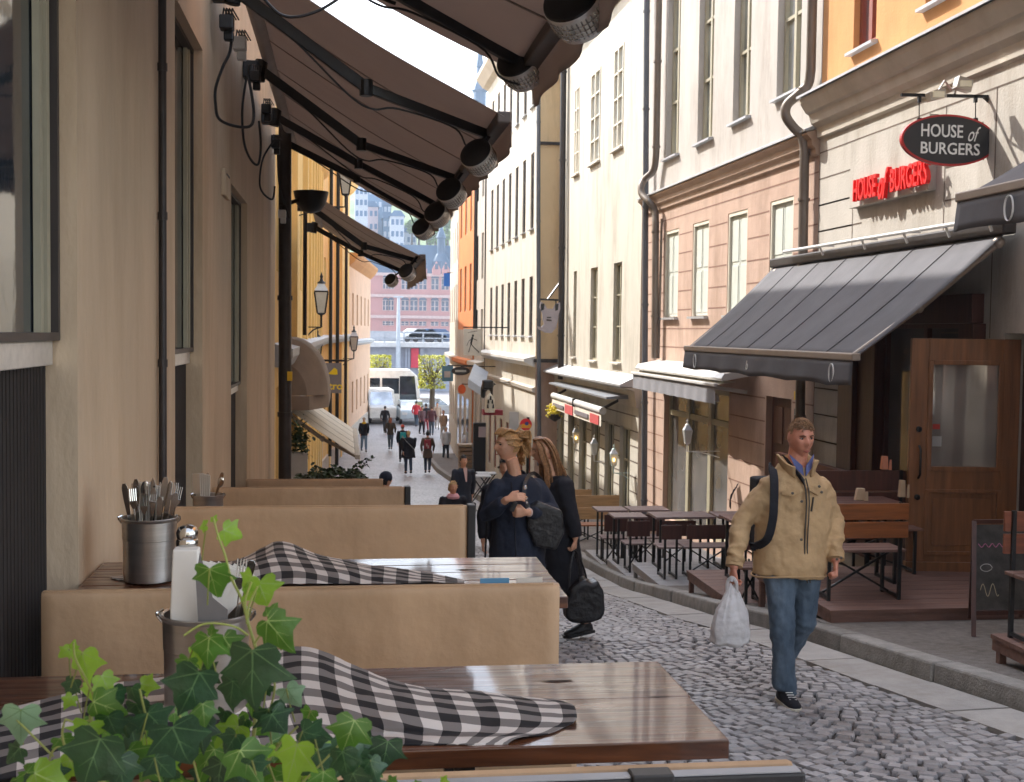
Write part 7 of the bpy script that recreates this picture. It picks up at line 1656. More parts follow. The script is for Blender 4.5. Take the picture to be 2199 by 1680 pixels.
hand(sk, h1, (1, -.15, .25), (.1, .6, -.7), 1, .92, curl=.28, thumb=.3, spread=1.6); hand(sk, h2, (-1, -.1, .02), (.3, .8, .1), -1, .92, curl=.95, thumb=.8)
sk.build('body', 'skin', w1, smooth=True, sharp=0, mods=VOX(.0055, 1))
fm = lambda v: hc + HM1 @ (Vector(v) * .94)
mb = MB()
for sx in (-1, 1): mb.ball(fm((sx * .031, -.0765, .014)), (.012, .009, .006), 10, rot=HM1)
mb.build('eye', simple('iris', (.03, .04, .05), .2), w1); mb = MB()
for sx in (-1, 1): mb.tube([fm((sx * .014, -.0965, .030)), fm((sx * .032, -.0965, .036)), fm((sx * .050, -.082, .031))], .003, 6)
mb.build('eyebrow', simple('blonde brow', (.25, .14, .06), .9), w1); mb = MB(); mb.tube([fm((-.02, -.094, -.0645)), fm((0, -.103, -.063)), fm((.02, -.094, -.0645))], [.002, .0055, .002], 6); mb.build('mouth', simple('lips', (.33, .10, .08), .5), w1)
rnd = random.Random(8); mb = MB(); hcap = MB(); head_mb(hcap, hc, -1.25, .02, 0, .94, face=0, grow=1.04); kv = [HM1.transposed() @ (v - hc) for v in hcap.v]
hcap.f = [f for f in hcap.f if all(kv[i].z > (.062 if kv[i].y < -.045 else (.012 if kv[i].y < .01 else -.05)) for i in f)]; hcap.m = [0] * len(hcap.f)
b_ = len(mb.v); mb.v += hcap.v; mb.f += [[i + b_ for i in f] for f in hcap.f]; mb.m += [0] * len(hcap.f)
paths = [[(x0, -.075, .085), (x0 * 1.3, -.02, .122), (x0 * 1.0, .05, .105), (x0 * .5, .10, .05 + .02 * k)] for k, x0 in enumerate((-.05, -.03, -.01, .01, .03, .05))] + [[(sx * .070, -.045, .05), (sx * .084, .01, .055), (sx * .06, .07, .045), (sx * .02, .11, .04)] for sx in (-1, 1)] + [[(sx * .076, -.02, .015), (sx * .083, .03, .0), (sx * .055, .08, .01), (0, .115, .03)] for sx in (-1, 1)]
hair_strands(mb, hc, HM1, 1.0, paths, .005, .009, 260, rnd)
curls = [[(rnd.uniform(-.03, .03), .085, .06), (rnd.uniform(-.05, .05), .14, rnd.uniform(.04, .1)), (rnd.uniform(-.05, .05), .15, rnd.uniform(-.01, .04)), (rnd.uniform(-.04, .04), rnd.uniform(.10, .16), rnd.uniform(-.09, -.02))] for _ in range(34)] + [[(rnd.uniform(-.05, .05), .09, .0), (rnd.uniform(-.05, .05), .115, -.05), (rnd.uniform(-.04, .04), .105, -.09), (rnd.uniform(-.05, .05), .12, rnd.uniform(-.15, -.11))] for _ in range(16)]
hair_strands(mb, hc, HM1, 1.06, curls, .0045, .012, 240, rnd)
mb.build('hair', simple('dark blonde hair', (.42, .23, .09), .5, var=.45, scale=70), w1, smooth=True, sharp=0)
ct = MB()
def RG(u0, u1, v, ry, y=0): return (K((u0 + u1) / 2, v, y), ((u1 - u0) / 2 * S1_, ry))
rg = [RG(1040, 1178, 1300, .25), RG(1048, 1172, 1200, .22), RG(1054, 1172, 1130, .175), RG(1056, 1170, 1080, .16), RG(1056, 1166, 1045, .13), RG(1078, 1142, 1022, .09)]
ct.tube([r_[0] for r_ in rg], [r_[1] for r_ in rg], 28, up=(1, .15, 0))
def slv(mb, a, b, c, r0, r1, r2): mb.ball(a, r0 * 1.03, 14); mb.tube([a, a.lerp(b, .5), b, b.lerp(c, .5), c], [r0, r0 * .97, r1, r1 * .98, r2], 16)
slv(ct, s1 + Vector((.02, 0, -.02)), e1, h1 - (h1 - e1).normalized() * .05, .066, .060, .048); slv(ct, s2 + Vector((-.02, 0, -.02)), e2, h2 - (h2 - e2).normalized() * .05, .070, .064, .050)
ct.build('coat', 'navy', w1, smooth=True, sharp=0, mods=VOX(.012, 3) + [folds('cloth folds a', .16, .03), folds('cloth folds b', .055, .012)])
mb = MB()
def c2(s, t):
    a = -2.6 + 5.2 * s; fr_ = abs(a) / 2.6; c_ = K(1108, 1008 + 20 * t, .01); r_ = .066 + .045 * t + .02 * fr_ ** 2
    return c_ + Vector((math.sin(a - .35) * r_, math.cos(a - .35) * r_, -.05 * fr_ ** 2 - .0 * t))
mb.grid(c2, 36, 6); mb.build('collar', 'navy', w1, smooth=True, sharp=0, mods=[('SOLIDIFY', {'thickness': .010})])
for a_, b_, c_ in ((K(1098, 1036, -.14), K(1104, 1110, -.2), 0), ): MB().tube([a_, K(1100, 1075, -.185), b_, K(1108, 1195, -.235)], .005, 6).build('coat_seam', 'black_cloth', w1)
mb = MB(); mb.lathe(h2 - (h2 - e2).normalized() * .035, [(.030, -.006), (.034, 0), (.030, .006)], 16, ax=(h2 - e2).normalized().to_track_quat('Z', 'Y').to_matrix()); mb.build('bracelet', simple('pale bracelet', (.6, .45, .4), .4), w1)
for i, x in enumerate((px_.x - .14, px_.x)): shoe(w1, Vector((x, d1 + .02, gz(d1) + .085)), -.9, .95, 0, 'black_leather', 'black_cloth')
# shoulder bag
sb_ = thing('shoulder_bag', 'black shoulder bag under the arm of the woman in the navy coat', 'bag', K(1165, 1150, -.1)); mb = MB(); yq = -.13
mb.prism([(0, 0), (.16, -.03), (.22, .10), (.20, .26), (.02, .33), (-.05, .28), (-.06, .15)], K(1145, 1170, yq), (1, 0, 0), (0, 0, 1), .09); mb.build('pouch', 'black_leather', sb_, smooth=True, mods=[('REMESH', {'mode': 'VOXEL', 'voxel_size': .012}), ('SMOOTH', {'iterations': 6}), folds('cloth folds b', .055, .006)])
mb = MB(); sp_ = crp([K(1140, 1105, -.22), K(1128, 1070, -.20), K(1126, 1045, -.16), K(1134, 1024, -.08), K(1150, 1018, .04), K(1172, 1050, .14), K(1172, 1110, .1)], 30)
for i in range(30): mb.bar(sp_[i], sp_[i] + (sp_[i + 1] - sp_[i]) * 1.2, .026, .008, up=(0, -1, .2))
mb.build('strap', 'black_leather', sb_); mb = MB()
for (u, v, r_) in ((1128, 1047, .016), (1126, 1062, .010), (1131, 1070, .010), (1131, 1080, .010)): mb.lathe(K(u, v, -.235), [(r_ * .6, 0), (r_, .002), (r_ * .6, .006)], 14, ax=Matrix.Rotation(PI / 2, 3, 'X'))
mb.build('charm', 'steel_bright', sb_)
mb = MB(); mb.bar(K(1098, 1098, -.30), K(1108, 1078, -.30), .035, .012, up=(0, -1, 0)); tag(mb.build('sunglasses', 'black_leather', None, bevel=.004), 'dark folded sunglasses held in the hands of the woman in navy', 'sunglasses')

# woman 2: long hair, black coat, walking left, carrying a big bag
d2 = 10.2; S2_ = d2 / 2650; o2 = Vector((D(1225, 1300, d2).x, d2, gz(d2))); w2 = person_root('woman with long light brown hair in a long black coat behind the woman in navy', o2)
K2 = lambda u, v, y=0: D(u, v, d2 + y)
sk = MB(); hc = K2(1166, 968); HM2 = head_mb(sk, hc, yaw=-1.45, pitch=.16, s=.97); sk.tube([K2(1190, 1030), K2(1182, 1005), K2(1174, 990)], [.055, .05, .05], 10)
sk.tube([K2(1202, 1160), K2(1202, 1040)], [(.11, .12), (.10, .12)], 12, up=(1, 0, 0))
sa, ea, wa = K2(1212, 1045, -.14), K2(1226, 1105, -.18), K2(1236, 1158, -.20); sk.tube([sa, ea, wa], [.045, .036, .026], 10)
hand(sk, wa, (-.05, 0, -1), (-.9, .4, 0), -1, .92, curl=.9, thumb=.6)
g2_ = gz(d2); ank = D(1258, 1352, d2 + .0); ank.z = g2_ + .12; ank2 = Vector((D(1190, 1300, d2).x - .1, d2 + .1, g2_ + .09)); kn_ = K2(1238, 1270); sk.tube([K2(1216, 1160), kn_, ank], [.075, .055, .036], 10); sk.tube([K2(1200, 1160), K2(1180, 1270), ank2], [.075, .055, .036], 10)
sk.build('body', 'skin', w2, smooth=True, sharp=0, mods=VOX(.006, 1))
fm = lambda v: hc + HM2 @ (Vector(v) * .92); mb = MB()
for sx in (-1, 1): mb.ball(fm((sx * .031, -.0765, .012)), (.012, .009, .004), 10, rot=HM2)
mb.build('eye', simple('iris', (.03, .04, .05), .2), w2); mb = MB(); mb.tube([fm((-.02, -.094, -.0645)), fm((0, -.103, -.063)), fm((.02, -.094, -.0645))], [.002, .005, .002], 6); mb.build('mouth', simple('lips', (.33, .10, .08), .5), w2)
mb = MB()
for sx in (-1, 1): mb.tube([fm((sx * .014, -.0965, .030)), fm((sx * .032, -.0965, .036)), fm((sx * .050, -.082, .031))], .003, 6)
mb.build('eyebrow', simple('blonde brow', (.25, .14, .06), .9), w2)
mb = MB(); hcap = MB(); head_mb(hcap, hc, -1.45, .16, 0, .92, face=0, grow=1.05); kv = [HM2.transposed() @ (v - hc) for v in hcap.v]
hcap.f = [f for f in hcap.f if all(kv[i].z > (.060 if kv[i].y < -.05 else (-.01 if kv[i].y < -.02 else -.09)) for i in f)]; hcap.m = [0] * len(hcap.f); b_ = len(mb.v); mb.v += hcap.v; mb.f += [[i + b_ for i in f] for f in hcap.f]; mb.m += [0] * len(hcap.f)
rnd = random.Random(3); paths = []
for k in range(46):
    x0 = rnd.uniform(-.085, .085); yb = rnd.uniform(.02, .13); paths.append([(x0 * .4, -.06, .105), (x0, -.01 + yb * .2, .110), (x0 * 1.15, .03 + yb * .5, 0), (x0 * 1.1, .05 + yb * .5, -.10), (x0 * 1.0 - .0, .04 + yb * .9, -.22), (x0 * .9, .02 + yb * 1.1, -.36 - rnd.uniform(0, .08))])
for k in range(12):
    a_ = rnd.uniform(-.03, .03); sg_ = 1 if k % 2 else -1; paths.append([(sg_ * .04, -.05 + a_ * .3, .10), (sg_ * .080, -.03 + a_, .05), (sg_ * .088, -.02 + a_, -.04), (sg_ * .092, .0 + a_, -.14), (sg_ * .10, -.005 + a_ * 1.3, -.25), (sg_ * .09, .0 + a_, -.37 - .01 * k)])
hair_strands(mb, hc, HM2, .95, paths, .0062, .009, 380, rnd)
mb.build('hair', simple('light brown hair long', (.30, .15, .065), .42, var=.5, scale=50), w2, smooth=True, sharp=0)
ct = MB(); RG2 = lambda u0, u1, v, ry, y=0: (K2((u0 + u1) / 2, v, y), ((u1 - u0) / 2 * S2_, ry))
rg = [RG2(1182, 1262, 1292, .20), RG2(1172, 1256, 1240, .20), RG2(1164, 1248, 1180, .19), RG2(1162, 1242, 1120, .18), RG2(1165, 1238, 1070, .17), RG2(1168, 1232, 1040, .15), RG2(1178, 1216, 1020, .09)]
ct.tube([r_[0] for r_ in rg], [r_[1] for r_ in rg], 26, up=(1, 0, 0)); slv(ct, sa + Vector((0, .02, 0)), ea, wa - Vector((0, 0, -.02)), .082, .068, .052)
ct.build('coat', 'black_cloth', w2, smooth=True, sharp=0, mods=VOX(.013, 3) + [folds('cloth folds a', .16, .028), folds('cloth folds b', .055, .010)])
mb = MB(); mb.tube([K2(1226, 1280), kn_, ank + Vector((0, 0, .02))], [.065, .058, .046], 12); mb.tube([K2(1196, 1280), K2(1180, 1280), ank2], [.065, .058, .046], 12); mb.build('boots', 'black_leather', w2, smooth=True)
shoe(w2, ank + Vector((-.02, 0, -.01)), -1.35, 1.0, .12, 'black_leather', 'black_leather'); shoe(w2, ank2, -1.4, 1.0, 0, 'black_leather', 'black_leather')
HB_ = thing('handbag', 'large soft black handbag hanging from the hand of the long haired woman', 'bag', D(1256, 1335, d2 - .2)); kb_ = (d2 - .2) / 2650; mb = MB(); c = D(1256, 1290, d2 - .2)
prf = [(-46, -34), (-30, -46), (10, -46), (34, -38), (42, -20), (38, 24), (24, 48), (8, 42), (0, 52), (-14, 48), (-34, 34), (-46, -2)]
mb.prism([(a * kb_, b * kb_) for a, b in prf], c + Vector((0, .10, 0)), (1, 0, 0), (0, 0, 1), .19)
mb.build('pouch', 'black_leather', HB_, smooth=True, sharp=0, mods=[('REMESH', {'mode': 'VOXEL', 'voxel_size': .013, 'use_smooth_shade': True}), ('SMOOTH', {'iterations': 8}), folds('cloth folds b', .055, .014)])
mb = MB()
for (ua, ub, yy) in ((1222, 1240, -.04), (1228, 1262, .06)): mb.tube(crp([D(ua, 1262, d2 - .2 + yy), D(ua + 3, 1215, d2 - .2 + yy), D(1233, 1184, d2 - .2), D(1240, 1190, d2 - .2), D((ub + 1244) / 2 + 2, 1225, d2 - .2 + yy), D(ub + 2, 1268, d2 - .2 + yy)], 26), .009, 6)
mb.build('handle', 'black_leather', HB_, smooth=True)

# ---- people farther away: one builder, each with a pose of its own
def walker(label, u, d, h_, yaw, top, legs, skinm='skin', hair='brown', longcoat=.0, stride=.16, arm=.1, back=None, hat=None, scarf=None, skirt=None, hairlen=0, group='pedestrians down the street', seated=False, lean=0, wide=1.0, bag=None, ground=None):
    g_ = gz(d) if ground is None else ground; x = D(u, 1000, d).x; T = thing('person', label, 'person', (x, d, g_), group, yaw); s = h_ / 1.75
    V = lambda a, b, c_: Vector((a * s, b * s, c_ * s)); sk = MB(); hc = V(0, -.02 - lean, 1.63)
    head_mb(sk, hc, 0, .05, 0, s * .97, lo=False); sk.tube([V(0, 0 - lean * .7, 1.42), V(0, -.01 - lean, 1.56)], .055 * s, 8)
    sk.tube([V(0, 0, .92), V(0, -lean * .4, 1.2), V(0, -lean * .7, 1.42)], [(.13 * s, .09 * s), (.13 * s, .09 * s), (.15 * s, .09 * s)], 10, up=(1, 0, 0))
    sh = {q: V(q * .185 * wide, -lean * .7, 1.40) for q in (-1, 1)}; el = {q: V(q * (.235 + .02 * wide), q * arm - lean * .4, 1.13) for q in (-1, 1)}; wr = {q: V(q * .23, q * arm * 1.6 - .06 - lean * .3, .88) for q in (-1, 1)}
    kn = {q: V(q * .085, -q * stride * .6 - .03, .50) for q in (-1, 1)}; an = {q: V(q * .08, -q * stride * 1.2 + (.04 if q < 0 else 0), .09 + (.04 if q < 0 else 0)) for q in (-1, 1)}
    for q in (-1, 1):
        sk.tube([sh[q], el[q], wr[q]], [.045 * s, .036 * s, .025 * s], 8); hand(sk, wr[q], (0, -.15, -1), (-q, 0, 0), -q, .9 * s, curl=.6); sk.tube([V(q * .085, 0, .92), kn[q], an[q]], [.07 * s, .05 * s, .034 * s], 8)
    sk.build('body', skinm, T, smooth=True, sharp=0, local=True, mods=VOX(.012, 1))
    ct = MB(); low = .82 - longcoat
    ct.tube([V(0, 0, low), V(0, 0, (low + 1.0) / 2), V(0, -lean * .2, 1.02), V(0, -lean * .5, 1.25), V(0, -lean * .7, 1.42), V(0, -lean * .8, 1.49)], [((.18 + longcoat * .16) * s * wide, (.15 + longcoat * .1) * s), (.185 * s * wide, .15 * s), (.165 * s * wide, .135 * s), (.185 * s * wide, .14 * s), (.165 * s * wide, .115 * s), (.085 * s, .075 * s)], 18, up=(1, 0, 0))
    for q in (-1, 1): ct.ball(sh[q], .075 * s, 10); ct.tube([sh[q], el[q], wr[q] + V(0, 0, .04)], [.072 * s, .06 * s, .046 * s], 12)
    ct.build('coat', top, T, smooth=True, sharp=0, local=True, mods=VOX(.02, 2) + [folds('cloth folds a', .16, .03)])
    lg = MB()
    for q in (-1, 1): lg.tube([V(q * .085, 0, .93), kn[q], an[q] + V(0, 0, .02)], [.10 * s, .07 * s, .055 * s], 12)
    lg.build('trousers', legs, T, smooth=True, sharp=0, local=True, mods=VOX(.02, 1))
    for q in (-1, 1):
        mb = MB(); a = an[q]; mb.tube([a + V(0, .06, -.04), a + V(0, 0, -.035), a + V(0, -.12, -.05), a + V(0, -.17, -.06)], [.035 * s, .048 * s, .042 * s, .02 * s], 10); mb.build('shoe', 'black_leather', T, smooth=True, local=True)
    hm = {'brown': (.09, .045, .025), 'blond': (.50, .34, .16), 'dark': (.02, .014, .012), 'red': (.25, .08, .03), 'grey': (.35, .32, .29)}[hair]
    hh = MB(); head_mb(hh, hc, 0, .05, 0, s * .97, face=0, grow=1.07); kv = [(v - hc) / s for v in hh.v]
    hh.f = [f for f in hh.f if all(kv[i].z > (.058 if kv[i].y < -.045 else (.0 if kv[i].y < .02 else -.07)) for i in f)]; hh.m = [0] * len(hh.f)
    if hairlen: hh.tube([hc + V(0, .05, .05), hc + V(0, .085, -.05), hc + V(0, .09, -hairlen)], [(.075 * s, .06 * s), (.085 * s, .05 * s), (.06 * s, .03 * s)], 12, up=(1, 0, 0))
    rn = random.Random(int(u))
    for i in range(90):
        a = rn.uniform(0, 2 * PI); e = rn.uniform(.0, 1.4); dd = Vector((math.cos(e) * math.sin(a) * .079, math.cos(e) * math.cos(a) * .10, math.sin(e) * .12)) * s
        if dd.y < -.03 * s and dd.z < .06 * s: continue
        hh.bar(hc + dd * .98, hc + dd * 1.12 + Vector((rn.uniform(-.01, .01), rn.uniform(-.01, .01), -.005)), .014 * s, .010 * s)
    hh.build('hair', simple(hair + ' hair far', hm, .6, var=.4, scale=40), T, smooth=True, local=True)
    if hat: hb = MB(); hb.ball(hc + V(0, .005, .035), (.088 * s, .106 * s, .098 * s), 16); hb.build('hat', hat, T, smooth=True, local=True)
    if scarf: MB().lathe(hc + V(0, .0, -.19), [(.06 * s, -.03 * s), (.115 * s, -.01 * s), (.12 * s, .03 * s), (.09 * s, .075 * s), (.06 * s, .08 * s)], 18).build('scarf', scarf, T, smooth=True, local=True, mods=[folds('cloth folds b', .055, .02)])
    if back:
        mb = MB(); mb.box(V(0, .20, 1.22), (.27 * s, .13 * s, .38 * s)); bk_ = mb.build('backpack', back, T, local=True, bevel=.04)
        mb = MB()
        for q in (-1, 1): mb.bar(V(q * .1, .14, 1.42), V(q * .12, -.16, 1.25), .04 * s, .01); mb.box(V(q * .03, .272, 1.16 + .04 * q), (.06 * s, .012, .12 * s))
        mb.build('pocket', simple('backpack patch', (.45, .33, .28), .8) if 'red' in str(label) else back, bk_, local=True)
    if bag:
        mb = MB(); mb.box(wr[bag] + V(0, 0, -.22), (.10 * s, .30 * s, .22 * s)); b2 = mb.build('hand_bag', 'black_leather', T, local=True, bevel=.03)
        MB().tube([wr[bag] + V(0, -.08, -.12), wr[bag] + V(0, 0, -.04), wr[bag] + V(0, .08, -.12)], .01, 6).build('handle', 'black_leather', b2, local=True)
    return T, V, hc
sm = simple
walker('man with a yellow scarf, dark jacket and pale jeans on the left pavement', 781, 63, 1.75, .2, 'black_cloth', sm('pale jeans', (.16, .25, .36), .85), hat=sm('white cap', (.55, .5, .45)), scarf=sm('yellow scarf', (.75, .50, .02)), stride=.12)
walker('distant person in dark clothes right of the man with the yellow scarf', 826, 75, 1.65, 2.9, 'black_cloth', sm('dark trousers', (.03, .03, .035)), hair='dark')
walker('red haired woman in a short olive jacket and jeans walking away', 838, 64, 1.68, 3.0, sm('olive cloth', (.055, .045, .03), .9), 'denim', hair='red', hairlen=.18)
walker('person with a coral red hat and a turquoise jacket walking away', 864, 57, 1.75, 3.2, 'black_cloth', 'black_cloth', hat=sm('coral hat', (.65, .10, .06)), back=sm('turquoise cloth', (.02, .42, .45)), wide=1.05)
T, V, hc_ = walker('broad person in a wide black coat with a pale shoulder strap walking away', 877, 50.5, 1.78, 3.3, 'black_cloth', sm('dark blue jeans', (.025, .045, .085)), hair='blond', longcoat=.16, wide=1.45, stride=.08)
MB().bar(V(.20, .20, 1.42), V(-.28, .24, .92), .03, .012).build('strap', sm('pale strap', (.5, .5, .5)), T, local=True)
walker('person in a brown coat with a red backpack walking away mid street', 918, 51, 1.76, 3.05, sm('brown coat', (.12, .085, .065), .9), sm('dark blue jeans', (.025, .045, .085)), hair='dark', longcoat=.18, back=sm('red pack', (.28, .02, .03)), stride=.08)
for (u, d, h_, y, top, lg, hr, lab) in ((893, 80, 1.7, 2.8, sm('bright red cloth', (.55, .03, .05)), 'denim', 'dark', 'distant person in a bright red top beside the blue grey car'), (905, 74, 1.7, .4, sm('plum cloth', (.12, .05, .06)), 'black_cloth', 'brown', 'distant person in plum at the left of the group'),
    (914, 76, 1.75, 3.4, 'black_cloth', sm('red trousers', (.3, .02, .04)), 'dark', 'distant person in black with red trousers in the group'), (926, 73, 1.8, 3.0, sm('maroon cloth', (.10, .03, .04)), 'denim', 'brown', 'distant person in maroon at the right of the group'),
    (938, 78, 1.7, 0, sm('beige coat', (.40, .30, .22)), sm('pale trousers', (.4, .38, .35)), 'brown', 'distant person in a beige coat in front of the silver car'), (951, 70, 1.7, .3, sm('tan jacket', (.38, .26, .18)), sm('pale trousers', (.4, .38, .35)), 'red', 'distant person in a tan jacket at the end of the right houses'),
    (957, 58, 1.6, .2, sm('white shirt', (.62, .62, .62)), 'black_cloth', 'grey', 'person in a white shirt standing by the beige house'), (1005, 54, 1.75, 2.6, sm('pale shirt', (.55, .57, .62)), sm('strong blue', (.03, .10, .40)), 'brown', 'person in a pale shirt and blue trousers by the wall behind the crate cart')):
    walker(lab, u, d, h_, y, top, lg, hair=hr, stride=.1)
# man in a dark suit coming up, older lady with pink scarf, navy hood behind the benches
T, V, hc_ = walker('man in a dark suit coat and pink shirt walking up the street behind the benches', 995, 25.2, 1.76, .25, sm('dark suit', (.014, .018, .03), .85), 'black_cloth', hair='dark', longcoat=.15, stride=.12, bag=1)
mb = MB(); mb.add([V(-.045, -.11, 1.50), V(.045, -.11, 1.50), V(.012, -.185, 1.22), V(-.012, -.185, 1.22)], [(0, 1, 2, 3)]); mb.build('shirt', sm('pink shirt', (.62, .42, .38), .8), T, local=True, mods=[('SOLIDIFY', {'thickness': .01})])
walker('elderly woman with white blonde hair and a pink scarf just above the tan bench back', 973, 19.2, 1.50, .1, 'black_cloth', 'black_cloth', hair='blond', scarf=sm('pink scarf', (.62, .30, .32)), hairlen=.08, stride=.05)
walker('person in a navy hood half hidden at the end of the farthest bench', 815, 17.2, 1.68, 2.2, sm('navy hood', (.012, .018, .04), .85), 'black_cloth', hair='dark', hat=sm('navy hood', (.012, .018, .04), .85), stride=.03, lean=.1)
# hand with a walking stick behind the woman in navy
T, V, hc_ = walker('person in black with a thin walking stick, mostly hidden behind the woman in navy', 1090, 11.2, 1.60, -.3, 'black_cloth', 'black_cloth', hair='dark', stride=.05, arm=.0)
p = D(1046, 1112, 10.7); q = Vector((D(1036, 1196, 10.7).x, 10.7, gz(10.7))); cn = thing('walking_stick', 'thin dark walking stick left of the woman in the navy coat', 'walking stick', q); MB().tube([p, q], .009, 8).build('shaft', 'black_metal', cn); MB().tube([p + Vector((-.05, 0, .0)), p + Vector((0, 0, .03)), p + Vector((.05, 0, .02))], .014, 8).build('grip', 'black_leather', cn)
# ------------------------------------------------------------------ ivy in the foreground
def leaf_mat(name, c, f=.3, c2=None):
    m = M(name, c, .38, var=.3, scale=30, bump=.12, bscale=90, isl=.25, spec=.55, c2=c2); translucent(m, tuple(min(1, x * 2.2) for x in c), f); return m
LM = [leaf_mat('dark ivy leaf', (.020, .060, .020), .15), leaf_mat('green ivy leaf', (.07, .17, .02), .3), leaf_mat('young ivy leaf', (.19, .33, .03), .45), leaf_mat('pale ivy leaf back', (.15, .24, .14), .3),
      simple('ivy vein', (.10, .19, .07), .5), simple('bright ivy vein', (.30, .42, .12), .5)]
half = [(0, 0), (.10, -.09), (.26, -.15), (.42, -.10), (.50, .06), (.44, .20), (.56, .32), (.68, .47), (.48, .50), (.33, .56), (.22, .76), (.10, .95), (0, 1.08)]
outl = half + [(-x, y) for x, y in reversed(half[1:-1])]
camX = ROT @ Vector((1, 0, 0)); camY = ROT @ Vector((0, 1, 0)); camZ = ROT @ Vector((0, 0, 1))
rl = random.Random(21)
def ivy_leaf(mb, u, v, px_, ang, cls, d, tilt=None, bend=None, wid=1.0):
    C = D(u, v, d); s = px_ * d / F_PX / 1.2; a = R(ang); t = camX * math.sin(a) + camY * math.cos(a); n = camZ.copy(); x = t.cross(n)
    tx, ty = tilt if tilt else (rl.uniform(-.6, .35), rl.uniform(-.55, .55))
    m_ = Matrix((x, t, n)).transposed() @ Matrix.Rotation(tx, 3, 'X') @ Matrix.Rotation(ty, 3, 'Y')
    fold = rl.uniform(.10, .34); droop = bend if bend is not None else rl.uniform(.1, .45); wv = rl.uniform(0, 6)
    jit = [1 + rl.uniform(-.07, .07) for _ in outl]; ws = rl.uniform(.86, 1.08) * wid
    def P(px0, py0):
        z = -fold * abs(px0) ** 1.3 - droop * max(0, py0 - .2) ** 2 + .05 * math.sin(px0 * 5 + wv) * abs(px0) + .03 * math.sin(py0 * 7 + wv)
        return C + m_ @ (Vector((px0 * ws, py0 - .42, z)) * s)
    c0 = (0, .18); N = len(outl); lay = []
    for f in (.36, .7, 1.0): lay.append([(c0[0] + (q[0] - c0[0]) * f * (jit[i] if f == 1 else 1), c0[1] + (q[1] - c0[1]) * f * (jit[i] if f == 1 else 1)) for i, q in enumerate(outl)])
    b = mb.add([P(*c0)] + [P(*q) for l in lay for q in l], [(0, 1 + i, 1 + (i + 1) % N) for i in range(N)] + [(1 + l * N + i, 1 + (l + 1) * N + i, 1 + (l + 1) * N + (i + 1) % N, 1 + l * N + (i + 1) % N) for l in (0, 1) for i in range(N)], cls)
    vm = 4 if cls in (0, 3) else 5
    for (ex, ey, w_) in ((0, .98, .016), (.60, .44, .012), (-.60, .44, .012), (.40, -.06, .010), (-.40, -.06, .010), (.2, .62, .007), (-.2, .62, .007)):
        sx, sy = (0, .0) if abs(ex) != .2 else (0, .34); K_ = 6; L_ = math.hypot(ex - sx, ey - sy); ox, oy = -(ey - sy) / L_, (ex - sx) / L_; vs = []
        for k in range(K_ + 1):
            f = k / K_; cx_, cy_ = sx + (ex - sx) * f, sy + (ey - sy) * f; w0 = w_ * (1 - .75 * f)
            for sgn in (-1, 1): vs.append(P(cx_ + ox * w0 * sgn, cy_ + oy * w0 * sgn) + m_ @ Vector((0, 0, .012 * s)))
        mb.add(vs, [(2 * k, 2 * k + 1, 2 * k + 3, 2 * k + 2) for k in range(K_)], vm)
    return P(0, 0)
def z1(x, y): return x / 2.378, 973.5 + y / 2.378
def z2_(x, y): return x / 2.837 + 515.4, y / 2.837 + 1088
big = []
for (x, y, sz, ang, cls, dd) in ((1085, 655, 215, 175, 1, 1.5), (1265, 665, 150, 215, 2, 1.46), (1345, 720, 200, 165, 2, 1.47), (1420, 925, 250, 140, 1, 1.42), (1285, 1130, 350, 182, 0, 1.36), (975, 1215, 300, 205, 0, 1.38), (1062, 1010, 200, 185, 1, 1.45),
                                 (1172, 985, 160, 150, 1, 1.46), (1000, 1040, 130, 160, 2, 1.47), (950, 1090, 140, 200, 1, 1.45), (435, 1085, 190, 170, 2, 1.5), (540, 1180, 140, 150, 2, 1.5), (455, 1240, 130, 190, 2, 1.53), (545, 1295, 200, 110, 1, 1.45), (105, 1385, 220, 185, 3, 1.45),
                                 (68, 1540, 140, 225, 0, 1.47), (440, 1432, 185, 200, 2, 1.44), (572, 1395, 190, 170, 0, 1.45), (795, 1372, 200, 150, 0, 1.44), (920, 1490, 330, 165, 0, 1.34), (470, 1570, 330, 200, 0, 1.36), (685, 1240, 120, 160, 0, 1.55), (1400, 1365, 200, 160, 0, 1.43),
                                 (1270, 1590, 240, 150, 1, 1.36), (1350, 1535, 120, 190, 2, 1.38), (330, 1490, 140, 160, 1, 1.47), (245, 1665, 220, 110, 2, 1.35), (1185, 410, 140, 120, 2, 1.55), (1035, 372, 70, 250, 2, 1.56), (1092, 335, 45, 20, 2, 1.56), (330, 1020, 80, 230, 2, 1.54), (375, 985, 60, 10, 2, 1.55), (1080, 905, 70, 0, 1, 1.5), (350, 1270, 90, 210, 2, 1.5), (1385, 800, 100, 30, 1, 1.5), (760, 1185, 110, 100, 2, 1.6), (830, 1600, 200, 150, 0, 1.38), (1120, 1650, 200, 190, 0, 1.38), (620, 1640, 220, 170, 0, 1.37), (700, 1560, 180, 140, 1, 1.4), (1180, 1480, 150, 210, 0, 1.42), (560, 1500, 150, 190, 1, 1.42), (640, 1400, 150, 180, 0, 1.5), (1180, 1230, 200, 190, 0, 1.48), (360, 1200, 120, 200, 0, 1.56), (1040, 1330, 140, 170, 1, 1.5)):
    big.append((*z1(x, y), sz / 2.378, ang, cls, dd))
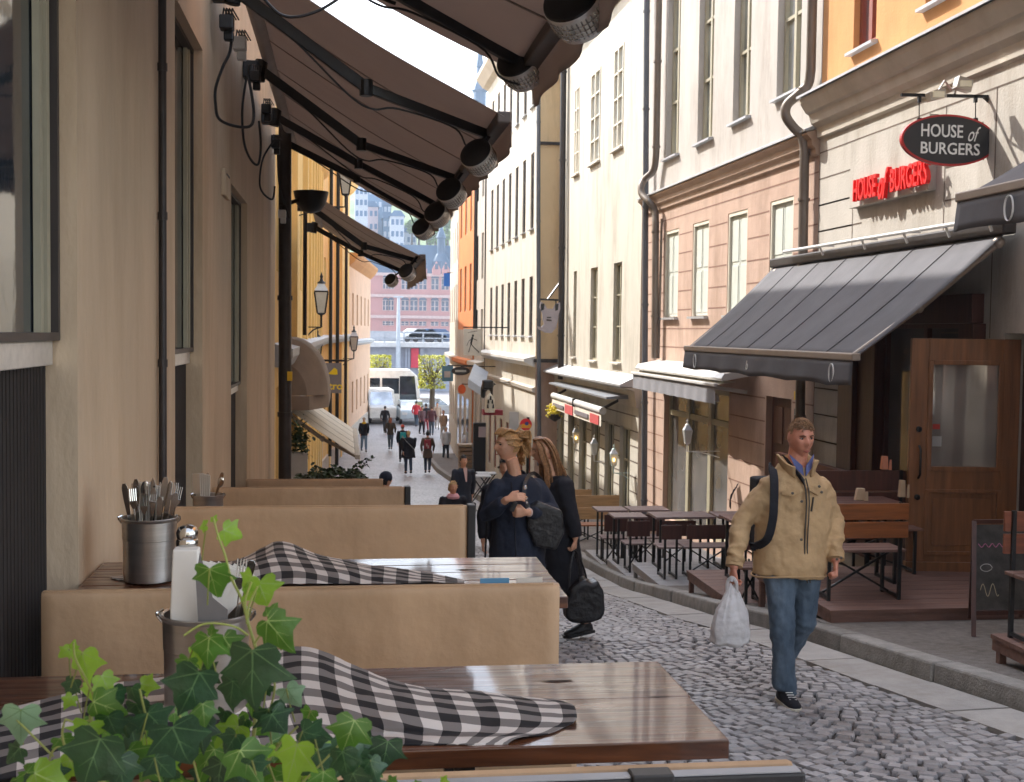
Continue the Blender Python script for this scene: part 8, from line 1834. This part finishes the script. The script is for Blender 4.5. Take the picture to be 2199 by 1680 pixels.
for (x, y, sz, ang, cls, dd) in ((665, 1390, 260, 200, 1, 1.36), (640, 1580, 250, 170, 0, 1.34), (815, 1610, 190, 160, 0, 1.36), (320, 1560, 330, 195, 2, 1.30), (472, 1450, 140, 165, 0, 1.4), (235, 1320, 230, 150, 0, 1.42), (455, 1390, 220, 110, 0, 1.45), (160, 1510, 130, 190, 2, 1.38), (320, 1160, 200, 150, 3, 1.48),
                                 (720, 1690, 200, 150, 0, 1.32), (1080, 1690, 60, 60, 1, 1.33), (1245, 1665, 60, 20, 2, 1.33), (930, 1680, 90, 120, 1, 1.34), (500, 1680, 200, 190, 1, 1.32), (90, 1600, 200, 170, 0, 1.36)):
    big.append((*z2_(x, y), sz / 2.837, ang, cls, dd))
ivy = thing('ivy_plant', 'potted ivy with dark and bright green leaves in front of the first table', 'plant', D(430, 1900, 1.5))
fo = MB(); bases = []
for b_ in big: bases.append(ivy_leaf(fo, *b_[:5], b_[5], None if b_[2] < 60 else (rl.uniform(-.45, .2), rl.uniform(-.4, .4))))
for i in range(95):
    u = rl.uniform(40, 830); lim = 1575 + 60 * abs((u - 480) / 400) ** 2 + 25 * math.sin(u / 45); v = lim + rl.random() ** .8 * (1760 - lim) 
    bases.append(ivy_leaf(fo, u, v, rl.uniform(45, 95), rl.uniform(120, 240), rl.choice((0, 0, 0, 1, 1, 2)), rl.uniform(1.45, 1.75)))
for (u, v) in ((560, 1480), (540, 1520), (510, 1470), (570, 1560), (520, 1560), (480, 1540), (420, 1500), (390, 1540), (330, 1560), (250, 1500), (220, 1560), (610, 1600), (660, 1540), (580, 1420), (430, 1570), (300, 1530), (180, 1560), (450, 1450)):
    bases.append(ivy_leaf(fo, u, v, rl.uniform(40, 70), rl.uniform(120, 240), rl.choice((0, 0, 1)), rl.uniform(1.55, 1.65)))
fo.build('foliage', LM, ivy, smooth=True, sharp=0)
sm_ = MB(); brown = simple('ivy stem', (.14, .10, .04), .6, c2=(.30, .34, .08))
stems = [[(458, 1112), (468, 1150), (484, 1195), (496, 1240), (520, 1290), (533, 1340), (547, 1385), (556, 1430), (550, 1500), (545, 1580), (520, 1700)],
         [(158, 1380), (162, 1415), (185, 1460), (202, 1500), (195, 1540), (205, 1600)], [(140, 1545), (134, 1580), (150, 1625), (195, 1665), (260, 1700)], [(30, 1540), (80, 1590), (115, 1625)], [(100, 1660), (110, 1620), (125, 1605), (150, 1612)],
         [(395, 1365), (440, 1340), (500, 1345), (533, 1365)], [(540, 1250), (527, 1290), (530, 1330)], [(585, 1350), (562, 1362), (545, 1385)], [(553, 1260), (535, 1300), (530, 1340)], [(640, 1560), (600, 1600), (560, 1660)], [(728, 1600), (690, 1640), (640, 1690)], [(300, 1480), (320, 1560), (360, 1660)], [(380, 1520), (400, 1580), (430, 1690)], [(140, 1545), (165, 1552), (190, 1548)], [(560, 1430), (590, 1470), (575, 1540)]]
for i, st in enumerate(stems):
    P3 = [D(u, v, 1.50 if i in (0, 1) else 1.45) for u, v in st]; sm_.tube(crp(P3, 40), [.0011 + .0016 * k / 40 for k in range(41)] if i < 3 else .0013, 6)
rt = D(430, 1850, 1.6)
for q in bases[::2]: 
    e = q + Vector((rl.uniform(-.02, .02), .03, -.05)); sm_.tube(crp([q, q.lerp(e, .5) + Vector((0, -.004, .0)), e], 6), .0010, 5)
sm_.build('stems', brown, ivy, smooth=True)
# window box the ivy grows from, just below the picture
q = D(430, 1830, 1.62); MB().lohi((q.x - .30, q.y - .12, q.z - .30), (q.x + .30, q.y + .12, q.z - .02)).build('flower_box', 'metal_dark', ivy, bevel=.01)
# ------------------------------------------------------------------ the air over the harbour
hz_ = MB().lohi((-310, -30, -12), (330, 640, 120)); m_ = bpy.data.materials.new('pale air'); m_.use_nodes = True; t = m_.node_tree; t.nodes.clear()
pv_ = t.nodes.new('ShaderNodeVolumePrincipled'); pv_.inputs['Color'].default_value = (.72, .82, .95, 1); pv_.inputs['Density'].default_value = .0007; o_ = t.nodes.new('ShaderNodeOutputMaterial'); t.links.new(pv_.outputs[0], o_.inputs['Volume'])
struct('haze', hz_, m_, kind='stuff')
scene.cycles.volume_bounces = 0
